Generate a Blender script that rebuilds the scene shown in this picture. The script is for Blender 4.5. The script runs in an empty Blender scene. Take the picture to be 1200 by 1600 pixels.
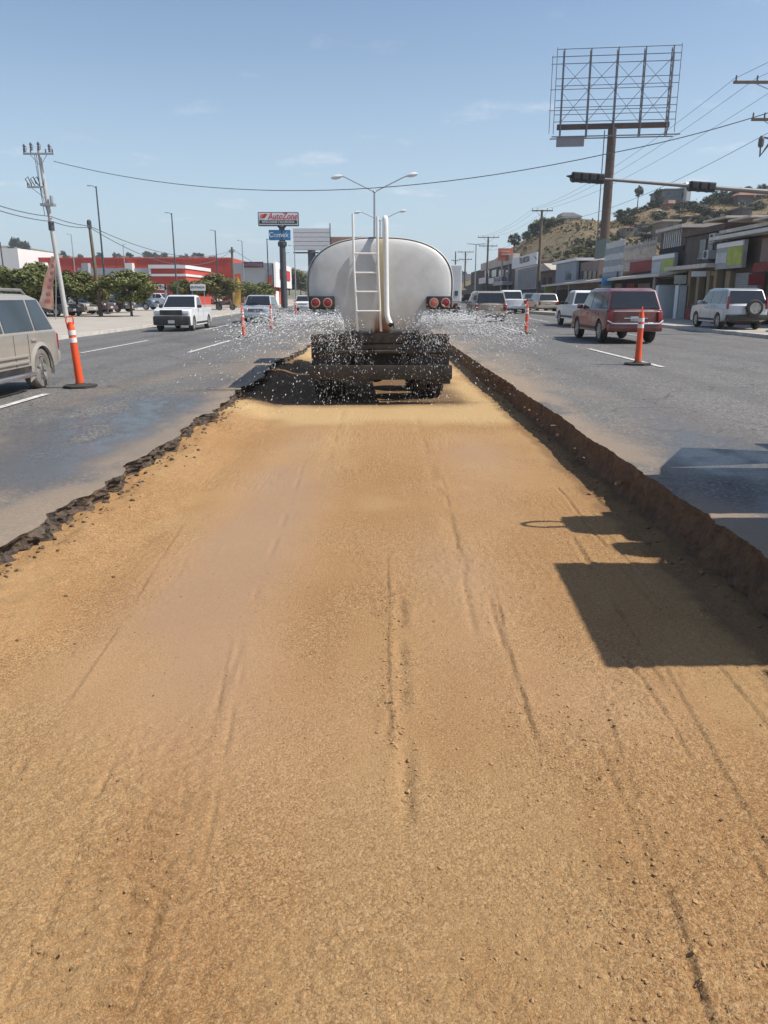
import bpy, bmesh, math, random
import numpy as np
from mathutils import Vector, Matrix, Euler

# ------------------------------------------------------------------ camera
SC = bpy.context.scene
COL = SC.collection
CAM_H = 1.45
PITCH = math.radians(15.64)
YAW = math.radians(-0.33)
cd = bpy.data.cameras.new('camera')
cd.sensor_fit = 'VERTICAL'; cd.sensor_height = 36.0; cd.lens = 27.0
cd.clip_start = 0.05; cd.clip_end = 4000
cam = bpy.data.objects.new('camera', cd); COL.objects.link(cam)
cam.location = (0, 0, CAM_H)
cam.rotation_euler = (math.pi/2 - PITCH, 0, YAW)
SC.camera = cam

# ------------------------------------------------------------------ light
SUN_EL = math.radians(53); SUN_AZ = math.radians(98)      # azimuth from +Y towards +X
SDIR = Vector((math.sin(SUN_AZ)*math.cos(SUN_EL), math.cos(SUN_AZ)*math.cos(SUN_EL), math.sin(SUN_EL)))
w = bpy.data.worlds.new('World'); SC.world = w; w.use_nodes = True
nt = w.node_tree; nt.nodes.clear()
wo = nt.nodes.new('ShaderNodeOutputWorld'); bg = nt.nodes.new('ShaderNodeBackground')
sky = nt.nodes.new('ShaderNodeTexSky'); sky.sky_type = 'NISHITA'; sky.sun_disc = False
sky.sun_elevation = SUN_EL; sky.sun_rotation = SUN_AZ
sky.air_density = 1.0; sky.dust_density = 0.8; sky.ozone_density = 1.2; sky.altitude = 50
bg.inputs[1].default_value = 0.118
tc = nt.nodes.new('ShaderNodeTexCoord'); sep = nt.nodes.new('ShaderNodeSeparateXYZ')
nt.links.new(tc.outputs['Generated'], sep.inputs[0])
addz = nt.nodes.new('ShaderNodeMath'); addz.operation = 'ADD'; addz.inputs[1].default_value = 0.12
nt.links.new(sep.outputs['Z'], addz.inputs[0])
mx = nt.nodes.new('ShaderNodeMath'); mx.operation = 'MAXIMUM'; mx.inputs[1].default_value = 0.05
nt.links.new(addz.outputs[0], mx.inputs[0])
cmb = nt.nodes.new('ShaderNodeCombineXYZ')
for i, ax in enumerate('XY'):
    dv = nt.nodes.new('ShaderNodeMath'); dv.operation = 'DIVIDE'
    nt.links.new(sep.outputs[ax], dv.inputs[0]); nt.links.new(mx.outputs[0], dv.inputs[1])
    nt.links.new(dv.outputs[0], cmb.inputs[i])
cn = nt.nodes.new('ShaderNodeTexNoise'); cn.inputs['Scale'].default_value = 1.9; cn.inputs['Detail'].default_value = 7
cn.inputs['Roughness'].default_value = 0.62
nt.links.new(cmb.outputs[0], cn.inputs['Vector'])
cr = nt.nodes.new('ShaderNodeMapRange'); cr.inputs[1].default_value = 0.56; cr.inputs[2].default_value = 0.80
cr.inputs[3].default_value = 0.0; cr.inputs[4].default_value = 0.45; cr.interpolation_type = 'SMOOTHSTEP'
nt.links.new(cn.outputs[0], cr.inputs[0])
mixc = nt.nodes.new('ShaderNodeMix'); mixc.data_type = 'RGBA'
mixc.inputs['B'].default_value = (8.2, 7.9, 8.0, 1)
# pale sea haze low over the whole horizon, all round
hz = nt.nodes.new('ShaderNodeMapRange'); hz.interpolation_type = 'SMOOTHSTEP'
hz.inputs[1].default_value = 0.34; hz.inputs[2].default_value = -0.02; hz.inputs[3].default_value = 0.0; hz.inputs[4].default_value = 0.68
nt.links.new(sep.outputs['Z'], hz.inputs[0])
mixh = nt.nodes.new('ShaderNodeMix'); mixh.data_type = 'RGBA'; mixh.inputs['B'].default_value = (3.9, 5.1, 6.1, 1)
nt.links.new(hz.outputs[0], mixh.inputs['Factor']); nt.links.new(sky.outputs[0], mixh.inputs['A'])
nt.links.new(cr.outputs[0], mixc.inputs['Factor']); nt.links.new(mixh.outputs['Result'], mixc.inputs['A'])
nt.links.new(mixc.outputs['Result'], bg.inputs[0]); nt.links.new(bg.outputs[0], wo.inputs[0])

sl = bpy.data.lights.new('sun', 'SUN'); sl.energy = 5.0; sl.angle = math.radians(0.53); sl.color = (1, 0.94, 0.85)
so = bpy.data.objects.new('sun', sl); COL.objects.link(so)
so.rotation_euler = SDIR.to_track_quat('Z', 'Y').to_euler(); so.location = (20, -5, 40)
vs = SC.view_settings
vs.view_transform = 'Standard'; vs.look = 'None'; vs.gamma = 1.0; vs.exposure = 0.26; vs.use_curve_mapping = False
SC.cycles.max_bounces = 6; SC.cycles.transparent_max_bounces = 12

# ------------------------------------------------------------------ helpers
random.seed(7); RNG = np.random.default_rng(11)
_R = cam.rotation_euler.to_matrix()
_C = Vector(cam.location)
def ray(px, py):
    return (_R @ Vector(((px-600)/1200, (800-py)/1200, -1))).normalized()
def P(px, py, Y):                        # point of the place at distance Y down the road
    d = ray(px, py); return _C + d*(Y/d.y)
def F(px, py, X):                        # point on a plane parallel to the road at X
    d = ray(px, py); return _C + d*(X/d.x)
def lng(Y):
    t = max(0.0, min(Y, 190)-38.0)
    return 0.0055*t*min(1, t/20)
def gz(X, Y):
    l = lng(Y)
    if X < -2.3:
        if X < -13.1: return l - 0.237 + 0.13 + min(0.05, 0.005*(-13.1-X))
        return l - 0.08 + 0.0145*(X+2.3)
    if X > 14.0: return l + 0.12
    return l
def G(px, py):
    z = 0.0
    d = ray(px, py)
    for _ in range(12):
        t = (z-CAM_H)/d.z; p = _C + d*t; z = 0.5*z+0.5*gz(p.x, p.y)
    return p

def hexc(h):
    h = h.lstrip('#'); o = []
    for i in (0, 2, 4):
        v = int(h[i:i+2], 16)/255
        o.append(v/12.92 if v <= 0.04045 else ((v+0.055)/1.055)**2.4)
    return tuple(o)

def hsh(ix, iy, seed):
    n = (ix*374761393 + iy*668265263 + seed*1442695041) & 0xffffffff
    n = ((n ^ (n >> 13))*1274126177) & 0xffffffff
    n = n ^ (n >> 16)
    return (n & 0xffff)/65535.0
def vn(x, y, seed=0):
    x = np.asarray(x, float); y = np.asarray(y, float)
    xi = np.floor(x).astype(np.int64); yi = np.floor(y).astype(np.int64)
    fx = x-xi; fy = y-yi; fx = fx*fx*(3-2*fx); fy = fy*fy*(3-2*fy)
    a = hsh(xi, yi, seed); b = hsh(xi+1, yi, seed); c = hsh(xi, yi+1, seed); d = hsh(xi+1, yi+1, seed)
    return (a*(1-fx)+b*fx)*(1-fy)+(c*(1-fx)+d*fx)*fy
def fbm(x, y, oct=4, seed=0, gain=0.5):
    s = 0; a = 1; t = 0
    for i in range(oct):
        s = s + a*vn(np.asarray(x)*2**i, np.asarray(y)*2**i, seed+i*17); t += a; a *= gain
    return s/t
def sstep(a, b, x):
    t = np.clip((x-a)/(b-a), 0, 1); return t*t*(3-2*t)

# ---- materials
MATS = {}
def M(name, col=(0.5, 0.5, 0.5), rough=0.7, metal=0.0, var=0.12, scale=3.0, bump=0.0, bscale=40.0,
      dirt=None, dirt_amt=0.0, dirt_scale=2.0, spec=0.5, coat=0.0, alpha=1.0, trans=0.0, emit=None):
    if name in MATS: return MATS[name]
    if isinstance(col, str): col = hexc(col)
    m = bpy.data.materials.new(name); m.use_nodes = True; t = m.node_tree
    b = t.nodes['Principled BSDF']
    b.inputs['Roughness'].default_value = rough; b.inputs['Metallic'].default_value = metal
    b.inputs['Specular IOR Level'].default_value = spec
    b.inputs['Coat Weight'].default_value = coat; b.inputs['Coat Roughness'].default_value = 0.08
    b.inputs['Alpha'].default_value = alpha; b.inputs['Transmission Weight'].default_value = trans
    tcn = t.nodes.new('ShaderNodeTexCoord')
    n = t.nodes.new('ShaderNodeTexNoise'); n.inputs['Scale'].default_value = scale; n.inputs['Detail'].default_value = 6
    n.inputs['Roughness'].default_value = 0.6
    t.links.new(tcn.outputs['Object'], n.inputs['Vector'])
    mr = t.nodes.new('ShaderNodeMapRange'); mr.inputs[1].default_value = 0.25; mr.inputs[2].default_value = 0.75
    mr.inputs[3].default_value = 1-var; mr.inputs[4].default_value = 1+var
    t.links.new(n.outputs[0], mr.inputs[0])
    mu = t.nodes.new('ShaderNodeMix'); mu.data_type = 'RGBA'; mu.blend_type = 'MULTIPLY'; mu.inputs['Factor'].default_value = 1
    mu.inputs['A'].default_value = (*col, 1)
    t.links.new(mr.outputs[0], mu.inputs['B'])
    last = mu.outputs['Result']
    if dirt is not None:
        if isinstance(dirt, str): dirt = hexc(dirt)
        n2 = t.nodes.new('ShaderNodeTexNoise'); n2.inputs['Scale'].default_value = dirt_scale; n2.inputs['Detail'].default_value = 8
        n2.inputs['Roughness'].default_value = 0.7
        t.links.new(tcn.outputs['Object'], n2.inputs['Vector'])
        r2 = t.nodes.new('ShaderNodeMapRange'); r2.inputs[1].default_value = 0.42; r2.inputs[2].default_value = 0.68
        r2.inputs[3].default_value = 0; r2.inputs[4].default_value = dirt_amt
        t.links.new(n2.outputs[0], r2.inputs[0])
        mm = t.nodes.new('ShaderNodeMix'); mm.data_type = 'RGBA'; mm.inputs['B'].default_value = (*dirt, 1)
        t.links.new(r2.outputs[0], mm.inputs['Factor']); t.links.new(last, mm.inputs['A']); last = mm.outputs['Result']
    t.links.new(last, b.inputs['Base Color'])
    if bump:
        n3 = t.nodes.new('ShaderNodeTexNoise'); n3.inputs['Scale'].default_value = bscale; n3.inputs['Detail'].default_value = 5
        t.links.new(tcn.outputs['Object'], n3.inputs['Vector'])
        bp = t.nodes.new('ShaderNodeBump'); bp.inputs['Strength'].default_value = bump; bp.inputs['Distance'].default_value = 0.02
        t.links.new(n3.outputs[0], bp.inputs['Height']); t.links.new(bp.outputs[0], b.inputs['Normal'])
    if emit: 
        b.inputs['Emission Color'].default_value = (*emit, 1); b.inputs['Emission Strength'].default_value = 1
    MATS[name] = m
    return m

# ---- mesh builder
class MB:
    def __init__(s): s.v = []; s.f = []; s.m = []; s.mats = []; s.cur = 0
    def mat(s, m):
        if m not in s.mats: s.mats.append(m)
        s.cur = s.mats.index(m); return s
    def add(s, vs, fs):
        o = len(s.v); s.v += [tuple(x) for x in vs]
        for f in fs: s.f.append(tuple(i+o for i in f)); s.m.append(s.cur)
        return s
    def box(s, c, size, rz=0.0, rx=0.0, ry=0.0, taper=1.0):
        hx, hy, hz = [k/2 for k in size]
        e = Euler((rx, ry, rz)).to_matrix(); c = Vector(c)
        vs = []
        for z in (-1, 1):
            k = taper if z > 0 else 1
            for x, y in ((-1, -1), (1, -1), (1, 1), (-1, 1)): vs.append(c + e @ Vector((x*hx*k, y*hy*k, z*hz)))
        return s.add(vs, [(3, 2, 1, 0), (4, 5, 6, 7), (0, 1, 5, 4), (1, 2, 6, 5), (2, 3, 7, 6), (3, 0, 4, 7)])
    def bbox(s, a, b):
        a = Vector(a); b = Vector(b)
        return s.box((a+b)/2, [abs(b[i]-a[i]) for i in range(3)])
    def bev(s, c, size, r=0.02, rz=0):          # box with chamfered vertical and horizontal edges
        bm = bmesh.new(); bmesh.ops.create_cube(bm, size=1)
        for v in bm.verts: v.co = Vector((v.co.x*size[0], v.co.y*size[1], v.co.z*size[2]))
        bmesh.ops.bevel(bm, geom=bm.edges[:], offset=r, segments=2, affect='EDGES', profile=0.6)
        e = Euler((0, 0, rz)).to_matrix(); c = Vector(c)
        bm.verts.index_update()
        s.add([c + e @ v.co for v in bm.verts], [[v.index for v in f.verts] for f in bm.faces]); bm.free(); return s
    def tube(s, pts, r, n=8, cap=True):
        pts = [Vector(p) for p in pts]; rs = r if isinstance(r, (list, tuple)) else [r]*len(pts)
        vs = []; fs = []; prev = None
        for i, p in enumerate(pts):
            d = (pts[min(i+1, len(pts)-1)]-pts[max(i-1, 0)])
            d = d.normalized() if d.length > 1e-9 else Vector((0, 0, 1))
            if prev is None:
                a = d.cross(Vector((0, 0, 1)) if abs(d.z) < 0.9 else Vector((1, 0, 0))).normalized()
            else:
                a = (prev - d*prev.dot(d)).normalized()
            prev = a; b = d.cross(a)
            for k in range(n):
                t = 2*math.pi*(k+.5)/n; vs.append(p + (a*math.cos(t)+b*math.sin(t))*rs[i])
        for i in range(len(pts)-1):
            for k in range(n):
                fs.append((i*n+k, i*n+(k+1) % n, (i+1)*n+(k+1) % n, (i+1)*n+k))
        if cap:
            fs.append(tuple(range(n-1, -1, -1))); fs.append(tuple((len(pts)-1)*n+k for k in range(n)))
        return s.add(vs, fs)
    def lathe(s, prof, n=24, axis='Z', c=(0, 0, 0), close=False):   # prof: (r, h)
        vs = []; fs = []; c = Vector(c)
        for r, h in prof:
            for k in range(n):
                t = 2*math.pi*k/n; a, b = r*math.cos(t), r*math.sin(t)
                vs.append(c + Vector({'Z': (a, b, h), 'X': (h, a, b), 'Y': (b, h, a)}[axis]))
        L = len(prof)
        for i in range(L if close else L-1):
            j = (i+1) % L
            for k in range(n): fs.append((i*n+k, i*n+(k+1) % n, j*n+(k+1) % n, j*n+k))
        if not close:
            if prof[0][0] > 1e-6: fs.append(tuple(range(n-1, -1, -1)))
            if prof[-1][0] > 1e-6: fs.append(tuple((L-1)*n+k for k in range(n)))
        return s.add(vs, fs)
    def prism(s, poly, d):                       # 3-D polygon extruded by vector d
        n = len(poly); d = Vector(d); a = [Vector(p) for p in poly]; b = [p+d for p in a]
        fs = [tuple(range(n-1, -1, -1)), tuple(range(n, 2*n))]
        for i in range(n): fs.append((i, (i+1) % n, n+(i+1) % n, n+i))
        return s.add(a+b, fs)
    def build(s, name, mat=None, parent=None, smooth=False, angle=35):
        me = bpy.data.meshes.new(name); me.from_pydata(s.v, [], s.f)
        ms = s.mats if s.mats else [mat]
        for m in ms: me.materials.append(m)
        if len(ms) > 1: me.polygons.foreach_set('material_index', s.m)
        bm = bmesh.new(); bm.from_mesh(me); bmesh.ops.recalc_face_normals(bm, faces=bm.faces[:]); bm.to_mesh(me); bm.free()
        if smooth:
            me.polygons.foreach_set('use_smooth', [True]*len(me.polygons)); me.set_sharp_from_angle(angle=math.radians(angle))
        me.update()
        o = bpy.data.objects.new(name, me); COL.objects.link(o)
        if parent: o.parent = parent
        return o
def npmesh(name, verts, faces, mat, smooth=True, attrs=None, parent=None):
    me = bpy.data.meshes.new(name); verts = np.asarray(verts, np.float32); faces = np.asarray(faces, np.int32)
    k = faces.shape[1]; nf = len(faces)
    me.vertices.add(len(verts)); me.vertices.foreach_set('co', verts.ravel())
    me.loops.add(nf*k); me.loops.foreach_set('vertex_index', faces.ravel())
    me.polygons.add(nf); me.polygons.foreach_set('loop_start', np.arange(0, nf*k, k, dtype=np.int32))
    me.polygons.foreach_set('use_smooth', np.full(nf, smooth, dtype=bool))
    me.update(calc_edges=True); me.validate()
    for an, av in (attrs or {}).items():
        at = me.attributes.new(an, 'FLOAT', 'POINT'); at.data.foreach_set('value', np.asarray(av, np.float32).ravel())
    me.materials.append(mat)
    o = bpy.data.objects.new(name, me); COL.objects.link(o)
    if parent: o.parent = parent
    return o
def gridfaces(nr, nc):
    i = np.arange(nr-1)[:, None]*nc + np.arange(nc-1)[None, :]
    return np.stack([i, i+1, i+nc+1, i+nc], -1).reshape(-1, 4)
def tag(o, label=None, cat=None, group=None, kind=None):
    if label: o['label'] = label
    if cat: o['category'] = cat
    if group: o['group'] = group
    if kind: o['kind'] = kind
    return o
def empty(name, loc=(0, 0, 0), rz=0.0):
    o = bpy.data.objects.new(name, None); COL.objects.link(o); o.location = loc; o.rotation_euler = (0, 0, rz); o.empty_display_size = 0.3
    return o
def thing(name, label, cat, loc=(0, 0, 0), rz=0.0, group=None):
    return tag(empty(name, loc, rz), label, cat, group)
def copy_tree(o, parent=None):
    c = o.copy(); COL.objects.link(c)
    if parent: c.parent = parent; c.matrix_parent_inverse = o.matrix_parent_inverse
    for ch in list(o.children): copy_tree(ch, c)
    return c
def lettering(txt, size, mat, parent, loc, rot, name='lettering', depth=0.006, shear=0.0, sx=1.0, align='CENTER'):
    cu = bpy.data.curves.new(name, 'FONT'); cu.body = txt; cu.size = size; cu.extrude = depth; cu.align_x = align; cu.align_y = 'CENTER'
    cu.shear = shear; cu.resolution_u = 3; cu.offset = size*0.012
    cu.materials.append(mat)
    o = bpy.data.objects.new(name, cu); COL.objects.link(o); o.parent = parent; o.location = loc; o.rotation_euler = rot; o.scale = (sx, 1, 1)
    return o
FACE_CAM = (math.pi/2, 0, 0)                     # text that reads from -Y
FACE_ROAD = (math.pi/2, 0, -math.pi/2)           # text that reads from -X

# ------------------------------------------------------------------ ground, roads, trench
def soil_material():
    m = bpy.data.materials.new('soil'); m.use_nodes = True; t = m.node_tree; b = t.nodes['Principled BSDF']
    tcn = t.nodes.new('ShaderNodeTexCoord')
    def noise(sc, det=5, ro=0.6):
        n = t.nodes.new('ShaderNodeTexNoise'); n.inputs['Scale'].default_value = sc; n.inputs['Detail'].default_value = det
        n.inputs['Roughness'].default_value = ro; t.links.new(tcn.outputs['Object'], n.inputs['Vector']); return n.outputs[0]
    def rng(x, a, b_, c, d):
        r = t.nodes.new('ShaderNodeMapRange'); r.inputs[1].default_value = a; r.inputs[2].default_value = b_
        r.inputs[3].default_value = c; r.inputs[4].default_value = d; t.links.new(x, r.inputs[0]); return r.outputs[0]
    def mix(f, A, B, mode='MIX'):
        k = t.nodes.new('ShaderNodeMix'); k.data_type = 'RGBA'; k.blend_type = mode
        for s, v in (('Factor', f), ('A', A), ('B', B)):
            if isinstance(v, tuple): k.inputs[s].default_value = (*v, 1)
            elif isinstance(v, float): k.inputs[s].default_value = v
            else: t.links.new(v, k.inputs[s])
        return k.outputs['Result']
    c = mix(rng(noise(0.7, 4), 0.35, 0.65, 0, 1), (0.308, 0.160, 0.061), (0.362, 0.205, 0.089))
    c = mix(rng(noise(6.0, 6), 0.4, 0.75, 0, 0.5), c, (0.30, 0.165, 0.068))
    c = mix(rng(noise(130, 3, 0.7), 0.48, 0.70, 0, 0.75), c, (0.56, 0.39, 0.20))
    c = mix(rng(noise(85, 3, 0.7), 0.57, 0.70, 0, 0.8), c, (0.13, 0.070, 0.03))
    # single grains: some pale, some dark
    ga = t.nodes.new('ShaderNodeAttribute'); ga.attribute_name = 'grain'; gr_ = ga.outputs['Fac']
    def grains(sc, dark, pale, amt):
        nonlocal c
        vo = t.nodes.new('ShaderNodeTexVoronoi'); vo.inputs['Scale'].default_value = sc; t.links.new(tcn.outputs['Object'], vo.inputs['Vector'])
        sp_ = t.nodes.new('ShaderNodeSeparateColor'); t.links.new(vo.outputs['Color'], sp_.inputs[0])
        for ch, e0, e1, colr in ((0, dark, dark-0.04, (0.16, 0.085, 0.036)), (1, pale, pale+0.04, (0.52, 0.345, 0.175))):
            fm = t.nodes.new('ShaderNodeMath'); fm.operation = 'MULTIPLY'; t.links.new(rng(sp_.outputs[ch], e0, e1, 0, amt), fm.inputs[0]); t.links.new(gr_, fm.inputs[1])
            c = mix(fm.outputs[0], c, colr)
        return vo.outputs['Distance']
    gd1 = grains(80, 0.15, 0.85, 0.50); gd2 = grains(180, 0.22, 0.80, 0.45)
    a = t.nodes.new('ShaderNodeAttribute'); a.attribute_name = 'damp'
    c = mix(rng(a.outputs['Fac'], 0, 1, 0, 0.6), c, (0.285, 0.180, 0.105))
    g = t.nodes.new('ShaderNodeAttribute'); g.attribute_name = 'dry'
    c = mix(rng(g.outputs['Fac'], 0, 1, 0, 0.8), c, (0.48, 0.335, 0.165))
    mu_ = t.nodes.new('ShaderNodeAttribute'); mu_.attribute_name = 'mud_shade'
    c = mix(rng(mu_.outputs['Fac'], 0, 1, 0, 0.85), c, (0.115, 0.066, 0.034))  # dark tone shared by wet soil and painted shade
    t.links.new(c, b.inputs['Base Color'])
    t.links.new(rng(a.outputs['Fac'], 0, 1, 0.9, 0.55), b.inputs['Roughness'])
    t.links.new(rng(a.outputs['Fac'], 0, 1, 0.2, 0.5), b.inputs['Specular IOR Level'])
    bp = t.nodes.new('ShaderNodeBump'); bp.inputs['Distance'].default_value = 0.010
    t.links.new(rng(a.outputs['Fac'], 0, 1, 0.9, 0.18), bp.inputs['Strength'])
    t.links.new(noise(95, 4, 0.75), bp.inputs['Height'])
    bp2 = t.nodes.new('ShaderNodeBump'); bp2.inputs['Distance'].default_value = 0.005
    t.links.new(rng(a.outputs['Fac'], 0, 1, 0.7, 0.15), bp2.inputs['Strength'])
    t.links.new(noise(280, 2, 0.6), bp2.inputs['Height']); t.links.new(bp.outputs[0], bp2.inputs['Normal'])
    bp3 = t.nodes.new('ShaderNodeBump'); bp3.invert = True; bp3.inputs['Distance'].default_value = 0.006; t.links.new(rng(gr_, 0, 1, 0.05, 0.5), bp3.inputs['Strength'])
    t.links.new(gd1, bp3.inputs['Height']); t.links.new(bp2.outputs[0], bp3.inputs['Normal'])
    t.links.new(bp3.outputs[0], b.inputs['Normal'])
    return m
SOIL = soil_material()
def asphalt_material():
    m = bpy.data.materials.new('asphalt'); m.use_nodes = True; t = m.node_tree; b = t.nodes['Principled BSDF']
    tcn = t.nodes.new('ShaderNodeTexCoord')
    def noise(sc, det=5, ro=0.6, stretch=None):
        n = t.nodes.new('ShaderNodeTexNoise'); n.inputs['Scale'].default_value = sc; n.inputs['Detail'].default_value = det
        n.inputs['Roughness'].default_value = ro
        if stretch:
            mp = t.nodes.new('ShaderNodeMapping'); mp.inputs['Scale'].default_value = stretch
            t.links.new(tcn.outputs['Object'], mp.inputs[0]); t.links.new(mp.outputs[0], n.inputs['Vector'])
        else: t.links.new(tcn.outputs['Object'], n.inputs['Vector'])
        return n.outputs[0]
    def rng(x, a, b_, c, d):
        r = t.nodes.new('ShaderNodeMapRange'); r.inputs[1].default_value = a; r.inputs[2].default_value = b_
        r.inputs[3].default_value = c; r.inputs[4].default_value = d; t.links.new(x, r.inputs[0]); return r.outputs[0]
    def mix(f, A, B):
        k = t.nodes.new('ShaderNodeMix'); k.data_type = 'RGBA'
        for s, v in (('Factor', f), ('A', A), ('B', B)):
            if isinstance(v, tuple): k.inputs[s].default_value = (*v, 1)
            else: t.links.new(v, k.inputs[s])
        return k.outputs['Result']
    c = mix(rng(noise(0.35, 5), 0.35, 0.65, 0, 1), (0.098, 0.093, 0.087), (0.128, 0.121, 0.112))
    c = mix(rng(noise(0.8, 5, 0.6, (1.6, 0.05, 1)), 0.45, 0.7, 0, 0.6), c, (0.082, 0.079, 0.075))
    c = mix(rng(noise(55, 3, 0.75), 0.50, 0.72, 0, 0.9), c, (0.27, 0.255, 0.235))
    c = mix(rng(noise(80, 2, 0.7), 0.56, 0.68, 0, 0.8), c, (0.04, 0.038, 0.036))
    vs_ = t.nodes.new('ShaderNodeTexVoronoi'); vs_.inputs['Scale'].default_value = 48; t.links.new(tcn.outputs['Object'], vs_.inputs['Vector'])
    vc_ = t.nodes.new('ShaderNodeSeparateColor'); t.links.new(vs_.outputs['Color'], vc_.inputs[0])
    c = mix(rng(vc_.outputs[0], 0.82, 0.86, 0, 0.7), c, (0.30, 0.285, 0.265)); c = mix(rng(vc_.outputs[1], 0.80, 0.84, 0, 0.7), c, (0.035, 0.033, 0.031))
    # wheel paths, tar patches and hairline cracks
    sx = t.nodes.new('ShaderNodeSeparateXYZ'); t.links.new(tcn.outputs['Object'], sx.inputs[0])
    wv = t.nodes.new('ShaderNodeMath'); wv.operation = 'MULTIPLY'; wv.inputs[1].default_value = 2*math.pi/1.72; t.links.new(sx.outputs['X'], wv.inputs[0])
    sn = t.nodes.new('ShaderNodeMath'); sn.operation = 'SINE'; t.links.new(wv.outputs[0], sn.inputs[0])
    c = mix(rng(sn.outputs[0], 0.1, 1.0, 0, 0.28), c, (0.07, 0.067, 0.064))
    c = mix(rng(noise(0.16, 2, 0.5, (1, 0.5, 1)), 0.60, 0.615, 0, 0.35), c, (0.06, 0.058, 0.056))
    c = mix(rng(noise(0.9, 6, 0.75), 0.56, 0.72, 0, 0.5), c, (0.17, 0.155, 0.135))
    vo = t.nodes.new('ShaderNodeTexVoronoi'); vo.feature = 'DISTANCE_TO_EDGE'; vo.inputs['Scale'].default_value = 0.42
    wn = t.nodes.new('ShaderNodeTexNoise'); wn.inputs['Scale'].default_value = 1.3; wn.inputs['Detail'].default_value = 6; t.links.new(tcn.outputs['Object'], wn.inputs['Vector'])
    ad = t.nodes.new('ShaderNodeVectorMath'); ad.operation = 'ADD'; t.links.new(tcn.outputs['Object'], ad.inputs[0]); t.links.new(wn.outputs['Color'], ad.inputs[1]); t.links.new(ad.outputs[0], vo.inputs['Vector'])
    c = mix(rng(vo.outputs['Distance'], 0.0, 0.010, 0.75, 0.0), c, (0.03, 0.028, 0.026))
    d = t.nodes.new('ShaderNodeAttribute'); d.attribute_name = 'dust'
    c = mix(rng(d.outputs['Fac'], 0, 1, 0, 0.8), c, (0.275, 0.205, 0.14))
    a = t.nodes.new('ShaderNodeAttribute'); a.attribute_name = 'wet'
    c = mix(rng(a.outputs['Fac'], 0, 1, 0, 0.7), c, (0.06, 0.058, 0.057))
    t.links.new(c, b.inputs['Base Color'])
    t.links.new(rng(a.outputs['Fac'], 0, 1, 0.75, 0.26), b.inputs['Roughness'])
    bp = t.nodes.new('ShaderNodeBump'); bp.inputs['Distance'].default_value = 0.008
    t.links.new(rng(a.outputs['Fac'], 0, 1, 0.7, 0.10), bp.inputs['Strength'])
    t.links.new(noise(80, 3), bp.inputs['Height']); t.links.new(bp.outputs[0], b.inputs['Normal'])
    return m
ASPH = asphalt_material()

YS = [-9.0]
while YS[-1] < 1.2: YS.append(YS[-1] + 0.25)
YS[-1] = 1.2
while YS[-1] < 44: YS.append(YS[-1] + min(0.09, max(0.0075, YS[-1]**2/1367*1.6)))
YS = np.array(YS); NR = len(YS)
FLOOR_Z = -0.33
def edgeL(Y):
    return -2.36 + 0.10*(fbm(Y*0.9, Y*0+3, 3, 5)-0.5)*2 + 0.09*(fbm(Y*3.5, Y*0+7, 3, 8)-0.5)*2 - 0.16*np.exp(-((Y-19.3)/2.2)**2)
def edgeR(Y):
    return 2.27 + 0.03*(fbm(Y*0.5, Y*0+13, 2, 25)-0.5)*2 + 0.022*(fbm(Y*5.5, Y*0+17, 3, 28)-0.5)*2 + 0.012*(fbm(Y*25, Y*0+19, 2, 29)-0.5)*2

# ---- trench floor
xs = np.concatenate([np.linspace(-2.75, 2.55, 540)])
X, Y = np.meshgrid(xs, YS)
EL = edgeL(YS)[:, None]; 
rough = sstep(0.40, 0.68, fbm(X*1.3, Y*0.8, 3, 41))
rough = np.clip(rough + 0.7*sstep(1.2, 0.3, np.abs(X-1.15+0.12*(Y-2)))*sstep(3.2, 1.6, Y), 0, 1)
Z = FLOOR_Z + 0.016*(fbm(X*0.5, Y*0.22, 3, 51)-0.5)*2 + 0.006*(fbm(X*2.2, Y*0.7, 2, 52)-0.5)*2
Z += (0.0008+0.0050*rough)*(fbm(X*44, Y*44, 2, 53, 0.7)-0.5)*2
Z += rough*0.005*np.maximum(0, fbm(X*24, Y*24, 2, 54)-0.52)*2.2
# long grooves and ridges left by blades and tyres:  x0, slope, y0, y1, width, depth
for gx, sl_, y0, y1, wd, dp, sd in ((0.86, 0.05, 0.8, 2.95, 0.012, 0.008, 1), (0.62, 0.02, 2.9, 4.3, 0.016, 0.015, 2), (0.09, 0.012, 2.2, 4.4, 0.030, 0.018, 3),
                                (1.22, 0.03, 2.0, 4.2, 0.012, 0.014, 4), (-0.58, -0.07, 0.8, 3.4, 0.010, 0.010, 5), (-1.02, -0.07, 0.8, 2.6, 0.010, 0.010, 6),
                                (1.30, 0.05, 4.2, 6.4, 0.018, 0.014, 7), (0.47, 0.03, 4.0, 7.5, 0.02, 0.010, 8), (-0.72, -0.02, 3.0, 9.0, 0.020, 0.006, 9),
                                (1.62, 0.02, 4.2, 7.8, 0.014, 0.016, 12), (0.55, 0.0, 5.0, 12, 0.05, 0.010, 10), (-0.6, 0.0, 6.0, 12.5, 0.05, 0.010, 11), (1.78, 0.03, 1.6, 3.3, 0.02, 0.014, 13)):
    cx = gx + sl_*(Y-2.0) + 0.018*(fbm(Y*2.2, Y*0+sd, 2, 60+sd)-0.5)*2
    along = sstep(y0-0.3, y0+0.1, Y)*sstep(y1+0.3, y1-0.2, Y)*sstep(0.30, 0.62, fbm(Y*3.1, Y*0+sd*3, 2, 90+sd))
    d = (X-cx)/wd
    brk = 0.35+0.9*fbm(X*18, Y*18, 2, 160+sd)
    Z += along*dp*brk*(-0.8*np.exp(-d*d) + 0.28*np.exp(-(d-1.9)**2/1.2) + 0.12*np.exp(-(d+1.9)**2/1.2))
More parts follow.
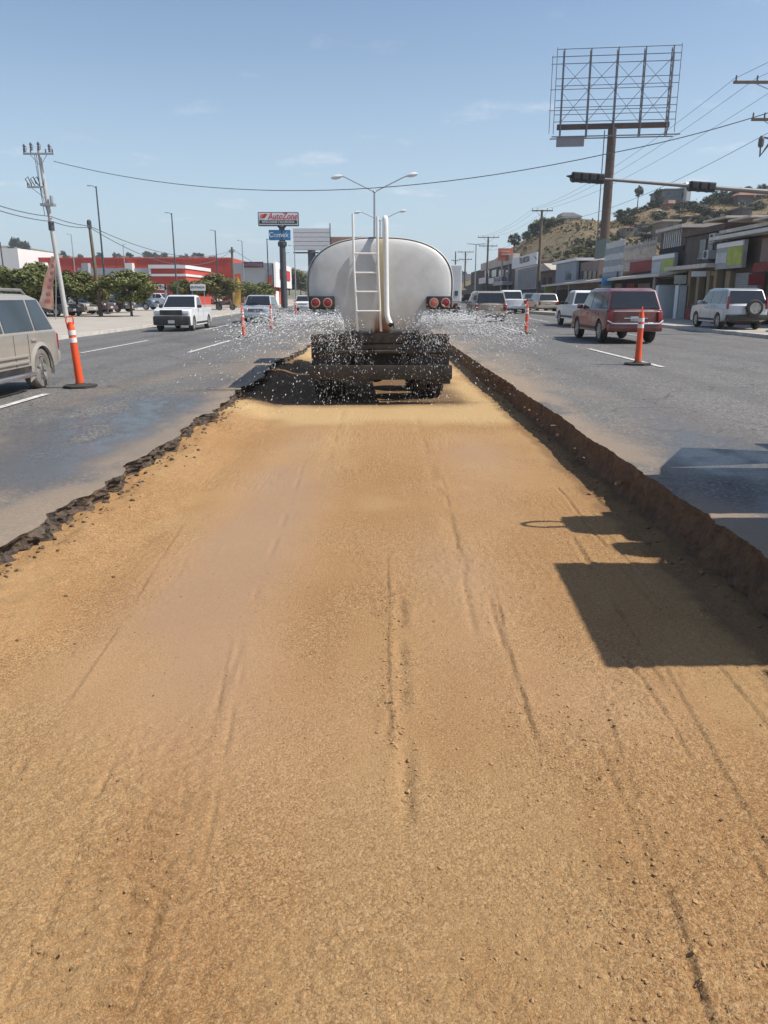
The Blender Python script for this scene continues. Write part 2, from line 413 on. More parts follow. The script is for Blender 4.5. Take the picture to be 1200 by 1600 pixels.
# loose crumbs along the strip by the middle
Z += 0.012*np.exp(-((X-0.05-0.02*np.sin(Y*2))/0.05)**2)*sstep(2.4, 3.0, Y)*sstep(4.6, 4.0, Y)*(vn(X*45, Y*45, 71)-0.35)
# tread blocks of a tyre at the lower left
for gx, sl_, y0, y1, dp, fall, sd in ((0.90, 0.115, 0.8, 3.1, 0.009, 0.10, 1), (1.28, 0.10, 1.4, 3.6, 0.007, 0.08, 2), (1.62, 0.05, 2.2, 4.0, 0.006, 0.1, 3), (0.60, 0.05, 2.9, 4.6, 0.010, 0.06, 4),
                                (-0.62, -0.10, 0.8, 3.6, 0.007, 0.08, 5), (0.03, 0.01, 2.6, 5.2, 0.008, 0.05, 6), (1.28, 0.06, 3.3, 5.4, 0.008, 0.07, 7), (1.86, 0.03, 5.2, 9.5, 0.012, 0.08, 8), (1.60, 0.05, 4.6, 7.0, 0.006, 0.06, 9), (-1.35, -0.06, 2.5, 6.0, 0.005, 0.1, 10)):
    cx = gx + sl_*(2.0-Y)*-1 + 0.012*(fbm(Y*1.6, Y*0+sd, 2, 260+sd)-0.5)*2 + 0.006*(fbm(Y*14, Y*0+sd, 2, 270+sd)-0.5)
    al = sstep(y0-0.2, y0+0.2, Y)*sstep(y1+0.4, y1-0.4, Y)*(0.25+sstep(0.3, 0.6, fbm(Y*2.4, Y*0+sd*3, 2, 290+sd)))
    dd = X-cx; Z += al*dp*np.where(dd > 0, np.exp(-np.maximum(dd, 0)/fall)*sstep(0, 0.010, dd), -0.35*np.exp(-np.maximum(-dd, 0)/0.02))
u = X + 0.84 + 0.10*(Y-2.0); ph = Y/0.066 + np.abs(u)*4.0 + 0.8*vn(X*9, Y*9, 79)
tread = sstep(0.19, 0.17, np.abs(u))*sstep(2.9, 2.1, Y)*sstep(0.22, 0.5, fbm(X*6, Y*6, 2, 77))
Z += tread*(-0.011)*np.maximum(sstep(0.45, 0.8, np.sin(ph*2*math.pi))*sstep(0.02, 0.04, np.abs(u)), np.exp(-((np.abs(u)-0.155)/0.010)**2)*sstep(0.3, 0.5, vn(X*8, Y*9, 78)))
# soil bank on the left, up to the underside of the asphalt
bank = sstep(0.70, 0.05, X-EL-0.02 + 0.10*(fbm(X*2+5, Y*2.5, 3, 81)-0.5)*2)
Z += bank*(0.118 + 0.030*(fbm(X*7, Y*7, 3, 82)-0.5)*2)
Z -= 0.4*sstep(0.12, 0.25, EL-X)
bR = sstep(0.16, 0.0, edgeR(YS)[:, None]-0.10-X)
Z += bR*(0.03+0.06*(fbm(X*6, Y*5, 3, 83)-0.5))
damp = (sstep(0.75, 0.1, np.abs(X+0.95-0.055*(Y-6)))*sstep(2.2, 4.2, Y)*sstep(10.6, 8.0, Y)*sstep(0.30, 0.62, fbm(X*1.1, Y*0.45, 4, 91)+0.08)
        + 0.95*np.exp(-(((X-1.15)/0.42)**2+((Y-8.9)/1.0)**2)) + 0.8*np.exp(-(((X-0.95)/0.35)**2+((Y-6.9)/0.8)**2))*0.5
        + 0.65*np.exp(-(((X-0.55)/0.35)**2+((Y-4.6)/1.2)**2)) + 0.5*np.exp(-(((X-1.0)/0.4)**2+((Y-3.2)/0.5)**2))
        + 0.55*np.exp(-(((X+0.6)/0.6)**2+((Y-3.0)/0.7)**2)) + 0.4*np.exp(-(((X+1.0)/0.35)**2+((Y-9.8)/1.4)**2)))
damp = np.clip(damp*(0.55+0.9*fbm(X*3.2, Y*1.4, 4, 92)), 0, 1)*(1-bank)
dry = sstep(10.9, 11.8, Y + 1.2*(fbm(X*1.2, Y*0.8, 3, 93)-0.5))*sstep(1.0, 0.2, np.abs(fbm(X*0.9, Y*0.4, 3, 94)-0.5)*2)
dry += 0.25*sstep(0.5, 0.7, fbm(X*1.8, Y*0.9, 3, 95))*(1-damp)
damp = damp*(1-np.clip(dry, 0, 1))
mud_shade = sstep(12.6, 13.5, Y+0.5*(fbm(X*2, Y*2, 3, 96)-0.5))*sstep(1.75, 1.2, X+0.3*(fbm(X*1.5, Y*1.2, 3, 97)-0.5))*sstep(24, 20, Y)  # wet soil under the tanker, darkened to deepen the truck's shadow too
mud_shade = np.maximum(mud_shade, 0.6*sstep(0.40, 0.28, edgeR(YS)[:, None]-X+0.16*(fbm(X*5, Y*5, 3, 98)-0.5)))  # shade at the right wall's foot, painted as a ragged dark soil strip
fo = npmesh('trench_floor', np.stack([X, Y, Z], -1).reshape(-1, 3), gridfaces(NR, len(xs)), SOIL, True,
            {'damp': damp.ravel(), 'dry': np.clip(dry, 0, 1).ravel(), 'mud_shade': mud_shade.ravel(), 'grain': np.clip((0.22+0.85*sstep(0.36, 0.66, fbm(X*2.6, Y*1.8, 4, 99))+0.3*rough)*(1-0.75*damp), 0, 1).ravel()})
tag(fo, kind='structure')
def floor_z(x, y):
    i = min(NR-1, max(0, int(np.searchsorted(YS, y)))); j = min(len(xs)-1, max(0, int(np.searchsorted(xs, x)))); return float(Z[i, j])

# ---- roads with a broken inner edge
def road_sheet(name, side):
    edge = edgeL(YS) if side < 0 else edgeR(YS)
    outer = -13.1 if side < 0 else 14.0
    tt = np.concatenate([np.linspace(0, 0.25, 34)[:-1], np.linspace(0.25, 0.62, 18)[:-1], np.linspace(0.62, 1, 8)])
    def lay(ys, ed):
        Xr = ed[:, None] + (outer-ed[:, None])*tt[None, :]; Yr = np.repeat(ys[:, None], len(tt), 1)
        Zr = np.vectorize(lng)(Yr) + (np.where(Xr < 0, -0.08+0.0145*(Xr+2.3), 0.0))
        Zr += 0.007*(fbm(Xr*0.6, Yr*0.25, 3, 101)-0.5)*2
        dist = np.abs(Xr-ed[:, None])
        Zr += np.exp(-(dist/0.12)**2)*0.03*(fbm(Xr*9, Yr*9, 3, 102)-0.62)
        return Xr, Yr, Zr, dist
    ya = YS; far = np.array([44.02, 46, 50, 55, 60, 70, 85, 100, 120, 150, 190, 260, 400, 700])
    ys = np.concatenate([ya, far]); ed = np.concatenate([edge, np.full(len(far), -1.0 if side < 0 else 1.0)])
    Xr, Yr, Zr, dist = lay(ys, ed)
    n1 = fbm(Xr*1.2, Yr*0.5, 4, 103); n2 = fbm(Xr*3, Yr*1.2, 4, 104)
    dust = 0.95*np.exp(-(dist/0.32)**2)*sstep(0.2, 0.55, n2) + 0.55*np.exp(-(dist/1.3)**2)*sstep(0.35, 0.6, n1)
    if side < 0:
        dust += 0.5*np.exp(-(((dist-2.0-0.25*(n1-.5))/0.5)**2))*sstep(0.3, 0.6, n1)*sstep(20, 12, Yr)
        wet = (1.3*np.exp(-((dist-0.95)/0.95)**2)*sstep(5.6, 7.0, Yr)*sstep(13.6, 11, Yr)*sstep(0.36, 0.54, n1+0.14)
               + 0.9*np.exp(-((dist-1.3)/0.9)**2)*sstep(4.6, 5.4, Yr)*sstep(8.5, 6.8, Yr)*sstep(0.38, 0.56, n2+0.10)
               + 0.75*np.exp(-((dist-1.9)/0.9)**2)*sstep(7.5, 9, Yr)*sstep(14, 11, Yr)*sstep(0.42, 0.62, n2))
        dust *= 1+0.6*np.exp(-((Yr-5.0)/1.6)**2)
    else:
        wet = (0.9*np.exp(-((dist-1.0)/0.6)**2)*sstep(4.5, 6.0, Yr)*sstep(14, 8.0, Yr)*sstep(0.40, 0.66, n1+0.05)
               + 0.9*np.exp(-((dist-1.3)/1.2)**2)*sstep(3.5, 5.0, Yr)*sstep(9.0, 7.0, Yr)*sstep(0.34, 0.62, n2+0.05))
    o = npmesh(name, np.stack([Xr, Yr, Zr], -1).reshape(-1, 3), gridfaces(len(ys), len(tt)), ASPH, True,
               {'dust': np.clip(dust, 0, 1).ravel(), 'wet': np.clip(wet*(1-0.5*np.clip(dust, 0, 1))*(0.35+1.1*fbm(Xr*7, Yr*4, 3, 105)), 0, 1).ravel()})
    tag(o, kind='structure')
    return Xr[:NR, 0], Zr[:NR, 0]
exL, ezL = road_sheet('road_left', -1)
exR, ezR = road_sheet('road_right', 1)

# ---- trench walls: broken asphalt over earth
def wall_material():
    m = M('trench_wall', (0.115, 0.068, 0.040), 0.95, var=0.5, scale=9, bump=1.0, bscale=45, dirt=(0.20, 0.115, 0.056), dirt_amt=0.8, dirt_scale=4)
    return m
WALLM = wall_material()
BROKEN = M('broken_asphalt', (0.040, 0.030, 0.024), 0.9, var=0.6, scale=14, bump=1.0, bscale=45, dirt=(0.20, 0.14, 0.09), dirt_amt=0.6, dirt_scale=7)
rows = 15
def wall(name, ex, ez, side):
    t = np.linspace(0, 1, rows)[None, :]; Yw = np.repeat(YS[:, None], rows, 1)
    if side > 0:
        depth = 0.42; run = 0.10
        lean = run*t - 0.03*np.sin(t*math.pi)
        amp = 0.036
    else:
        depth = 0.26; run = 0.07
        lean = run*t - 0.04*np.sin(np.minimum(1, t*1.3)*math.pi); lean[:, 0] = 0; amp = 0.085
    n = fbm(Yw*5.5, t*3.0+Yw*0.3, 4, 120+side, 0.6)-0.5; n2 = fbm(Yw*17, t*7, 3, 140+side)-0.5
    off = (lean + (amp*2*n + amp*0.9*n2)*np.minimum(1, t*7))*(-side)
    Xw = ex[:, None] + off
    Zw = ez[:, None] - depth*t + 0.03*(fbm(Yw*8, t*5, 2, 150)-0.5)*np.minimum(1, t*6)
    Zw[:, 0] = ez
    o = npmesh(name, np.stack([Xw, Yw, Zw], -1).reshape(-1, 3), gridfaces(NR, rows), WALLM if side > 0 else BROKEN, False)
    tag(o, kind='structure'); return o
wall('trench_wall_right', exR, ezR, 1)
wall('trench_wall_left', exL, ezL, -1)

# ---- crumbs of asphalt and clods of earth (nobody could count them)
def clods(name, label, cat, spots, mat):
    V = []; Fq = []
    base = []
    bm = bmesh.new(); bmesh.ops.create_icosphere(bm, subdivisions=1, radius=1)
    bv = np.array([v.co[:] for v in bm.verts]); bf = np.array([[v.index for v in f.verts] for f in bm.faces]); bm.free()
    for (x, y, z, r) in spots:
        s = bv*(1+0.35*(RNG.random((len(bv), 1))-0.5)*2)*np.array([1, 1+0.5*RNG.random(), 0.55+0.35*RNG.random()])*r
        a = RNG.random()*6.28; c, sn = math.cos(a), math.sin(a)
        s = s @ np.array([[c, -sn, 0], [sn, c, 0], [0, 0, 1]])
        Fq.append(bf+len(V)*len(bv)); V.append(s+np.array([x, y, z]))
    o = npmesh(name, np.concatenate(V), np.concatenate(Fq), mat, False)
    tag(o, label, cat, kind='stuff'); return o
sp = []
for _ in range(650):
    y = 3.2+17*RNG.random()**1.4; i = int(np.searchsorted(YS, y)); x = exL[i]+abs(RNG.normal(0, 0.10))+0.02
    tz = floor_z(x, y); r = 0.004+0.020*RNG.random()**4
    sp.append((x, y, max(tz, -0.30)+r*0.3, r))
clods('asphalt_crumbs', 'dark crumbs of broken asphalt along the left lip of the trench', 'rubble', sp, M('asphalt_crumb', (0.10, 0.068, 0.045), 0.95, var=0.5, scale=12))
sp = []
for _ in range(420):
    y = 3.0+13*RNG.random(); i = int(np.searchsorted(YS, y)); x = exR[i]-0.12-abs(RNG.normal(0, 0.07)); r = 0.004+0.018*RNG.random()**4
    sp.append((x, y, floor_z(x, y)+r*0.3, r))
for _ in range(14):
    y = 6.3+5.2*RNG.random(); i = int(np.searchsorted(YS, y)); x = exR[i]-0.08-0.04*RNG.random(); r = 0.012+0.022*RNG.random()
    sp.append((x, y, -0.10-0.12*RNG.random(), r))
clods('earth_clods', 'brown clods of earth along the foot of the right trench wall', 'rubble', sp, M('earth_clod', (0.22, 0.125, 0.06), 0.95, var=0.4, scale=8))
sp = []
for _ in range(5200):
    y = 1.3+3.6*RNG.random()**1.3; x = RNG.uniform(-2.1, 1.95); j = floor_z(x, y); r = 0.0018+0.004*RNG.random()**5
    sp.append((x, y, j+r*0.2, r))
for _ in range(900):
    y = 1.3+1.9*RNG.random(); x = 0.78+0.06*(y-2)+RNG.normal(0, 0.22); r = 0.002+0.006*RNG.random()**4
    sp.append((x, y, floor_z(x, y)+r*0.2, r))
for _ in range(260):
    y = 2.4+2.1*RNG.random(); x = 0.06+RNG.normal(0, 0.05); r = 0.003+0.006*RNG.random()**3
    sp.append((x, y, floor_z(x, y)+r*0.2, r))
clods('soil_crumbs', 'small crumbs and grains of tan soil scattered over the trench floor', 'soil', sp, M('soil_crumb', (0.34, 0.205, 0.095), 0.95, var=0.35, scale=12))
sp = [(-1.75, 4.75, 0, .022), (-1.9, 4.35, 0, .02), (-1.62, 3.75, 0, .014), (-1.0, 2.55, 0, .012), (-1.05, 3.2, 0, .012), (0.5, 1.95, 0, .009), (-0.85, 1.7, 0, .009), (1.2, 2.3, 0, .012), (-1.9, 3.7, 0, 0.016)]
clods('pebbles', 'a few dark pebbles lying on the tan trench floor', 'stone', [(x, y, floor_z(x, y)+r*0.12, r*0.55) for x, y, z, r in sp], M('pebble', (0.13, 0.085, 0.05), 0.9))

# ---- terrain sheet, kerbs, aprons
GROUND = M('dry_ground', (0.34, 0.28, 0.21), 0.95, var=0.25, scale=0.15, bump=0.4, bscale=3, dirt=(0.20, 0.19, 0.10), dirt_amt=0.6, dirt_scale=0.06)
gx = np.array([-1500, -800, -400, -200, -120, -80, -60, -45, -35, -25.2, -25.0, -13.0, -12.98, 0, 13.98, 14.0, 20, 30, 60, 120, 300, 800, 1500.])
gy = np.array([-200, -60, -20, -9, 0, 10, 20, 30, 38, 45, 52, 60, 75, 90, 110, 140, 190, 250, 400, 800, 2500.])
GX, GY = np.meshgrid(gx, gy)
GZ = np.vectorize(lambda a, b: (gz(a, b)-0.03) if (a < -13.0 or a > 13.99) else lng(b)-0.95)(GX, GY)
tag(npmesh('ground', np.stack([GX, GY, GZ], -1).reshape(-1, 3), gridfaces(len(gy), len(gx)), GROUND, False), kind='structure')

CONC = M('pale_concrete', (0.36, 0.33, 0.29), 0.9, var=0.16, scale=0.5, bump=0.3, bscale=12, dirt=(0.36, 0.30, 0.22), dirt_amt=0.55, dirt_scale=0.4)
KERB = M('kerb_concrete', (0.50, 0.48, 0.44), 0.9, var=0.2, scale=1.2, dirt=(0.25, 0.21, 0.16), dirt_amt=0.6, dirt_scale=1.5)
def strip(name, x0, x1, ys, dz, mat, thick=0.12, kind='structure'):
    b = MB(); n = len(ys)
    vs = []
    for y in ys:
        for x, d in ((x0, -thick), (x0, 0), (x1, 0), (x1, -thick)):
            vs.append((x, y, (gz(x0 if abs(x0) > abs(x1) else x1, y) if False else gz((x0+x1)/2, y))+dz+d))
    fs = []
    for i in range(n-1):
        for k in range(3): fs.append((i*4+k, i*4+k+1, (i+1)*4+k+1, (i+1)*4+k))
    fs += [(0, 1, 2, 3), ((n-1)*4+3, (n-1)*4+2, (n-1)*4+1, (n-1)*4)]
    b.add(vs, fs); o = b.build(name, mat); tag(o, kind=kind); return o
ysr = [-20, 0, 15, 30, 38, 44, 50, 58, 70, 90, 120, 160, 190, 300]
strip('kerb_left', -13.28, -13.09, ysr, 0.015, KERB, 0.3)
strip('kerb_right', 13.99, 14.18, ysr, 0.015, KERB, 0.3)
strip('apron_left', -25.0, -13.29, ysr, 0.0, CONC, 0.2)
strip('sidewalk_right', 14.19, 19.4, ysr, 0.0, CONC, 0.2)
strip('median_strip', -0.98, 0.98, [44, 50, 60, 80, 110, 150, 190, 300], 0.13, CONC, 0.3)
LOTM = M('lot_asphalt', (0.20, 0.19, 0.18), 0.9, var=0.2, scale=0.4)
strip('parking_lot', -70, -26.2, [30, 45, 60, 80, 118], 0.02, LOTM, 0.2)
strip('lot_kerb', -26.15, -25.02, [20, 45, 52, 60, 70, 85, 110], 0.10, KERB, 0.3)
# traffic island by the far right kerb
b = MB(); pts = []
for k in range(24):
    a = 2*math.pi*k/24; pts.append((13.1+0.95*math.cos(a), 72+13*math.sin(a), lng(72)-0.05))
b.prism(pts, (0, 0, 0.2)); tag(b.build('traffic_island', CONC), kind='structure')

# lane paint
PAINT = M('lane_paint', (0.62, 0.61, 0.57), 0.8, var=0.12, scale=5, dirt=(0.16, 0.15, 0.14), dirt_amt=0.9, dirt_scale=11)
def dash(x, y0, y1, wd=0.13):
    b = MB(); n = 6; vs = []
    for i in range(n+1):
        y = y0+(y1-y0)*i/n
        for s in (-1, 1): vs.append((x+s*wd/2, y, gz(x, y)+0.013))
    b.add(vs, [(2*i, 2*i+1, 2*i+3, 2*i+2) for i in range(n)])
    o = b.build('lane_marking', PAINT); tag(o, kind='structure')
for y0, y1 in ((6.5, 13.0), (23.0, 29.5), (40, 46), (57, 63), (74, 80)): dash(-5.6, y0, y1)
for y0, y1 in ((23.5, 30.5), (40.5, 47), (57.5, 64)): dash(-8.95, y0, y1)
for y0, y1 in ((16.6, 22.6), (33, 39.5), (50, 56.5), (67, 73)): dash(6.05, y0, y1)
for y0, y1 in ((30, 36), (47, 53), (64, 70)): dash(10.0, y0, y1)

# ------------------------------------------------------------------ shared finishes
BLACK = M('black_plastic', (0.022, 0.021, 0.02), 0.6, var=0.3, scale=6, dirt=(0.12, 0.10, 0.08), dirt_amt=0.35, dirt_scale=4)
RUBBER = M('tyre_rubber', (0.028, 0.027, 0.026), 0.85, var=0.3, scale=8, dirt=(0.13, 0.10, 0.075), dirt_amt=0.4, dirt_scale=5)
DUSTRUB = M('dusty_rubber', (0.20, 0.18, 0.155), 0.9, var=0.3, scale=8, dirt=(0.06, 0.055, 0.05), dirt_amt=0.6, dirt_scale=6)
GLASS = M('car_glass', (0.018, 0.021, 0.024), 0.06, var=0.1, spec=0.6, coat=0.3)
GLASSB = M('car_glass_blue', (0.035, 0.045, 0.055), 0.08, var=0.1, spec=0.7)
CHROME = M('chrome', (0.62, 0.62, 0.62), 0.22, 0.9, var=0.1)
RIM = M('alloy_rim', (0.42, 0.41, 0.39), 0.35, 0.6, var=0.15, dirt=(0.25, 0.22, 0.18), dirt_amt=0.5, dirt_scale=9)
RIMD = M('steel_rim', (0.14, 0.135, 0.13), 0.5, 0.4, var=0.2)
REDL = M('red_lamp', (0.24, 0.014, 0.017), 0.3, var=0.15, coat=0.4)
AMBL = M('amber_lamp', (0.45, 0.13, 0.09), 0.3, var=0.15)
HEADL = M('headlamp', (0.55, 0.56, 0.58), 0.12, 0.3, var=0.2)
PLATE = M('number_plate', (0.45, 0.46, 0.45), 0.5, var=0.3, scale=9)
def paint(name, col, **k):
    k = {**dict(rough=0.33, var=0.06, scale=1.2, coat=0.6, dirt=(0.28, 0.24, 0.19), dirt_amt=0.22, dirt_scale=2.2), **k}
    return M('paint_'+name, col, **k)

_wheels = {}
def wheel_meshes(r, wdt, style, rub):
    key = (round(r, 3), round(wdt, 3), style, rub.name)
    if key in _wheels: return _wheels[key]
    ri = r*0.64; h = wdt/2
    t = MB(); t.lathe([(ri, -h*0.86), (ri*1.08, -h), (r*0.90, -h), (r*0.985, -h*0.72), (r, -h*0.4), (r, h*0.4), (r*0.985, h*0.72), (r*0.90, h), (ri*1.08, h), (ri, h*0.86)], 28, 'X', close=True)
    ot = t.build('tyre', rub, None, True); mt = ot.data; bpy.data.objects.remove(ot)
    d = MB(); rm = RIM if style == 'alloy' else RIMD
    d.mat(BLACK); d.lathe([(ri, -h*0.5), (ri, h*0.52), (0.0, h*0.52)], 24, 'X')
    d.mat(rm); d.lathe([(ri*1.02, h*0.5), (ri*1.02, h*0.92), (ri*0.90, h*0.92), (ri*0.86, h*0.62)], 24, 'X')
    d.lathe([(ri*0.30, h*0.5), (ri*0.28, h*0.9), (0.0, h*0.92)], 12, 'X')
    n = 5
    for k in range(n):
        a = 2*math.pi*k/n; c, s_ = math.cos(a), math.sin(a); wd = ri*0.17
        pr = [(ri*0.2, -wd*0.9), (ri*0.95, -wd*1.5), (ri*0.95, wd*1.5), (ri*0.2, wd*0.9)]
        d.prism([(h*0.60, p*c-q*s_, p*s_+q*c) for p, q in pr], (h*0.24, 0, 0))
    od = d.build('rim', None, None, True); md = od.data; bpy.data.objects.remove(od)
    _wheels[key] = (mt, md); return mt, md
def add_wheel(parent, x, y, r, wdt=0.21, style='alloy', rub=RUBBER, outer=1, name='wheel'):
    mt, md = wheel_meshes(r, wdt, style, rub)
    e = empty(name, (x, y, r)); e.parent = parent
    if outer < 0: e.rotation_euler = (0, 0, math.pi)
    for nm, me in (('tyre', mt), ('rim', md)):
        o = bpy.data.objects.new(nm, me); COL.objects.link(o); o.parent = e
    return e

def soften(o, wd):
    m_ = o.modifiers.new('round', 'BEVEL'); m_.width = wd; m_.segments = 3; m_.limit_method = 'ANGLE'; m_.angle_limit = math.radians(32); m_.harden_normals = True
def loft(parent, name, outline, W, mat, cz, plan=0.12, L=4, low_pts=(), low_z=0.0, low_w=0.93, shrink=0.022):
    ks = [(1.0, shrink), (0.985, shrink*0.35), (0.95, 0.0)] + ([(0.931, 0), (0.93, 0)] if low_pts else []) + [(0.8, 0), (0.45, 0), (0, 0)]
    lay = [(-k, s) for k, s in ks] + [(k, s) for k, s in reversed(ks[:-1])]
    vs = []; n = len(outline)
    for k, s in lay:
        for i, (y, z) in enumerate(outline):
            if i in low_pts and abs(k) <= 0.9301: z = low_z
            yy = y*(1-s); zz = cz+(z-cz)*(1-s)
            e = max(0, abs(yy)-(L/2-0.55))/0.55
            yy -= math.copysign(plan*k*k*e, yy)
            vs.append((k*W/2, yy, zz))
    fs = []
    for a in range(len(lay)-1):
        for i in range(n): fs.append((a*n+i, a*n+(i+1) % n, (a+1)*n+(i+1) % n, (a+1)*n+i))
    fs.append(tuple(range(n))); fs.append(tuple((len(lay)-1)*n+i for i in reversed(range(n))))
    b = MB(); b.add(vs, fs); o = b.build(name, mat, parent, True, 30)
    soften(o, 0.035); return o

def car(name, label, cat, loc, heading, L=4.5, W=1.8, H=1.7, paintm=None, kind='suv', r=0.34, group=None, lower=None, glass=GLASS,
        rub=RUBBER, rims='alloy', bumper=None, zb=None, zh=None, gc=0.27, rails=False, spare=False, cab_front=None, wheel_x=None,
        chrome=False, seams=True, windows=3, tail='side', handle=True):
    root = thing(name, label, cat, loc, heading, group)
    P_ = paintm; bumper = bumper or P_
    zb = zb or (0.60*H if kind in ('suv', 'van', 'pickup') else 0.64*H); zh = zh or (zb-0.04 if kind != 'van' else zb-0.06)
    yf = L/2-0.85; yr = -L/2+0.92; ra = r+0.065
    f = L/2; q = -L/2
    arch = lambda yc: [(yc-ra*math.cos(t), r*0.92+ra*math.sin(t)) for t in [0.0, .35, .75, 1.2, 1.57, 1.94, 2.39, 2.79, 3.14159]]
    low = [(q+0.14, gc+0.10)] + [(yr-ra-0.02, gc+0.06)] + arch(yr) + [(yr+ra+0.02, gc), (yf-ra-0.02, gc)] + arch(yf) + [(yf+ra+0.02, gc+0.03), (f-0.12, gc+0.02)]
    low_pts = []; low_z = 0
    if kind == 'pickup':
        yc = 0.95*(L/5.2); bedf = -L/2+1.55*(L/5.2) if windows > 1 else -L/2+2.05*(L/5.2)
        top = [(f, gc+0.2), (f, 0.60), (f-0.05, zh-0.12), (f-0.18, zh-0.03), (f-0.5, zh), (yc+0.1, zb+0.01), (bedf+0.02, zb), (bedf, zb)]
        k0 = len(low)+len(top); top += [(bedf-0.03, zb), (q+0.10, zb)]; low_pts = (k0, k0+1); low_z = 0.72
        top += [(q+0.06, zb), (q+0.01, zb-0.03), (q, 0.75), (q, 0.52)]
        roof = [(yc+0.05, zb-0.02), (yc-0.62*(L/5.2), H-0.05), (yc-0.85, H), (bedf+0.30, H-0.02), (bedf+0.16, H-0.10), (bedf+0.06, zb-0.02)]
    elif kind == 'sedan':
        yc = f-1.28
        top = [(f, gc+0.16), (f, 0.55), (f-0.04, zh-0.16), (f-0.20, zh-0.07), (f-0.6, zh-0.02), (yc+0.05, zb), (q+0.95, zb+0.02), (q+0.25, zb+0.03), (q+0.04, zb-0.02), (q, zb-0.18), (q, 0.42)]
        roof = [(yc+0.12, zb-0.02), (yc-0.62, H-0.05), (yc-1.1, H), (q+1.55, H-0.04), (q+1.15, H-0.14), (q+0.55, zb)]
    elif kind == 'van':
        yc = f-0.95
        top = [(f, gc+0.16), (f, 0.58), (f-0.05, zh-0.2), (f-0.22, zh-0.1), (f-0.6, zh-0.03), (yc+0.05, zb), (q+0.06, zb), (q+0.01, zb-0.05), (q, zb-0.3), (q, 0.45)]
        roof = [(yc+0.25, zb-0.02), (yc-0.75, H-0.06), (yc-1.2, H), (q+0.55, H-0.02), (q+0.28, H-0.09), (q+0.06, zb-0.02)]
    else:
        yc = f-1.25
        top = [(f, gc+0.18), (f, 0.62), (f-0.05, zh-0.15), (f-0.18, zh-0.06), (f-0.55, zh-0.01), (yc+0.05, zb), (q+0.06, zb), (q+0.01, zb-0.05), (q, zb-0.3), (q, 0.48)]
        roof = [(yc+0.08, zb-0.02), (yc-0.55, H-0.05), (yc-1.0, H), (q+0.75, H-0.02), (q+0.42, H-0.09), (q+0.08, zb-0.02)]
    body = loft(root, 'body', low+top, W, P_, 0.62, 0.13, L, low_pts, low_z)
    # cabin with tumblehome
    wb = W/2-0.035; wt = W/2-0.19
    xz = lambda z: wb+(wt-wb)*max(0, (z-zb))/(H-zb)
    ks = [1, 0.975, 0.9, 0.5, 0]; lay = [-k for k in ks]+ks[-2::-1]; vs = []; n = len(roof)
    for k in lay:
        for y, z in roof:
            zz = z-(0.05 if abs(k) == 1 else 0.016 if abs(k) > 0.97 else 0)*max(0, (z-zb)/(H-zb))
            vs.append((k*xz(zz), y*(1-0.012*k*k), zz))
    fs = []
    for a in range(len(lay)-1):
        for i in range(n): fs.append((a*n+i, a*n+(i+1) % n, (a+1)*n+(i+1) % n, (a+1)*n+i))
    fs.append(tuple(range(n))); fs.append(tuple((len(lay)-1)*n+i for i in reversed(range(n))))
    cb = MB(); cb.add(vs, fs); soften(cb.build('cabin', P_, root, True, 30), 0.05)
    # side glass
    (y0, z0), (y1, z1), (y2, z2), (y3, z3), (y4, z4), (y5, z5) = roof
    zt = H-0.115; zl = zb+0.03
    fa = lambda z: y0+(y1-y0)*(z-z0)/(z1-z0)-0.09          # front pillar line
    ba = lambda z: y5+(y4-y5)*(z-z5)/(z4-z5)+0.10          # rear pillar line
    def side_poly(poly):
        for s in (-1, 1):
            b = MB(); b.prism([(s*(xz(z)+0.002-0.012), y*0.99, z) for y, z in poly], (s*0.017, 0, 0)); b.build('side_window', glass, root)
    cuts = {1: [], 2: [0.50], 3: [0.40, 0.76]}[windows]
    yb0, yb1 = fa(zl), ba(zl); yt0, yt1 = fa(zt), ba(zt)
    edges = [0]+cuts+[1]
    for a, c in zip(edges[:-1], edges[1:]):
        g0 = 0.035 if a else 0; g1 = 0.035 if c < 1 else 0
        ym = lambda t, top_: (yt0+(yt1-yt0)*t) if top_ else (yb0+(yb1-yb0)*t)
        xa = yb0+(yb1-yb0)*a-g0; xc = yb0+(yb1-yb0)*c+g1
        ta = (xa if a else yt0); tcx = (xc if c < 1 else yt1)
        ta = min(ta, yt0); tcx = max(tcx, yt1)
        side_poly([(xa, zl), (ta, zt), (tcx, zt), (xc, zl)])
    def cross_glass(nm, pa, pb, sgn, ins=0.09):
        (ya, za), (yb_, zb_) = pa, pb
        d = Vector((0, yb_-ya, zb_-za)); nrm = Vector((0, d.z, -d.y)).normalized()*sgn
        A = Vector((0, ya, za))+d*ins+nrm*0.004; B = Vector((0, ya, za))+d*(1-ins*0.6)+nrm*0.004
        b = MB(); wa = xz(A.z)-0.07; wbb = xz(B.z)-0.075
        b.prism([(-wa, A.y-0.012*sgn, A.z), (wa, A.y-0.012*sgn, A.z), (wbb, B.y-0.012*sgn, B.z), (-wbb, B.y-0.012*sgn, B.z)], nrm*0.014)
        b.build(nm, glass, root)
    cross_glass('windshield', (y0, z0), (y1, z1), 1)
    cross_glass('rear_window', (y5, z5), (y4, z4), -1, 0.10)
    # wheels
    wx = wheel_x or W/2-0.115
    for y in (yf, yr):
        for s in (-1, 1): add_wheel(root, s*wx, y, r, 0.22, rims, rub, s)
    u = MB(); u.box((0, 0, gc+0.12), (W-0.52, L-0.5, 0.2)); u.build('underbody', BLACK, root)
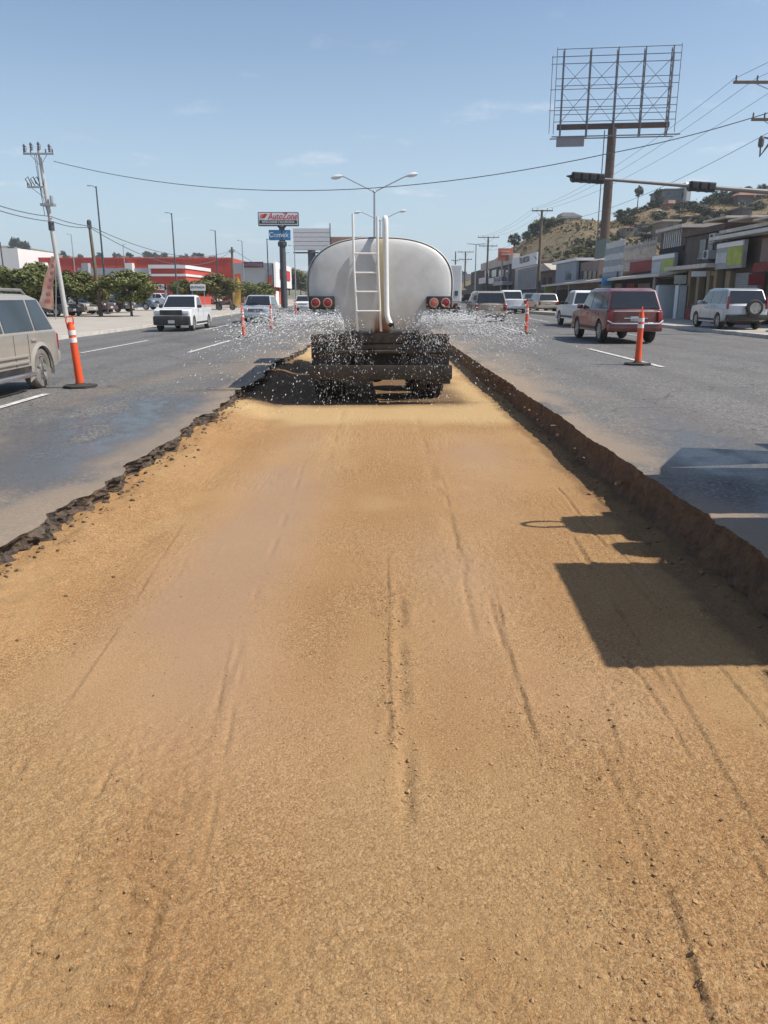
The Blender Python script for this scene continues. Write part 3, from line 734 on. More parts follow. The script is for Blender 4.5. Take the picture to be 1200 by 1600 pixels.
    # lamps, grille, plates, bumpers
    for s in (-1, 1):
        b = MB(); b.bev((s*(W/2-0.27), f-0.115, zh-0.17), (0.36, 0.16, 0.17), 0.03, rz=-s*0.22); b.build('headlight', HEADL, root, True)
        b = MB()
        if tail == 'high': b.bev((s*(W/2-0.09), q+0.13, zb+0.08), (0.09, 0.12, 0.52), 0.02, rz=s*0.2)
        else: b.bev((s*(W/2-0.12), q+0.09, zb-0.20), (0.17, 0.16, 0.30), 0.03, rz=s*0.25)
        b.build('taillight', REDL, root, True)
        b = MB(); b.bev((s*(W/2+0.07), yc-0.22, zb+0.08), (0.20, 0.11, 0.15), 0.03); b.build('side_mirror', BLACK if kind == 'pickup' else P_, root, True)
    b = MB(); b.bev((0, f+0.0, zh-0.20), (W*0.48, 0.06, 0.17), 0.02); 
    gr = b.build('grille', BLACK, root)
    b = MB()
    for k in range(3): b.box((0, f+0.032, zh-0.25+0.05*k), (W*0.44, 0.012, 0.012))
    b.build('grille_bar', CHROME, gr)
    fz = 0.13 if (kind == 'pickup' and bumper is BLACK) else 0.0
    b = MB(); b.bev((0, f-0.04, 0.46+fz*0.5), (W*0.985, 0.26, 0.30+fz), 0.07); b.build('bumper', bumper, root, True)
    if fz: b = MB(); b.bev((0, f+0.03, zh-0.17), (W*0.60, 0.07, 0.24), 0.03); b.build('grille_surround', BLACK, root)
    b = MB(); b.bev((0, q+0.06, 0.50), (W*0.96, 0.26, 0.24), 0.06); b.build('bumper', bumper, root, True)
    b = MB(); b.box((0, f+0.085, 0.47), (0.32, 0.012, 0.15)); b.build('number_plate', PLATE, root)
    b = MB(); b.box((0, q-(0.075 if kind == 'pickup' else 0.012), 0.5 if kind == 'pickup' else 0.78), (0.32, 0.016, 0.15)); b.build('number_plate', PLATE, root)
    # seams and handles
    if seams:
        for s in (-1, 1):
            b = MB()
            ysq = ([yc-0.18, (yb0+yb1)/2+0.1, yr+ra+0.03] if windows > 1 else [yc-0.18, yb1-0.02])
            for y in ysq: b.box((s*(W/2-0.004), y, (zb+gc)/2+0.05), (0.012, 0.014, zb-gc-0.14))
            b.box((s*(W/2-0.003), (yf+yr)/2, gc+0.12), (0.02, yf-yr-2*ra-0.04, 0.10))
            b.build('door_seam', BLACK, root)
            if handle:
                for y in ysq[:-1]:
                    h = MB(); h.bev((s*(W/2+0.008), y-0.75, zb-0.13), (0.035, 0.19, 0.045), 0.012); h.build('door_handle', P_, root)
    if rails:
        for s in (-1, 1):
            b = MB(); b.tube([(s*(wt-0.04), y3+0.05, H-0.03), (s*(wt-0.04), y3+0.18, H+0.05), (s*(wt-0.04), y2-0.1, H+0.06), (s*(wt-0.04), y1-0.1, H-0.01)], 0.024, 6)
            b.build('roof_rail', RIM, root, True)
    if spare:
        e = empty('spare_wheel', (0.22, q-0.10, 0.88)); e.parent = root; e.rotation_euler = (0, 0, -math.pi/2)
        mt, md = wheel_meshes(r, 0.21, 'alloy', RUBBER)
        for nm, me in (('tyre', mt), ('rim', md)):
            o = bpy.data.objects.new(nm, me); COL.objects.link(o); o.parent = e
    if lower:
        for s in (-1, 1):
            for yc_ in (yr, yf):
                b = MB(); n_ = 13
                ri_, ro_ = ra-0.005, ra+0.10
                po = [(yc_-ro_*math.cos(t), r*0.92+ro_*math.sin(t)) for t in np.linspace(-0.35, math.pi+0.35, n_)]
                pi_ = [(yc_-ri_*math.cos(t), r*0.92+ri_*math.sin(t)) for t in np.linspace(-0.25, math.pi+0.25, n_)]
                vs = [(s*(W/2-0.03), y, z) for y, z in pi_]+[(s*(W/2+0.035), y, z) for y, z in pi_]+[(s*(W/2-0.02), y, z) for y, z in po]
                fs = []
                for i in range(n_-1): fs += [(i, i+1, n_+i+1, n_+i), (n_+i, n_+i+1, 2*n_+i+1, 2*n_+i)]
                b.add(vs, fs); b.build('wheel_flare', lower, root, True, 60)
            b = MB(); b.bev((s*(W/2+0.012), (yf+yr)/2, 0.62), (0.035, yf-yr-2*ra-0.22, 0.045), 0.012); b.build('side_moulding', lower, root)
            b = MB(); b.bev((s*(W/2+0.012), (yf+yr)/2, 0.52), (0.035, yf-yr-2*ra-0.22, 0.045), 0.012); b.build('side_moulding', lower, root)
            b = MB(); b.tube([(s*(W/2-0.02), yr+ra+0.06, 0.33), (s*(W/2+0.10), yr+ra+0.16, 0.31), (s*(W/2+0.10), yf-ra-0.16, 0.31), (s*(W/2-0.02), yf-ra-0.06, 0.33)], 0.04, 8); b.build('side_step', CHROME, root, True)
    if chrome:
        b = MB(); b.tube([(-W/2+0.02, q+0.02, 0.72), (-W/2+0.16, q-0.085, 0.63), (W/2-0.16, q-0.085, 0.63), (W/2-0.02, q+0.02, 0.72)], 0.028, 8); b.build('bumper_guard', CHROME, root, True)
        b = MB(); b.box((0, q-0.008, zb-0.03), (W*0.78, 0.03, 0.03)); b.build('tailgate_trim', CHROME, root)
        b = MB(); b.box((0, q-0.02, 0.80), (W*0.42, 0.03, 0.025)); b.build('tailgate_trim', CHROME, root)
    return root
def onroad(x, y): return (x, y, gz(x, y)+0.004)

# ------------------------------------------------------------------ moving traffic
beige = paint('dusty_grey', (0.37, 0.35, 0.315), metal=0.25, var=0.1, dirt=(0.33, 0.285, 0.225), dirt_amt=0.55, dirt_scale=1.1)
white = paint('white', (0.74, 0.75, 0.76)); silver = paint('silver', (0.46, 0.48, 0.51), metal=0.35)
tan = paint('tan', (0.33, 0.265, 0.20), metal=0.2); red = paint('red', (0.15, 0.013, 0.012)); dark = paint('dark', (0.045, 0.045, 0.05))
champ = paint('champagne', (0.42, 0.38, 0.32), metal=0.3); wine = paint('wine', (0.08, 0.022, 0.03)); blue = paint('slate_blue', (0.08, 0.12, 0.17))
PI = math.pi
T = 'vehicles driving on the boulevard'
car('sport_utility_car', 'dusty grey-beige sport utility car with roof rails cut by left picture edge', 'car', onroad(-6.98, 12.62), PI, 4.75, 1.82, 1.66, beige, 'suv', 0.365, T,
    lower=beige, rub=DUSTRUB, rails=True, glass=GLASSB)
car('pickup_truck', 'white single-cab pickup with black bumper driving towards the camera', 'pickup', onroad(-10.15, 41.3), PI, 5.2, 1.82, 1.74, white, 'pickup', 0.37, T,
    bumper=BLACK, windows=1, rims='alloy', zb=1.10, zh=1.08)
car('sport_utility_car', 'silver sport utility car coming head-on behind two orange posts', 'car', onroad(-7.75, 51.8), PI, 4.6, 1.83, 1.68, silver, 'suv', 0.35, T, rails=False)
car('hatchback_car', 'small white car coming head-on just left of the tanker', 'car', onroad(-7.75, 82), PI, 4.2, 1.75, 1.52, white, 'suv', 0.32, T)
car('minivan', 'tan minivan seen from behind right of the tanker', 'van', onroad(6.35, 47.6), 0, 4.9, 1.85, 1.76, tan, 'van', 0.34, T, chrome=False)
car('pickup_truck', 'white pickup with roof beacon driving away ahead of the tan minivan', 'pickup', onroad(10.9, 66.5), 0, 5.3, 1.88, 1.84, white, 'pickup', 0.38, T, windows=2, bumper=CHROME)
car('sport_utility_car', 'dark red sport utility car with chrome rear guard behind an orange post', 'car', onroad(8.12, 27.4), 0, 4.7, 1.80, 1.74, red, 'suv', 0.37, T, chrome=True, gc=0.34)
car('pickup_truck', 'white crew-cab pickup partly hidden behind the dark red car', 'pickup', onroad(10.6, 41.0), 0, 5.2, 1.83, 1.78, white, 'pickup', 0.38, T, windows=2, gc=0.36)
car('sport_utility_car', 'silver sport utility car with spare wheel on its back door by the shops', 'car', (15.45, 35.2, 0.125), math.radians(-3), 4.5, 1.76, 1.70, silver, 'suv', 0.34, None,
    bumper=BLACK, spare=True, tail='high', rails=False)
car('sport_utility_car', 'silver car parked at right kerb before the traffic island', 'car', onroad(14.0, 68.5), 0.06, 4.4, 1.75, 1.6, champ, 'suv', 0.33)
car('sedan_car', 'dark sedan parked at right kerb beyond the silver car', 'car', onroad(14.6, 77), 0.0, 4.5, 1.75, 1.5, dark, 'sedan', 0.32)

# box truck beyond the tanker
bt = thing('box_truck', 'white box truck driving away, half hidden by the right side of the tanker', 'truck', onroad(4.05, 54.5), 0.0, T)
BOXW = M('white_box_panel', (0.66, 0.67, 0.67), 0.5, var=0.06, dirt=(0.35, 0.32, 0.28), dirt_amt=0.3, dirt_scale=1)
b = MB(); b.bev((0, 0, 2.2), (2.45, 6.4, 2.3), 0.05); b.build('cargo_box', BOXW, bt)
b = MB(); b.bbox((-1.12, -3.235, 1.12), (-0.02, -3.205, 3.25)); b.build('door', BOXW, bt)
b = MB(); b.bbox((0.02, -3.235, 1.12), (1.12, -3.205, 3.25)); b.build('door', BOXW, bt)
b = MB(); b.bbox((0.78, -3.25, 1.45), (1.0, -3.238, 1.75)); b.build('sticker', M('dark_sticker', (0.06, 0.08, 0.1), 0.6), bt)
b = MB(); b.bbox((-0.5, -3.0, 0.75), (0.5, 4.8, 1.03)); b.build('chassis', BLACK, bt)
b = MB(); b.bbox((-1.15, -3.25, 0.55), (1.15, -3.12, 0.75)); b.build('bumper', BLACK, bt)
b = MB(); b.bev((0, 4.2, 1.65), (2.2, 1.7, 1.9), 0.12); b.build('cab', white, bt, True)
b = MB(); b.bbox((-0.95, 5.04, 1.75), (0.95, 5.07, 2.4)); b.build('windshield', GLASS, bt)
for s in (-1, 1):
    b = MB(); b.bbox((s*1.0, -3.265, 0.85), (s*0.72, -3.2, 0.98)); b.build('taillight', REDL, bt)
    for y in (-1.9, 4.0): add_wheel(bt, s*0.98, y, 0.45, 0.3, 'steel', RUBBER, s)

# ------------------------------------------------------------------ water tanker
TK = thing('water_tanker', 'white water tanker truck seen from behind, ladder on its tank, spraying water', 'truck', (0.02, 13.35, FLOOR_Z+0.004), math.radians(2.5))
def tank_material():
    m = M('tank_paint', (0.56, 0.56, 0.55), 0.45, 0.05, var=0.05, scale=2.0, coat=0.15, dirt=(0.36, 0.34, 0.30), dirt_amt=0.6, dirt_scale=1.6)
    t = m.node_tree; bs = t.nodes['Principled BSDF']
    src = bs.inputs['Base Color'].links[0].from_socket
    tcn = t.nodes.new('ShaderNodeTexCoord'); sp_ = t.nodes.new('ShaderNodeSeparateXYZ'); t.links.new(tcn.outputs['Object'], sp_.inputs[0])
    def math_(op, a, b_=None, cl=False):
        n = t.nodes.new('ShaderNodeMath'); n.operation = op; n.use_clamp = cl
        for i, v in enumerate((a, b_)):
            if v is None: continue
            if isinstance(v, (int, float)): n.inputs[i].default_value = v
            else: t.links.new(v, n.inputs[i])
        return n.outputs[0]
    def mixs(f, A, B):
        k = t.nodes.new('ShaderNodeMix'); k.data_type = 'RGBA'; t.links.new(f, k.inputs['Factor']); t.links.new(A, k.inputs['A']); k.inputs['B'].default_value = (*B, 1); return k.outputs['Result']
    nz = t.nodes.new('ShaderNodeTexNoise'); nz.inputs['Scale'].default_value = 7; nz.inputs['Detail'].default_value = 6
    mp = t.nodes.new('ShaderNodeMapping'); mp.inputs['Scale'].default_value = (3.5, 1, 0.5); t.links.new(tcn.outputs['Object'], mp.inputs[0]); t.links.new(mp.outputs[0], nz.inputs['Vector'])
    # rust streak running down beside the vent pipe (a stain of the rear head only)
    dx = math_('ABSOLUTE', math_('SUBTRACT', sp_.outputs['X'], 0.015))
    wob = math_('MULTIPLY', math_('SUBTRACT', nz.outputs[0], 0.5), 0.12)
    st = math_('SUBTRACT', 1.0, math_('DIVIDE', math_('ADD', dx, wob), 0.085), True)
    rear = math_('LESS_THAN', sp_.outputs['Y'], 0.12)
    st1 = math_('MULTIPLY', math_('MULTIPLY', math_('MINIMUM', math_('MULTIPLY', st, 2.2), 1.0), 0.75), rear)
    c = mixs(st1, src, (0.40, 0.30, 0.13))
    lowz = math_('SUBTRACT', 1.0, math_('DIVIDE', math_('SUBTRACT', sp_.outputs['Z'], 1.17), 0.34), True)
    st2 = math_('MULTIPLY', math_('MULTIPLY', math_('SUBTRACT', 1.0, math_('DIVIDE', math_('ADD', dx, math_('MULTIPLY', wob, 2.2)), 0.17), True), math_('MULTIPLY', lowz, 2.6)), rear)
    c = mixs(math_('MINIMUM', st2, 0.95), c, (0.20, 0.06, 0.015))
    nb = t.nodes.new('ShaderNodeTexNoise'); nb.inputs['Scale'].default_value = 2.4; nb.inputs['Detail'].default_value = 7
    t.links.new(tcn.outputs['Object'], nb.inputs['Vector'])
    sx_ = math_('SUBTRACT', 1.0, math_('DIVIDE', math_('ABSOLUTE', math_('SUBTRACT', sp_.outputs['X'], 0.25)), 0.45), True)
    c = mixs(math_('MULTIPLY', math_('MULTIPLY', sx_, math_('SUBTRACT', nb.outputs[0], 0.40, True)), 1.3), c, (0.40, 0.33, 0.22))
    t.links.new(c, bs.inputs['Base Color'])
    return m
TANKM = tank_material()
DKMET = M('dirty_black_steel', (0.026, 0.021, 0.018), 0.55, 0.2, var=0.4, scale=5, dirt=(0.10, 0.065, 0.04), dirt_amt=0.5, dirt_scale=3)
WPIPE = M('white_pipe', (0.72, 0.72, 0.70), 0.4, var=0.08, dirt=(0.45, 0.42, 0.36), dirt_amt=0.3, dirt_scale=6)
ta, tb, tzc, tn = 1.215, 0.775, 1.945, 2.55
def ring(k, y, n=64):
    o = []
    for i in range(n):
        t = 2*math.pi*i/n; c, s_ = math.cos(t), math.sin(t)
        o.append((k*ta*math.copysign(abs(c)**(2/tn), c), y, tzc+k*tb*math.copysign(abs(s_)**(2/tn), s_)))
    return o
b = MB(); vs = []; rings = [(0.0001, 0.0), (0.25, 0.003), (0.5, 0.012), (0.72, 0.028), (0.86, 0.046), (0.95, 0.068), (0.985, 0.09), (1.0, 0.12), (1.0, 1.6), (1.0, 3.2), (1.0, 4.7), (0.97, 4.76), (0.8, 4.84), (0.4, 4.9), (0.0001, 4.92)]
for k, y in rings: vs += ring(k, y)
fs = []
for i in range(len(rings)-1):
    for k in range(64): fs.append((i*64+k, i*64+(k+1) % 64, (i+1)*64+(k+1) % 64, (i+1)*64+k))
b.add(vs, fs); tk = b.build('tank', TANKM, TK, True, 50)
b = MB(); vs = ring(1.004, 0.085)+ring(1.018, 0.10)+ring(1.018, 0.15)+ring(1.002, 0.16)
b.add(vs, [(i*64+k, i*64+(k+1) % 64, (i+1)*64+(k+1) % 64, (i+1)*64+k) for i in range(3) for k in range(64)]); b.build('tank_rim', M('tank_rim_paint', (0.40, 0.40, 0.39), 0.5, var=0.15, dirt=(0.2, 0.15, 0.1), dirt_amt=0.4), TK, True)
for y in (1.6, 3.2):
    b = MB(); vs = ring(1.003, y-0.04)+ring(1.01, y-0.035)+ring(1.01, y+0.035)+ring(1.003, y+0.04)
    b.add(vs, [(i*64+k, i*64+(k+1) % 64, (i+1)*64+(k+1) % 64, (i+1)*64+k) for i in range(3) for k in range(64)]); b.build('tank_band', TANKM, TK, True)
b = MB(); b.bev((-0.50, 0.95, 2.71), (0.66, 0.7, 0.12), 0.015); b.build('hatch', M('rusty_hatch', (0.22, 0.17, 0.14), 0.8, var=0.4, scale=6, dirt=(0.3, 0.1, 0.05), dirt_amt=0.6, dirt_scale=5), TK)
# ladder
ld = empty('ladder'); ld.parent = TK
for x, zt_ in ((-0.44, 3.07), (-0.045, 3.03)):
    b = MB(); b.tube([(x+0.05, -0.055, 1.22), (x+0.03, -0.10, 1.55), (x, -0.12, 2.2), (x-0.01, -0.10, 2.75), (x-0.012, -0.08, zt_)], 0.021, 8); b.build('rail', WPIPE, ld, True)
for z in (1.55, 1.86, 2.16, 2.46):
    b = MB(); dxx = 0.03*(2.46-z)/0.9; b.tube([(-0.44+dxx, -0.115, z), (-0.045+dxx, -0.115, z)], 0.015, 8); b.build('rung', WPIPE, ld, True)
b = MB()
for x in (-0.40, -0.01):
    b.tube([(x, -0.09, 1.45), (x, 0.02, 1.45)], 0.012, 6); b.tube([(x-0.03, -0.11, 2.35), (x-0.03, 0.03, 2.35)], 0.012, 6)
b.build('bracket', WPIPE, ld, True)
b = MB(); b.tube([(0.16, -0.16, 1.34), (0.13, -0.13, 1.40), (0.105, -0.10, 1.48), (0.095, -0.085, 1.62), (0.085, -0.07, 2.3), (0.08, -0.06, 2.86), (0.08, -0.03, 2.98), (0.08, 0.05, 3.02), (0.08, 0.14, 2.96), (0.08, 0.17, 2.70)], 0.044, 12)
vp = b.build('vent_pipe', WPIPE, TK, True)
b = MB(); b.tube([(0.155, -0.155, 1.345), (0.175, -0.172, 1.318)], 0.046, 12); b.build('pipe_mouth', DKMET, vp, True)
b = MB(); b.tube([(0.21, -0.06, 1.36), (0.225, -0.06, 1.26)], 0.008, 6); b.build('drain_cock', DKMET, TK)
# lamps
for s in (-1, 1):
    bx_ = empty('light_box', (s*0.985, -0.015, 1.685)); bx_.parent = TK
    b = MB(); b.bev((0, 0, 0), (0.43, 0.13, 0.21), 0.03); b.build('housing', DKMET, bx_, True)
    for i, x in enumerate((-0.10, 0.10)):
        amb = (s > 0 and x < 0)
        b = MB(); b.lathe([(0.062, -0.064), (0.078, -0.066), (0.078, -0.088), (0.062, -0.092)], 24, 'Y', (x, 0, 0), close=True); b.build('lamp_ring', M('lamp_ring', (0.38, 0.27, 0.25), 0.5, var=0.2), bx_, True)
        b = MB(); b.lathe([(0.063, -0.064), (0.060, -0.088), (0.03, -0.096), (0.0, -0.098)], 20, 'Y', (x, 0, 0)); b.build('lamp_lens', AMBL if amb else REDL, bx_, True)
b = MB(); b.box((-0.93, -0.05, 1.505), (0.31, 0.01, 0.13)); pl = b.build('number_plate', M('grey_plate', (0.24, 0.26, 0.26), 0.5, var=0.3, scale=12), TK)
lettering('TP 18 692', 0.075, M('plate_ink', (0.04, 0.05, 0.05), 0.6), pl, (-0.93, -0.058, 1.50), FACE_CAM, depth=0.001)
b = MB(); b.tube([(0.98, -0.06, 1.62), (0.98, -0.09, 1.56), (0.97, -0.09, 1.47)], 0.010, 6); b.build('hose_tap', CHROME, TK)
# chassis, spray bar, flaps, bumper
b = MB(); b.bbox((-0.46, 0.15, 0.78), (-0.36, 7.4, 1.05)); b.bbox((0.36, 0.15, 0.78), (0.46, 7.4, 1.05))
for y in (0.5, 1.6, 3.0, 4.4): b.bbox((-0.36, y, 0.82), (0.36, y+0.1, 1.0))
b.build('chassis', DKMET, TK)
b = MB(); b.bbox((-0.62, -0.02, 1.02), (0.62, 0.25, 1.19)); b.bbox((-0.60, -0.07, 0.93), (0.60, 0.06, 1.0)); b.build('cross_beam', DKMET, TK)
b = MB(); b.bbox((-1.16, 0.30, 0.60), (1.16, 0.36, 1.16)); b.build('frame_panel', DKMET, TK)
b = MB(); b.tube([(-1.15, -0.05, 0.88), (1.15, -0.05, 0.88)], 0.04, 10); b.tube([(-0.5, -0.05, 0.88), (-0.55, 0.0, 1.15)], 0.04, 8); b.tube([(0.5, -0.05, 0.88), (0.55, 0.0, 1.15)], 0.04, 8); b.build('spray_bar', DKMET, TK, True)
for s in (-1, 1):
    b = MB(); b.lathe([(0.03, 0), (0.05, 0.05), (0.055, 0.10), (0.02, 0.11)], 12, 'Z', (s*0.60, -0.07, 1.13)); b.build('spray_nozzle', DKMET, TK, True)
    b = MB(); vs = []; n_ = 9
    for j in range(5):
        for i in range(n_):
            x = s*(0.52+0.66*i/(n_-1)); vs.append((x, 0.02+0.02*math.sin(i*1.7+j*0.6), 1.16-0.155*j))
    vs2 = [(x, y+0.02, z) for x, y, z in vs]; m_ = len(vs)
    fs = [(j*n_+i, j*n_+i+1, (j+1)*n_+i+1, (j+1)*n_+i) for j in range(4) for i in range(n_-1)]
    b.add(vs+vs2, fs+[tuple(k+m_ for k in reversed(f)) for f in fs]); b.build('mud_flap', M('mud_flap_rubber', (0.035, 0.026, 0.022), 0.7, var=0.4, scale=6, dirt=(0.16, 0.10, 0.07), dirt_amt=0.5, dirt_scale=4), TK, True)
b = MB(); b.bev((0.0, -0.12, 0.54), (2.42, 0.16, 0.24), 0.025); bp_ = b.build('rear_bumper', DKMET, TK, True)
b = MB(); b.bev((0.93, -0.10, 0.385), (0.52, 0.05, 0.09), 0.01); b.build('step_plate', DKMET, bp_)
b = MB(); b.bbox((-0.44, -0.06, 0.62), (-0.36, 0.5, 0.9)); b.bbox((0.36, -0.06, 0.62), (0.44, 0.5, 0.9)); b.build('bumper_bracket', DKMET, TK)
for y in (0.95, 2.25):
    for s in (-1, 1):
        for x in (0.74, 1.03):
            add_wheel(TK, s*x, y, 0.50, 0.26, 'steel', RUBBER, s)
    b = MB(); b.tube([(-1.05, y, 0.5), (1.05, y, 0.5)], 0.08, 10); b.lathe([(0.0, -0.2), (0.16, -0.15), (0.22, 0), (0.16, 0.15), (0, 0.2)], 16, 'Y', (-0.05, y, 0.48)); b.build('axle', DKMET, TK, True)
for s in (-1, 1): add_wheel(TK, s*1.0, 7.0, 0.50, 0.28, 'steel', RUBBER, s)
b = MB(); b.bev((0, 6.05, 1.75), (2.25, 1.6, 1.75), 0.14); b.build('cab', white, TK, True)
b = MB(); b.bev((0, 7.35, 1.25), (1.7, 1.5, 0.95), 0.16); b.build('hood', white, TK, True)
b = MB(); b.bbox((-0.95, 6.86, 1.75), (0.95, 6.89, 2.45)); b.build('windshield', GLASS, TK)
b = MB(); b.bbox((-0.6, 5.22, 1.85), (0.6, 5.245, 2.35)); b.build('rear_window', GLASS, TK)
for s in (-1, 1):
    b = MB(); b.bbox((s*1.11, 5.6, 1.8), (s*1.14, 6.6, 2.4)); b.build('side_window', GLASS, TK)
    b = MB(); b.bbox((s*1.35, 6.75, 1.55), (s*1.15, 6.85, 2.15)); b.build('side_mirror', BLACK, TK)
    b = MB(); b.bev((s*1.0, 7.0, 1.08), (0.45, 1.3, 0.12), 0.05); b.build('fender', white, TK)
b = MB(); b.bev((0, 8.15, 0.7), (2.2, 0.2, 0.3), 0.04); b.build('front_bumper', CHROME, TK)

# ---- water thrown out by the spray nozzles
def water_material():
    m = bpy.data.materials.new('spray_water'); m.use_nodes = True; t = m.node_tree; bs = t.nodes['Principled BSDF']
    bs.inputs['Base Color'].default_value = (0.93, 0.95, 0.97, 1); bs.inputs['Roughness'].default_value = 0.12
    bs.inputs['Transmission Weight'].default_value = 0.2; bs.inputs['IOR'].default_value = 1.33; bs.inputs['Specular IOR Level'].default_value = 0.9
    return m
WATER = water_material()
oct_v = np.array([(1, 0, 0), (-1, 0, 0), (0, 1, 0), (0, -1, 0), (0, 0, 1), (0, 0, -1)], float)
oct_f = np.array([(0, 2, 4), (2, 1, 4), (1, 3, 4), (3, 0, 4), (2, 0, 5), (1, 2, 5), (3, 1, 5), (0, 3, 5)])
def spray(s, label):
    V = []; Fc = []; c = TK.matrix_basis
    N = 14500
    o0 = np.array([s*0.62, -0.09, 1.22])
    cnt = 0
    for i in range(N):
        core = i < 9500
        k = RNG.random()
        if core:
            vx = s*(0.3+5.2*RNG.random()); vz = 2.08+RNG.normal(0, 0.26); vy = RNG.normal(-0.15, 0.30)
            t = RNG.random()**0.9*0.50
            r = 0.0014+0.0055*RNG.random()**3
        elif k < 0.46:                                       # falling curtain before the flaps
            vx = s*RNG.uniform(-1.2, 1.1); vz = RNG.uniform(0.2, 2.2); vy = RNG.normal(-0.25, 0.3); t = RNG.uniform(0.05, 0.75); r = 0.0014+0.0045*RNG.random()**3
        else:
            vx = s*(0.3+5.6*RNG.random()**1.2); vz = RNG.uniform(0.3, 2.2); vy = RNG.normal(-0.8, 0.9); t = RNG.uniform(0.12, 0.95); r = 0.0014+0.0055*RNG.random()**4
        drag = (1-math.exp(-0.9*t))/0.9
        p = o0+np.array([vx*drag, vy*drag, vz*t-4.9*t*t])+RNG.normal(0, 0.02+0.035*t, 3)
        if p[2] < 0.02: continue
        vel = np.array([vx, vy, vz-9.8*t]); vel /= np.linalg.norm(vel)+1e-6
        st = 1.0+(4.5*RNG.random()**2 if core else 2.6*RNG.random()**2)
        sh = oct_v*(0.7+0.6*RNG.random((6, 1)))*r
        sh = sh + np.outer(sh @ vel, vel)*st
        V.append(sh+p); Fc.append(oct_f+6*cnt); cnt += 1
    # ragged filaments of the jet itself
    me = npmesh('water_spray', np.concatenate(V), np.concatenate(Fc), WATER, True)
    me.location = TK.location; me.rotation_euler = TK.rotation_euler
    tag(me, label, 'water', kind='stuff')
    return me
def sheet_material():
    m = bpy.data.materials.new('water_sheet'); m.use_nodes = True; t = m.node_tree; bs = t.nodes['Principled BSDF']
    bs.inputs['Base Color'].default_value = (0.92, 0.94, 0.96, 1); bs.inputs['Roughness'].default_value = 0.25
    uv = t.nodes.new('ShaderNodeAttribute'); uv.attribute_name = 'fan_u'; vv = t.nodes.new('ShaderNodeAttribute'); vv.attribute_name = 'fan_v'
    cb = t.nodes.new('ShaderNodeCombineXYZ')
    for i, (n, k) in enumerate(((uv, 26.0), (vv, 7.0))):
        mu = t.nodes.new('ShaderNodeMath'); mu.operation = 'MULTIPLY'; mu.inputs[1].default_value = k; t.links.new(n.outputs['Fac'], mu.inputs[0]); t.links.new(mu.outputs[0], cb.inputs[i])
    nz = t.nodes.new('ShaderNodeTexNoise'); nz.inputs['Scale'].default_value = 1.0; nz.inputs['Detail'].default_value = 6; nz.inputs['Roughness'].default_value = 0.7; t.links.new(cb.outputs[0], nz.inputs['Vector'])
    # the film tears open as it travels
    ad = t.nodes.new('ShaderNodeMath'); ad.operation = 'MULTIPLY_ADD'; ad.inputs[1].default_value = 0.24; ad.inputs[2].default_value = 0.40; t.links.new(vv.outputs['Fac'], ad.inputs[0])
    sb = t.nodes.new('ShaderNodeMath'); sb.operation = 'SUBTRACT'; t.links.new(nz.outputs[0], sb.inputs[0]); t.links.new(ad.outputs[0], sb.inputs[1])
    mr = t.nodes.new('ShaderNodeMapRange'); mr.inputs[1].default_value = 0.0; mr.inputs[2].default_value = 0.12; mr.inputs[3].default_value = 0.0; mr.inputs[4].default_value = 0.8; t.links.new(sb.outputs[0], mr.inputs[0])
    tl = t.nodes.new('ShaderNodeBsdfTranslucent'); tl.inputs[0].default_value = (0.95, 0.97, 1, 1); df = t.nodes.new('ShaderNodeBsdfDiffuse'); df.inputs[0].default_value = (0.95, 0.97, 1, 1)
    m1 = t.nodes.new('ShaderNodeMixShader'); t.links.new(df.outputs[0], m1.inputs[1]); t.links.new(tl.outputs[0], m1.inputs[2])
    m2 = t.nodes.new('ShaderNodeMixShader'); m2.inputs[0].default_value = 0.25; t.links.new(m1.outputs[0], m2.inputs[1]); t.links.new(bs.outputs[0], m2.inputs[2])
    tr = t.nodes.new('ShaderNodeBsdfTransparent'); m3 = t.nodes.new('ShaderNodeMixShader')
    t.links.new(mr.outputs[0], m3.inputs[0]); t.links.new(tr.outputs[0], m3.inputs[1]); t.links.new(m2.outputs[0], m3.inputs[2])
    t.links.new(m3.outputs[0], t.nodes['Material Output'].inputs['Surface'])
    return m
SHEET = sheet_material()
def sheet(s, label):
    V = []; Fq = []; U = []; W_ = []; off = 0
    for layer in range(4):
        nu, nv = 60, 40
        for i in range(nu):
            u = i/(nu-1)
            for j in range(nv):
                v = j/(nv-1); t = 0.015+0.43*v*(0.75+0.25*math.sin(u*9+layer*2))
                vx = s*(0.25+4.9*u); vz = 2.15-0.28*layer-0.25*u+0.12*math.sin(u*23+layer); vy = -0.15+0.22*(layer-1)+0.10*math.sin(u*15)
                dr = (1-math.exp(-0.9*t))/0.9
                V.append((s*0.62+vx*dr, -0.09+vy*dr+0.02*math.sin(u*40+v*9), 1.22+vz*t-4.9*t*t+0.012*math.sin(u*31+v*13))); U.append(u+layer*3.7+s); W_.append(v)
        Fq.append(gridfaces(nu, nv)+off); off += nu*nv
    o = npmesh('water_sheet', np.array(V), np.concatenate(Fq), SHEET, True, {'fan_u': U, 'fan_v': W_})
    o.location = TK.location; o.rotation_euler = TK.rotation_euler; tag(o, label, 'water', kind='stuff')
sheet(-1, 'torn film of water fanning left from the tanker nozzle')
sheet(1, 'torn film of water fanning right from the tanker nozzle')
spray(-1, 'white water spray thrown to the left from behind the tanker')
spray(1, 'white water spray thrown to the right from behind the tanker')

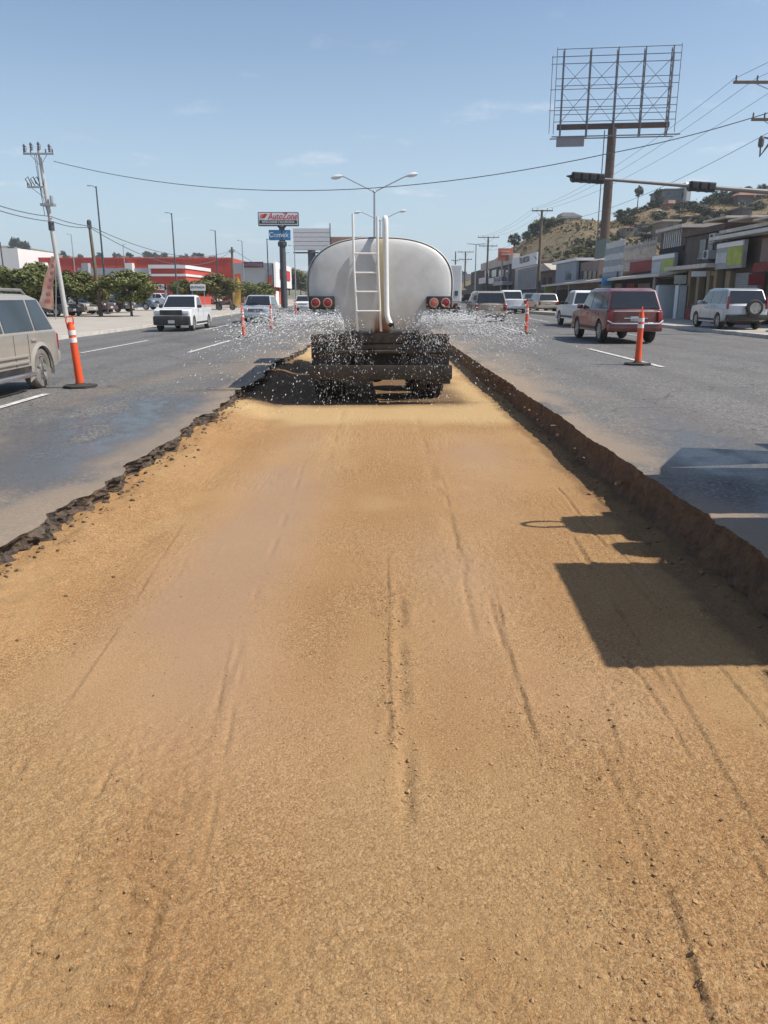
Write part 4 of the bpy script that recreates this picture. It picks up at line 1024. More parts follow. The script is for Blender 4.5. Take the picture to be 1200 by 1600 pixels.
# ------------------------------------------------------------------ orange delineator posts
ORANGE = M('orange_plastic', (0.78, 0.085, 0.018), 0.45, var=0.08, scale=4, dirt=(0.45, 0.12, 0.06), dirt_amt=0.35, dirt_scale=5)
REFL = M('white_reflective', (0.72, 0.70, 0.68), 0.4, var=0.08)
BASEM = M('black_rubber_base', (0.035, 0.033, 0.03), 0.9, var=0.3)
def delineator(label, x, y, rz, tilt=(0, 0)):
    t = thing('delineator_post', label, 'traffic post', (x, y, gz(x, y)+0.006), rz, 'orange posts along the roadworks')
    b = MB(); pts = [(0.30*math.cos(2*math.pi*(k+.5)/8), 0.30*math.sin(2*math.pi*(k+.5)/8), 0) for k in range(8)]
    b.prism(pts, (0, 0, 0.035)); b.lathe([(0.13, 0.034), (0.09, 0.06), (0.075, 0.075)], 16); b.build('base', BASEM, t)
    b = MB(); b.lathe([(0.072, 0.05), (0.068, 0.3), (0.062, 0.8), (0.060, 1.04), (0.050, 1.06), (0.044, 1.14), (0.0, 1.15)], 20); po = b.build('post', ORANGE, t, True)
    b = MB(); b.tube([(-0.055, 0, 1.03), (-0.068, 0, 1.18), (-0.045, 0, 1.235), (0.045, 0, 1.235), (0.060, 0, 1.20), (0.05, 0, 1.10)], 0.013, 6); b.build('handle', ORANGE, t, True)
    for z in (0.83, 0.96):
        b = MB(); b.lathe([(0.0665, z-0.042), (0.0665, z+0.042)], 20); 
        bo = b.build('reflective_band', REFL, t, True)
    for ch in t.children:
        if ch.name.startswith(('post', 'handle', 'reflective')): ch.rotation_euler = (tilt[0], tilt[1], 0)
    return t
delineator('orange post with two white bands, nearest on the left road', -5.42, 14.05, 0.2, (0, math.radians(-3.0)))
delineator('orange post with pale band on the white line before the red car', 5.72, 17.25, 1.3, (0, math.radians(1.0)))
delineator('orange post behind the right water spray', 6.0, 32.2, 0.7)
p = G(381, 527); delineator('orange post left of the head-on silver car', p.x, p.y, 1.1, (0, math.radians(-2)))
p = G(424, 515); delineator('orange post in front of the head-on silver car', p.x, p.y, 2.1)
p = G(463, 491); delineator('farthest orange post beside the small white car', p.x, p.y, 0.4, (0, math.radians(-3)))

# ------------------------------------------------------------------ unseen machine guessed as a road roller, parts shaped to cast its shadow
def roller():
    Y_ = M('roller_paint', (0.55, 0.36, 0.05), 0.5, var=0.15, dirt=(0.25, 0.18, 0.1), dirt_amt=0.4)
    t = thing('unseen_roller', 'unseen road roller with flat canopy, guessed and shaped to cast the trench shadow', 'roller', (5.2, 5.0, 0.004), 0)
    b = MB(); b.lathe([(0.58, -0.80), (0.66, -0.78), (0.66, 0.78), (0.58, 0.80), (0.1, 0.80)], 36, 'X', (0.2, 1.75, 0.66)); b.build('drum', M('steel_drum', (0.35, 0.33, 0.31), 0.4, 0.8, var=0.2), t, True)
    b = MB(); b.bbox((-0.74, 0.75, 0.55), (-0.62, 2.5, 0.85)); b.build('frame_arm', Y_, t)
    b = MB(); b.bbox((1.02, 0.75, 0.55), (1.14, 2.5, 0.85)); b.build('frame_arm', Y_, t)
    b = MB(); b.bbox((-0.74, 2.51, 0.55), (1.14, 2.66, 0.85)); b.build('frame_beam', Y_, t)
    b = MB(); b.bbox((-0.74, 0.60, 0.55), (1.14, 0.74, 0.9)); b.build('frame_beam', Y_, t)
    b = MB(); b.prism([(-1.40, 1.42, 1.72), (-0.86, 2.34, 1.72), (-0.75, 2.34, 1.72), (0.3, 2.05, 1.72), (1.3, 1.95, 1.72), (1.3, 1.72, 1.72), (0.2, 1.70, 1.72), (-0.7, 1.55, 1.72)], (0, 0, 0.06)); b.build('front_shadow_plate', Y_, t)  # added plate, outline drawn for the slanted shadow on the road
    b = MB(); b.prism([(-1.55, 1.00, 1.72), (-1.40, 1.42, 1.72), (-0.9, 1.42, 1.72), (1.3, 1.32, 1.72), (1.3, 1.05, 1.72), (0.0, 1.02, 1.72), (-0.9, 0.80, 1.72)], (0, 0, 0.06)); b.build('drum_shadow_plate', Y_, t)  # added plate, widened to darken the next stripe of road
    for x, y in ((-0.7, 1.3), (-0.7, 1.95), (1.05, 1.3), (1.05, 1.95)):
        b = MB(); b.tube([(x, y, 0.84), (x, y, 1.75)], 0.03, 6); b.build('shadow_plate_post', BLACK, t)
    b = MB(); b.bev((0.2, -0.2, 0.85), (1.6, 1.5, 0.55), 0.06); b.build('body', Y_, t, True)
    b = MB(); b.bev((0.2, -1.75, 1.15), (1.35, 1.2, 0.75), 0.08); b.build('engine_hood', Y_, t, True)
    b = MB(); b.prism([(-1.99, -0.24, 2.28), (-2.07, -1.80, 2.28), (1.1, -1.72, 2.28), (1.1, -0.20, 2.28)], (0, 0, 0.07)); b.build('canopy', Y_, t)
    for x, y in ((-0.75, -0.3), (0.95, -0.3), (-0.75, -1.6), (0.95, -1.6)):
        b = MB(); b.tube([(x, y, 1.1), (x, y, 2.3)], 0.035, 8); b.build('canopy_post', BLACK, t, True)
    b = MB(); b.tube([(-1.55, -1.80, 1.98), (-1.60, -1.99, 1.98), (1.0, -1.97, 1.98), (1.0, -1.8, 1.98)], 0.02, 8); b.build('guard_rail', BLACK, t, True)
    b = MB(); b.bev((0.1, -0.95, 1.35), (0.5, 0.5, 0.12), 0.03); b.build('seat', BLACK, t)
    b = MB(); b.bev((0.1, -1.2, 1.65), (0.5, 0.1, 0.5), 0.03); b.build('seat_back', BLACK, t)
    st = MB(); st.lathe([(0.17, 0), (0.19, 0.015), (0.19, 0.03), (0.17, 0.045)], 24, 'Z', (0.1, -0.35, 1.62), close=True); st.tube([(0.1, -0.35, 1.62), (0.1, -0.1, 1.1)], 0.025); st.build('steering_wheel', BLACK, t, True)
    b = MB(); b.bev((-0.95, 0.10, 2.02), (1.4, 0.36, 0.30), 0.12); b.tube([(-1.3, -0.3, 2.3), (-1.3, 0.12, 2.05)], 0.02, 6); b.build('side_mirror', BLACK, t, True)  # oversized mirror block, made up to cast a rounded shadow
    b = MB(); b.bev((-0.50, 0.72, 1.88), (2.2, 0.86, 0.26), 0.10); b.bev((-1.66, 0.74, 1.92), (0.60, 0.52, 0.30), 0.14); b.tube([(-0.9, 0.6, 1.85), (-0.5, 0.3, 1.1)], 0.05, 8); b.build('console_shadow_block', Y_, t, True)  # made-up bulk, sized for the shadow mass on the trench floor
    b = MB(); pts = [(-1.93+0.20*math.cos(a)-0.14, 0.74+0.085*math.sin(a), 2.03) for a in np.linspace(0, 2*math.pi, 22)]
    b.tube(pts, 0.02, 6, cap=False); b.build('grab_loop', BLACK, t, True)
    for s in (-1, 1):
        add_wheel(t, 0.2+s*0.72, -1.75, 0.62, 0.38, 'steel', RUBBER, s, 'tyre_wheel')
    return t
roller()

# ------------------------------------------------------------------ trees
BARK = M('bark', (0.12, 0.09, 0.065), 0.95, var=0.3, scale=6)
def leafmat(name, c):
    return M('leaf_'+name, c, 0.65, var=0.45, scale=1.7, dirt=(c[0]*1.9, c[1]*1.7, c[2]*1.4), dirt_amt=0.6, dirt_scale=0.9, spec=0.25)
LEAF = leafmat('green', (0.115, 0.130, 0.042)); LEAFD = leafmat('dark', (0.055, 0.062, 0.028)); LEAFY = leafmat('olive', (0.15, 0.145, 0.055))
_crowns = {}
def crown_mesh(kind, leaf, n, size, seed):
    key = (kind, leaf.name, seed)
    if key in _crowns: return _crowns[key]
    g = np.random.default_rng(seed); C = []; R = []
    nc = 34
    while len(C) < nc:
        p = g.uniform(-1, 1, 3)
        if kind == 'round' and np.linalg.norm(p) > 0.92: continue
        if kind == 'round' and np.linalg.norm(p) < 0.35: continue
        if kind == 'tall':
            if p[0]**2+p[1]**2 > (0.85-0.45*(p[2]+1)/2)**2: continue
        C.append(p); R.append(g.uniform(0.22, 0.42))
    C = np.array(C); R = np.array(R)
    idx = g.integers(0, nc, n); d = g.normal(0, 1, (n, 3)); d /= np.linalg.norm(d, axis=1)[:, None]
    pos = C[idx] + d*(R[idx]*g.random(n)**0.4)[:, None]
    nr = d*0.8 + g.normal(0, 0.5, (n, 3)); nr /= np.linalg.norm(nr, axis=1)[:, None]
    a = np.cross(nr, g.normal(0, 1, (n, 3))); a /= np.linalg.norm(a, axis=1)[:, None]; bb = np.cross(nr, a)
    s = (size*g.uniform(0.6, 1.3, n))[:, None]
    q = np.stack([pos-a*s, pos-bb*s*0.55, pos+a*s, pos+bb*s*0.55], 1).reshape(-1, 3)
    f = np.arange(4*n).reshape(-1, 4)
    o = npmesh('crown', q, f, leaf, False); me = o.data; bpy.data.objects.remove(o); _crowns[key] = me
    return me
def tree(label, loc, h, rx, trunk_h, leaf=LEAF, kind='round', seed=1, n=3000, size=0.075, group=None, name='tree', rz_h=None, cat='tree', lean=0.0):
    t = thing(name, label, cat, loc, random.random()*6, group)
    ch = rz_h or (h-trunk_h)/2
    b = MB(); b.tube([(0, 0, -0.2), (0.03*h*lean, 0.02, trunk_h*0.6), (0.05*h*lean, 0, trunk_h+ch*0.5), (0, 0, trunk_h+ch)], [0.05+0.018*h, 0.04+0.014*h, 0.03+0.01*h, 0.02], 8)
    for k in range(5):
        a = k*1.26+seed; b.tube([(0, 0, trunk_h*0.85+0.1*k), (0.35*rx*math.cos(a), 0.35*rx*math.sin(a), trunk_h+ch*0.55), (0.7*rx*math.cos(a), 0.7*rx*math.sin(a), trunk_h+ch*(0.8+0.1*k))], [0.012*h+0.01, 0.008*h+0.01, 0.012], 6)
    b.build('trunk', BARK, t, True)
    o = bpy.data.objects.new('crown', crown_mesh(kind, leaf, n, size, seed)); COL.objects.link(o); o.parent = t
    o.location = (0, 0, h-ch); o.scale = (rx, rx, ch)
    return t

# kerbside trees at the left, over the parked cars
TG = 'kerbside trees before the red store'
def ltree(label, px, ptop, Y, rpx, leaf, seed, trunk=1.5):
    q = P(px, ptop, Y); z0 = gz(q.x, q.y); h = q.z-z0; tree(label, (q.x, q.y, z0), h, rpx*Y/1230, min(trunk, h*0.45)*0.7, leaf, 'round', seed, 9000, 0.07, TG)
ltree('bushy green tree at the left picture edge behind the grey-beige car', 18, 412, 57, 50, LEAF, 3)
ltree('bushy green tree just left of the leaning power pole', 62, 414, 60, 38, LEAF, 4)
ltree('bushy green tree right of the leaning power pole', 115, 421, 60, 34, LEAF, 5)
ltree('small olive tree between the wooden pole and the power pole', 148, 432, 64, 22, LEAFY, 6)
ltree('round green tree above the dark parked cars right of the wooden pole', 200, 424, 60, 40, LEAF, 7)
ltree('small tree by the short white exit sign', 287, 436, 84, 22, LEAF, 8)
ltree('round tree with thin trunk right of the entrance sign', 336, 431, 84, 38, LEAFY, 9)
ltree('low shrub-like tree before the grey store front', 398, 440, 98, 30, LEAF, 10, 1.0)
ltree('low tree beside the yellow flag', 368, 446, 96, 16, LEAFY, 11, 1.0)

# parked cars in the lot
PK = 'cars parked in the left lot'
def parked(label, px, py, paintm, kind='sedan', ang=-35, L=4.5, Hh=1.46):
    q = G(px, py); car('parked_'+('sedan' if kind == 'sedan' else 'utility_car'), label, 'car', (q.x, q.y, gz(q.x, q.y)+0.03), math.radians(-90+ang), L, 1.78, Hh, paintm, kind, 0.32, PK, seams=False, handle=False)
parked('black sedan parked behind the leaning power pole base', 78, 494, dark, ang=-20)
parked('champagne sedan parked right of the leaning power pole', 112, 491.5, champ, ang=-20)
parked('wine-coloured sedan parked behind the wooden pole', 140, 489, wine, ang=-18)
parked('dark sedan with pale windscreen parked under the round green tree', 172, 488, dark, ang=-18)
parked('slate blue utility car parked behind the white pickup', 214, 484.5, blue, 'suv', ang=-10, Hh=1.75)
parked('white car parked beyond the slate blue one', 252, 478.5, white, 'suv', ang=-20, Hh=1.6)
parked('white car parked behind the round tree with thin trunk', 322, 475, white, 'suv', ang=-10, Hh=1.7)
parked('white sedan parked before the grey store front', 424, 466, white, ang=-40)
parked('silver sedan parked beside the tall sign pole', 455, 467, silver, ang=-40)

# ------------------------------------------------------------------ poles and lamps, left
GALV = M('galvanised_steel', (0.36, 0.37, 0.38), 0.5, 0.5, var=0.15); DARKST = M('dark_steel', (0.07, 0.075, 0.085), 0.6, 0.3, var=0.25)
CONCP = M('concrete_pole', (0.42, 0.41, 0.40), 0.85, var=0.15, scale=2); WOODP = M('weathered_wood_pole', (0.15, 0.115, 0.085), 0.95, var=0.3, scale=3)
INSUL = M('insulator', (0.09, 0.085, 0.09), 0.3, var=0.2); LAMPW = M('lamp_head_white', (0.62, 0.63, 0.64), 0.45, var=0.1)
def lamp_pole(label, pxt, pyt, Y, arm=-1.2, r=0.09, mat=DARKST, pxb=None, group='tall lamp poles on the left'):
    top = P(pxt, pyt, Y); z0 = gz(top.x, top.y)
    t = thing('lamp_pole', label, 'lamp pole', (top.x, top.y, z0), 0, group); h = top.z-z0
    b = MB(); b.tube([(0, 0, 0), (0, 0, h)], [r, r*0.6], 10); b.build('pole', mat, t, True)
    b = MB(); arm = arm*0.55; b.tube([(0, 0, h-0.15), (arm*0.5, 0, h+0.02), (arm, 0, h+0.05)], 0.022, 6); b.build('arm', mat, t, True)
    b = MB(); b.bev((arm*1.18, 0, h+0.04), (abs(arm)*0.45, 0.16, 0.07), 0.02); b.build('lamp_head', GALV, t)
    b = MB(); b.box((0, 0, 0.02), (0.4, 0.4, 0.05)); b.build('base_plate', mat, t)
    return t
lamp_pole('tall dark lamp pole rising above the trees right of the wooden pole', 150, 291, 66, -0.9)
lamp_pole('tall dark lamp pole before the white-banded store block', 268, 333, 78, -0.8)
lamp_pole('dark lamp pole before the blank red store wall', 336, 360, 96, -0.8)
lamp_pole('grey lamp pole before the maroon sign', 378, 376, 104, -0.8, mat=GALV)
lamp_pole('dark lamp pole just left of the tall shop sign', 417, 373, 100, 1.0)
lamp_pole('pale thin lamp pole between the tall sign and the tanker', 460, 384, 92, -0.9, r=0.08, mat=GALV)
lamp_pole('short dark lamp pole right behind the tall shop sign', 446, 395, 120, 0.8)
lamp_pole('thin distant lamp pole over the trees left of the wooden pole', 111, 366, 118, -0.8, mat=GALV)
lamp_pole('thin distant lamp pole above the red store roof', 192, 382, 122, 0.6, mat=GALV)
lamp_pole('dark lamp pole at the left picture edge', 0, 378, 80, -0.8)

def crossarm_pole(name, label, base, h, lean, arms, mat, r=0.16, group=None, yaw=0.0, extra=None, cat='power pole'):
    t = thing(name, label, cat, base, yaw, group)
    b = MB(); b.tube([(0, 0, -0.1), (lean*0.5, 0, h*0.5), (lean, 0, h)], [r, r*0.85, r*0.62], 12); b.build('pole', mat, t, True)
    for (z, half, off) in arms:
        x = lean*z/h+off
        b = MB(); b.box((x, -r*0.9, z), (half*2, 0.10, 0.12)); a = b.build('crossarm', mat if mat is WOODP else GALV, t)
        for k in (-0.95, -0.5, 0.5, 0.95):
            i = MB(); i.lathe([(0.02, 0), (0.05, 0.04), (0.03, 0.07), (0.055, 0.10), (0.03, 0.14), (0.05, 0.17), (0.02, 0.24)], 8, 'Z', (x+k*half, -r*0.9, z+0.06)); i.build('insulator', INSUL, a)
        s_ = MB(); s_.tube([(x-half*0.6, -r, z), (lean*(z-0.7)/h, -r*0.6, z-0.75)], 0.02, 5); s_.tube([(x+half*0.6, -r, z), (lean*(z-0.7)/h, -r*0.6, z-0.75)], 0.02, 5); s_.build('brace', GALV, t)
    return t
# leaning pole at the left
q = G(104, 497); pt = P(60, 232, q.y)
lean = pt.x-q.x; hp = pt.z-gz(q.x, q.y)
pole_l = crossarm_pole('power_pole', 'leaning concrete power pole with crowded crossarms at the left', (q.x, q.y, gz(q.x, q.y)), hp, lean, [(hp-0.35, 1.0, 0.0), (hp-2.4, 0.55, -0.55)], CONCP, 0.17)
for k, (dx_, dz_) in enumerate(((-0.9, 0.0), (-0.45, 0.25), (0.05, 0.35), (0.75, 0.0))):
    b = MB(); x = lean+dx_; z = hp-0.25+dz_*0.4
    b.lathe([(0.03, 0), (0.09, 0.06), (0.05, 0.12), (0.10, 0.2), (0.05, 0.28), (0.10, 0.36), (0.04, 0.5)], 8, 'Z', (x, -0.1, z)); b.tube([(x, -0.1, z+0.5), (x+0.15, -0.1, z+0.3), (x+0.1, -0.1, z)], 0.015, 5); b.build('fuse_cutout', INSUL, pole_l)
for dx_ in (-0.95, -0.6, -0.35):
    b = MB(); x = lean*(hp-2.2)/hp+dx_; b.tube([(x, -0.1, hp-2.3), (x-0.25, -0.1, hp-1.9), (x-0.05, -0.1, hp-1.75), (x+0.1, -0.1, hp-2.2)], 0.035, 6); b.build('fuse_cutout', INSUL, pole_l)
b = MB(); b.tube([(lean-0.25, -0.15, hp-0.3), (lean*0.86-0.28, -0.15, hp-1.6), (lean*0.72-0.2, -0.17, hp-3.0), (lean*0.6, -0.17, hp-4.3)], 0.02, 5)
b.tube([(lean-0.12, -0.15, hp-0.3), (lean*0.8-0.25, -0.15, hp-2.5), (lean*0.62-0.25, -0.17, hp-4.2)], 0.02, 5); b.build('down_wire', INSUL, pole_l)
b = MB(); b.box((lean*0.69+0.05, -0.05, hp-3.5), (0.9, 0.5, 0.16)); b.lathe([(0.0, 0), (0.11, 0.02), (0.11, 0.45), (0.05, 0.5)], 10, 'Z', (lean*0.72+0.35, -0.1, hp-3.4)); b.build('bracket', GALV, pole_l)
b = MB(); b.lathe([(0.19, 0), (0.20, 0.1), (0.20, 0.5), (0.18, 0.6)], 10, 'Z', (lean*0.55, 0, hp*0.53)); b.build('splice_box', DARKST, pole_l)
q2 = G(158, 494); pt2 = P(139, 346, q2.y)
wood_l = crossarm_pole('wooden_pole', 'dark wooden pole without crossarm beside the leaning power pole', (q2.x, q2.y, gz(q2.x, q2.y)), pt2.z-gz(q2.x, q2.y), pt2.x-q2.x, [], WOODP, 0.16)
b = MB(); b.lathe([(0.12, 0), (0.17, 0.1), (0.17, 0.5), (0.1, 0.62)], 8, 'Z', (pt2.x-q2.x, 0, pt2.z-gz(q2.x, q2.y)-0.5)); b.build('splice_box', DARKST, wood_l)
q3 = P(361, 386, 108); crossarm_pole('wooden_pole', 'dark pole at the corner of red and grey store walls', (q3.x, q3.y, gz(q3.x, q3.y)), q3.z-gz(q3.x, q3.y), 0.1, [(q3.z-gz(q3.x, q3.y)-0.6, 0.35, 0)], WOODP, 0.22)

# ------------------------------------------------------------------ wires
WIRE = M('cable', (0.10, 0.11, 0.13), 0.7, var=0.1)
def wire(label, pts, sag, r, n=26, group='overhead cables'):
    b = MB(); out = []
    for k, (a, c) in enumerate(zip(pts[:-1], pts[1:])):
        a = Vector(a); c = Vector(c); s = sag[k] if isinstance(sag, (list, tuple)) else sag
        for i in range(n+1):
            if i == 0 and k: continue
            t = i/n; p = a.lerp(c, t); p.z -= 4*s*t*(1-t); out.append(p)
    b.tube(out, r, 5); o = b.build('overhead_cable', WIRE, None, True); tag(o, label, 'cable', group); return o
la = P(84, 252, q.y-0.2); 
wire('long sagging cable crossing the whole road high over the tanker', [la, P(950, 240, 41), P(1235, 165, 39)], [1.75, 0.15], 0.022)
mA = P(80, 333, q.y-0.2); mB = P(140, 353, q2.y-0.2)
wire('upper of the two cables running along the left poles', [P(-60, 300, 40), P(79, 338, q.y-0.25), mB, P(362, 391, 108)], [0.2, 0.1, 1.4], 0.028)
wire('lower of the two cables running along the left poles', [P(-60, 308, 40), P(82, 346, q.y-0.25), P(140, 355, q2.y-0.25), P(362, 392, 108)], [0.2, 0.15, 2.2], 0.028)
wire('cable dropping from the corner pole across the grey store front', [P(362, 388, 107.7), P(420, 424, 100)], 0.1, 0.028)

# ------------------------------------------------------------------ median lamps beyond the tanker
def double_lamp(label, px, pyj, Y, half, rise):
    j = P(px, pyj, Y); z0 = lng(Y)+0.13
    t = thing('street_lamp', label, 'street lamp', (j.x, j.y, z0), 0, 'double street lamps on the median'); h = j.z-z0
    b = MB(); b.tube([(0.0, 0, 0), (0, 0, h)], [0.10, 0.055], 10); b.lathe([(0.07, h-0.05), (0.1, h), (0.07, h+0.08)], 8); b.build('pole', GALV, t, True)
    for s in (-1, 1):
        b = MB(); b.tube([(0, 0, h), (s*half*0.45, 0, h+rise*0.55), (s*half*0.75, 0, h+rise*0.92), (s*half*0.85, 0, h+rise)], 0.032, 6); b.build('arm', GALV, t, True)
        b = MB(); b.lathe([(0.0, 0), (0.07, 0.04), (0.13, 0.25), (0.13, 0.5), (0.05, 0.68), (0.0, 0.7)], 10, 'X', (0, 0, 0)); 
        o = b.build('lamp_head', LAMPW, t, True); o.location = (s*half*0.82, 0, h+rise); o.rotation_euler = (0, -s*0.18 if s > 0 else 0.18, 0 if s > 0 else math.pi)
    return t
double_lamp('double-armed street lamp rising above the tanker', 585, 300, 50, 2.35, 0.9)
double_lamp('smaller double-armed street lamp farther behind the tanker', 594, 345, 82, 2.35, 0.85)

# ------------------------------------------------------------------ stores on the left
REDW = M('red_wall', (0.50, 0.065, 0.042), 0.8, var=0.08, scale=0.4, dirt=(0.42, 0.09, 0.06), dirt_amt=0.4, dirt_scale=0.3)
WHITEW = M('white_wall', (0.70, 0.69, 0.67), 0.8, var=0.06, scale=0.5); GREYW = M('grey_wall', (0.33, 0.35, 0.37), 0.7, var=0.06, scale=0.5)
ORW = M('orange_wall', (0.62, 0.10, 0.045), 0.8, var=0.08); CREAM = M('cream_wall', (0.58, 0.53, 0.44), 0.85, var=0.12, scale=0.7, dirt=(0.35, 0.3, 0.24), dirt_amt=0.4)
WGLASS = M('shop_glass', (0.05, 0.06, 0.07), 0.12, var=0.3, scale=0.4, spec=0.7); FRAME = M('window_frame', (0.25, 0.25, 0.25), 0.5, 0.3)
SIGNW = M('sign_white', (0.74, 0.73, 0.72), 0.5, var=0.04); INKR = M('ink_red', (0.55, 0.02, 0.03), 0.5, var=0.05); INKB = M('ink_black', (0.03, 0.03, 0.035), 0.5, var=0.1); INKO = M('ink_orange', (0.75, 0.14, 0.04), 0.5)
BLUE = M('sign_blue', (0.03, 0.20, 0.42), 0.45, var=0.05)
def zg(x, y): return gz(x, y)-0.1
def pbox(parent, name, mat, px0, py0, px1, py1, Y, depth, out=0.0):
    a = P(px0, py1, Y-out); c = P(px1, py0, Y-out)
    b = MB(); b.bbox((a.x, Y-out, a.z), (c.x, Y-out+depth, c.z)); return b.build(name, mat, parent)
YS1 = 124
t = thing('red_store', 'long red store with white-banded entrance block behind the parked cars', 'store', (0, 0, 0))
a = P(60, 405, YS1); c = P(361, 405, YS1)
b = MB(); b.bbox((a.x, YS1, 0), (c.x, YS1+45, a.z)); b.build('wall', REDW, t)
b = MB(); b.bbox((a.x, YS1-0.1, a.z-0.02), (c.x, YS1+45.1, a.z+0.25)); b.build('parapet', REDW, t)
pbox(t, 'grey_band', GREYW, 122, 419, 236, 431, YS1, 0.4, 0.3)
pbox(t, 'grey_column', GREYW, 129, 411, 137, 434, YS1, 1.2, 1.2); pbox(t, 'white_column', WHITEW, 197, 411, 206, 434, YS1, 1.2, 1.2)
pbox(t, 'white_column', WHITEW, 60, 410, 70, 434, YS1, 1.2, 1.2)
for x in np.linspace(80, 350, 9): pbox(t, 'wall_joint', M('dark_red_joint', (0.36, 0.05, 0.035), 0.8), x, 406, x+0.5, 418, YS1, 0.05, 0.03)
YB = 108
a = P(234, 414, YB); c = P(289, 414, YB); d = P(327, 418, 124)
fp = [(a.x, YB), (c.x, YB), (P(327, 414, YB+14).x, YB+14), (a.x, YB+14)]
blk = empty('entrance_block'); blk.parent = t
b = MB(); b.prism([(x, y, 0) for x, y in fp], (0, 0, a.z)); b.build('block_wall', REDW, blk)
def band(z0, z1, o, nm='white_band'):
    b = MB(); cx = sum(p[0] for p in fp)/4; cy = sum(p[1] for p in fp)/4
    b.prism([(cx+(x-cx)*(1+o), cy+(y-cy)*(1+o), z0) for x, y in fp], (0, 0, z1-z0)); b.build(nm, WHITEW, blk)
band(a.z-0.45, a.z+0.02, 0.05); zz = P(260, 428, YB).z; band(zz-0.3, zz, 0.05); 
pbox(blk, 'white_post', WHITEW, 233, 414, 234.5, 428, YB-0.3, 0.2)
pbox(t, 'exit_sign', SIGNW, 236, 444, 259, 453, 100, 0.15)
s = pbox(t, 'base_band', M('dark_base', (0.12, 0.11, 0.11), 0.8), 100, 456, 360, 462, YS1, 0.3, 0.25)
o = lettering('SALIDA', 0.62, INKB, t, (P(247.5, 448.5, 99.9).x, 99.93, P(247.5, 448.5, 99.9).z), FACE_CAM)
for x in (236, 259): pbox(t, 'sign_post', GALV, x-0.6, 444, x+0.6, 470, 100, 0.1)
t = thing('entrance_sign', 'small white entrance sign on two posts before the round tree', 'sign', (P(309, 449, 80).x, 80, gz(-20, 80)))
e = P(309, 449, 80); zb_ = gz(-20, 80); hw = 11.5*80/1230
b = MB(); b.box((0, 0, e.z-zb_), (hw*2, 0.08, 0.62)); b.build('panel', SIGNW, t)
for s in (-1, 1):
    b = MB(); b.tube([(s*hw*0.8, 0.06, 0), (s*hw*0.8, 0.06, e.z-zb_+0.25)], 0.04, 6); b.build('post', GALV, t)
lettering('ENTRADA', 0.30, INKB, t, (0, -0.05, e.z-zb_), FACE_CAM)

t = thing('grey_store', 'red store front with tall grey fascia and maroon sign', 'store', (0, 0, 0)); YA = 112
a = P(365, 411, YA); c = P(425, 411, YA); m0 = P(365, 445, YA).z; top = a.z
fpr = [(a.x, YA), (c.x, YA), (P(447, 430, YA+22).x, YA+22), (a.x, YA+22)]
b = MB(); b.prism([(x, y, 0) for x, y in fpr], (0, 0, m0)); b.build('wall', REDW, t)
b = MB(); cx = sum(p_[0] for p_ in fpr)/4; cy = sum(p_[1] for p_ in fpr)/4
b.prism([(cx+(x-cx)*1.03, cy+(y-cy)*1.03, m0+0.002) for x, y in fpr], (0, 0, top-m0)); b.build('fascia', GREYW, t)
pr = [(c.x+0.25, YA-0.5), (c.x+0.5, YA-0.4), (fpr[2][0]+0.9, YA+22), (fpr[2][0]+0.6, YA+22.2)]
b = MB(); b.prism([(x, y, m0-0.3) for x, y in pr], (0, 0, top-m0+0.5)); b.build('white_side_fascia', WHITEW, t)
for f0, f1 in ((0.22, 0.42), (0.62, 0.85)):
    A = Vector((pr[1][0]+0.05, pr[1][1], 0)); B = Vector((pr[2][0]+0.05, pr[2][1], 0))
    b = MB(); p0 = A.lerp(B, f0); p1 = A.lerp(B, f1)
    b.prism([(p0.x, p0.y, m0+0.9), (p1.x, p1.y, m0+0.9), (p1.x, p1.y, top-0.6), (p0.x, p0.y, top-0.6)], (0.08, -0.03, 0)); b.build('red_letter_panel', INKR, t)
sg = pbox(t, 'maroon_sign', M('maroon_sign', (0.09, 0.03, 0.05), 0.5, var=0.2), 379, 409, 411, 418, YA-1.2, 0.3)
e = P(395, 413.7, YA-1.25); lettering('AUTOZONE', 0.50, M('dull_pink', (0.35, 0.2, 0.24), 0.5), t, (e.x, YA-1.25, e.z), FACE_CAM, sx=0.95)
pbox(t, 'shop_window', WGLASS, 384, 434, 417, 452, YA, 0.2, 0.15)
for x in (384, 392, 400, 408, 416): pbox(t, 'window_mullion', FRAME, x-0.25, 434, x+0.25, 452, YA, 0.1, 0.2)
pbox(t, 'brown_column', ORW, 365, 428, 376, 470, YA, 0.5, 0.35); pbox(t, 'orange_column', ORW, 419, 430, 424, 470, YA, 0.5, 0.4)
A = Vector((fpr[1][0], fpr[1][1], 0)); B = Vector((fpr[2][0], fpr[2][1], 0))
for f0, f1, mt_, z1 in ((0.08, 0.30, WHITEW, m0-0.8), (0.34, 0.46, ORW, m0), (0.52, 0.62, ORW, m0), (0.66, 0.9, WGLASS, m0-0.8)):
    b = MB(); p0 = A.lerp(B, f0); p1 = A.lerp(B, f1); b.prism([(p0.x, p0.y, 0.3), (p1.x, p1.y, 0.3), (p1.x, p1.y, z1), (p0.x, p0.y, z1)], (0.2, -0.1, 0)); b.build('side_panel', mt_, t)

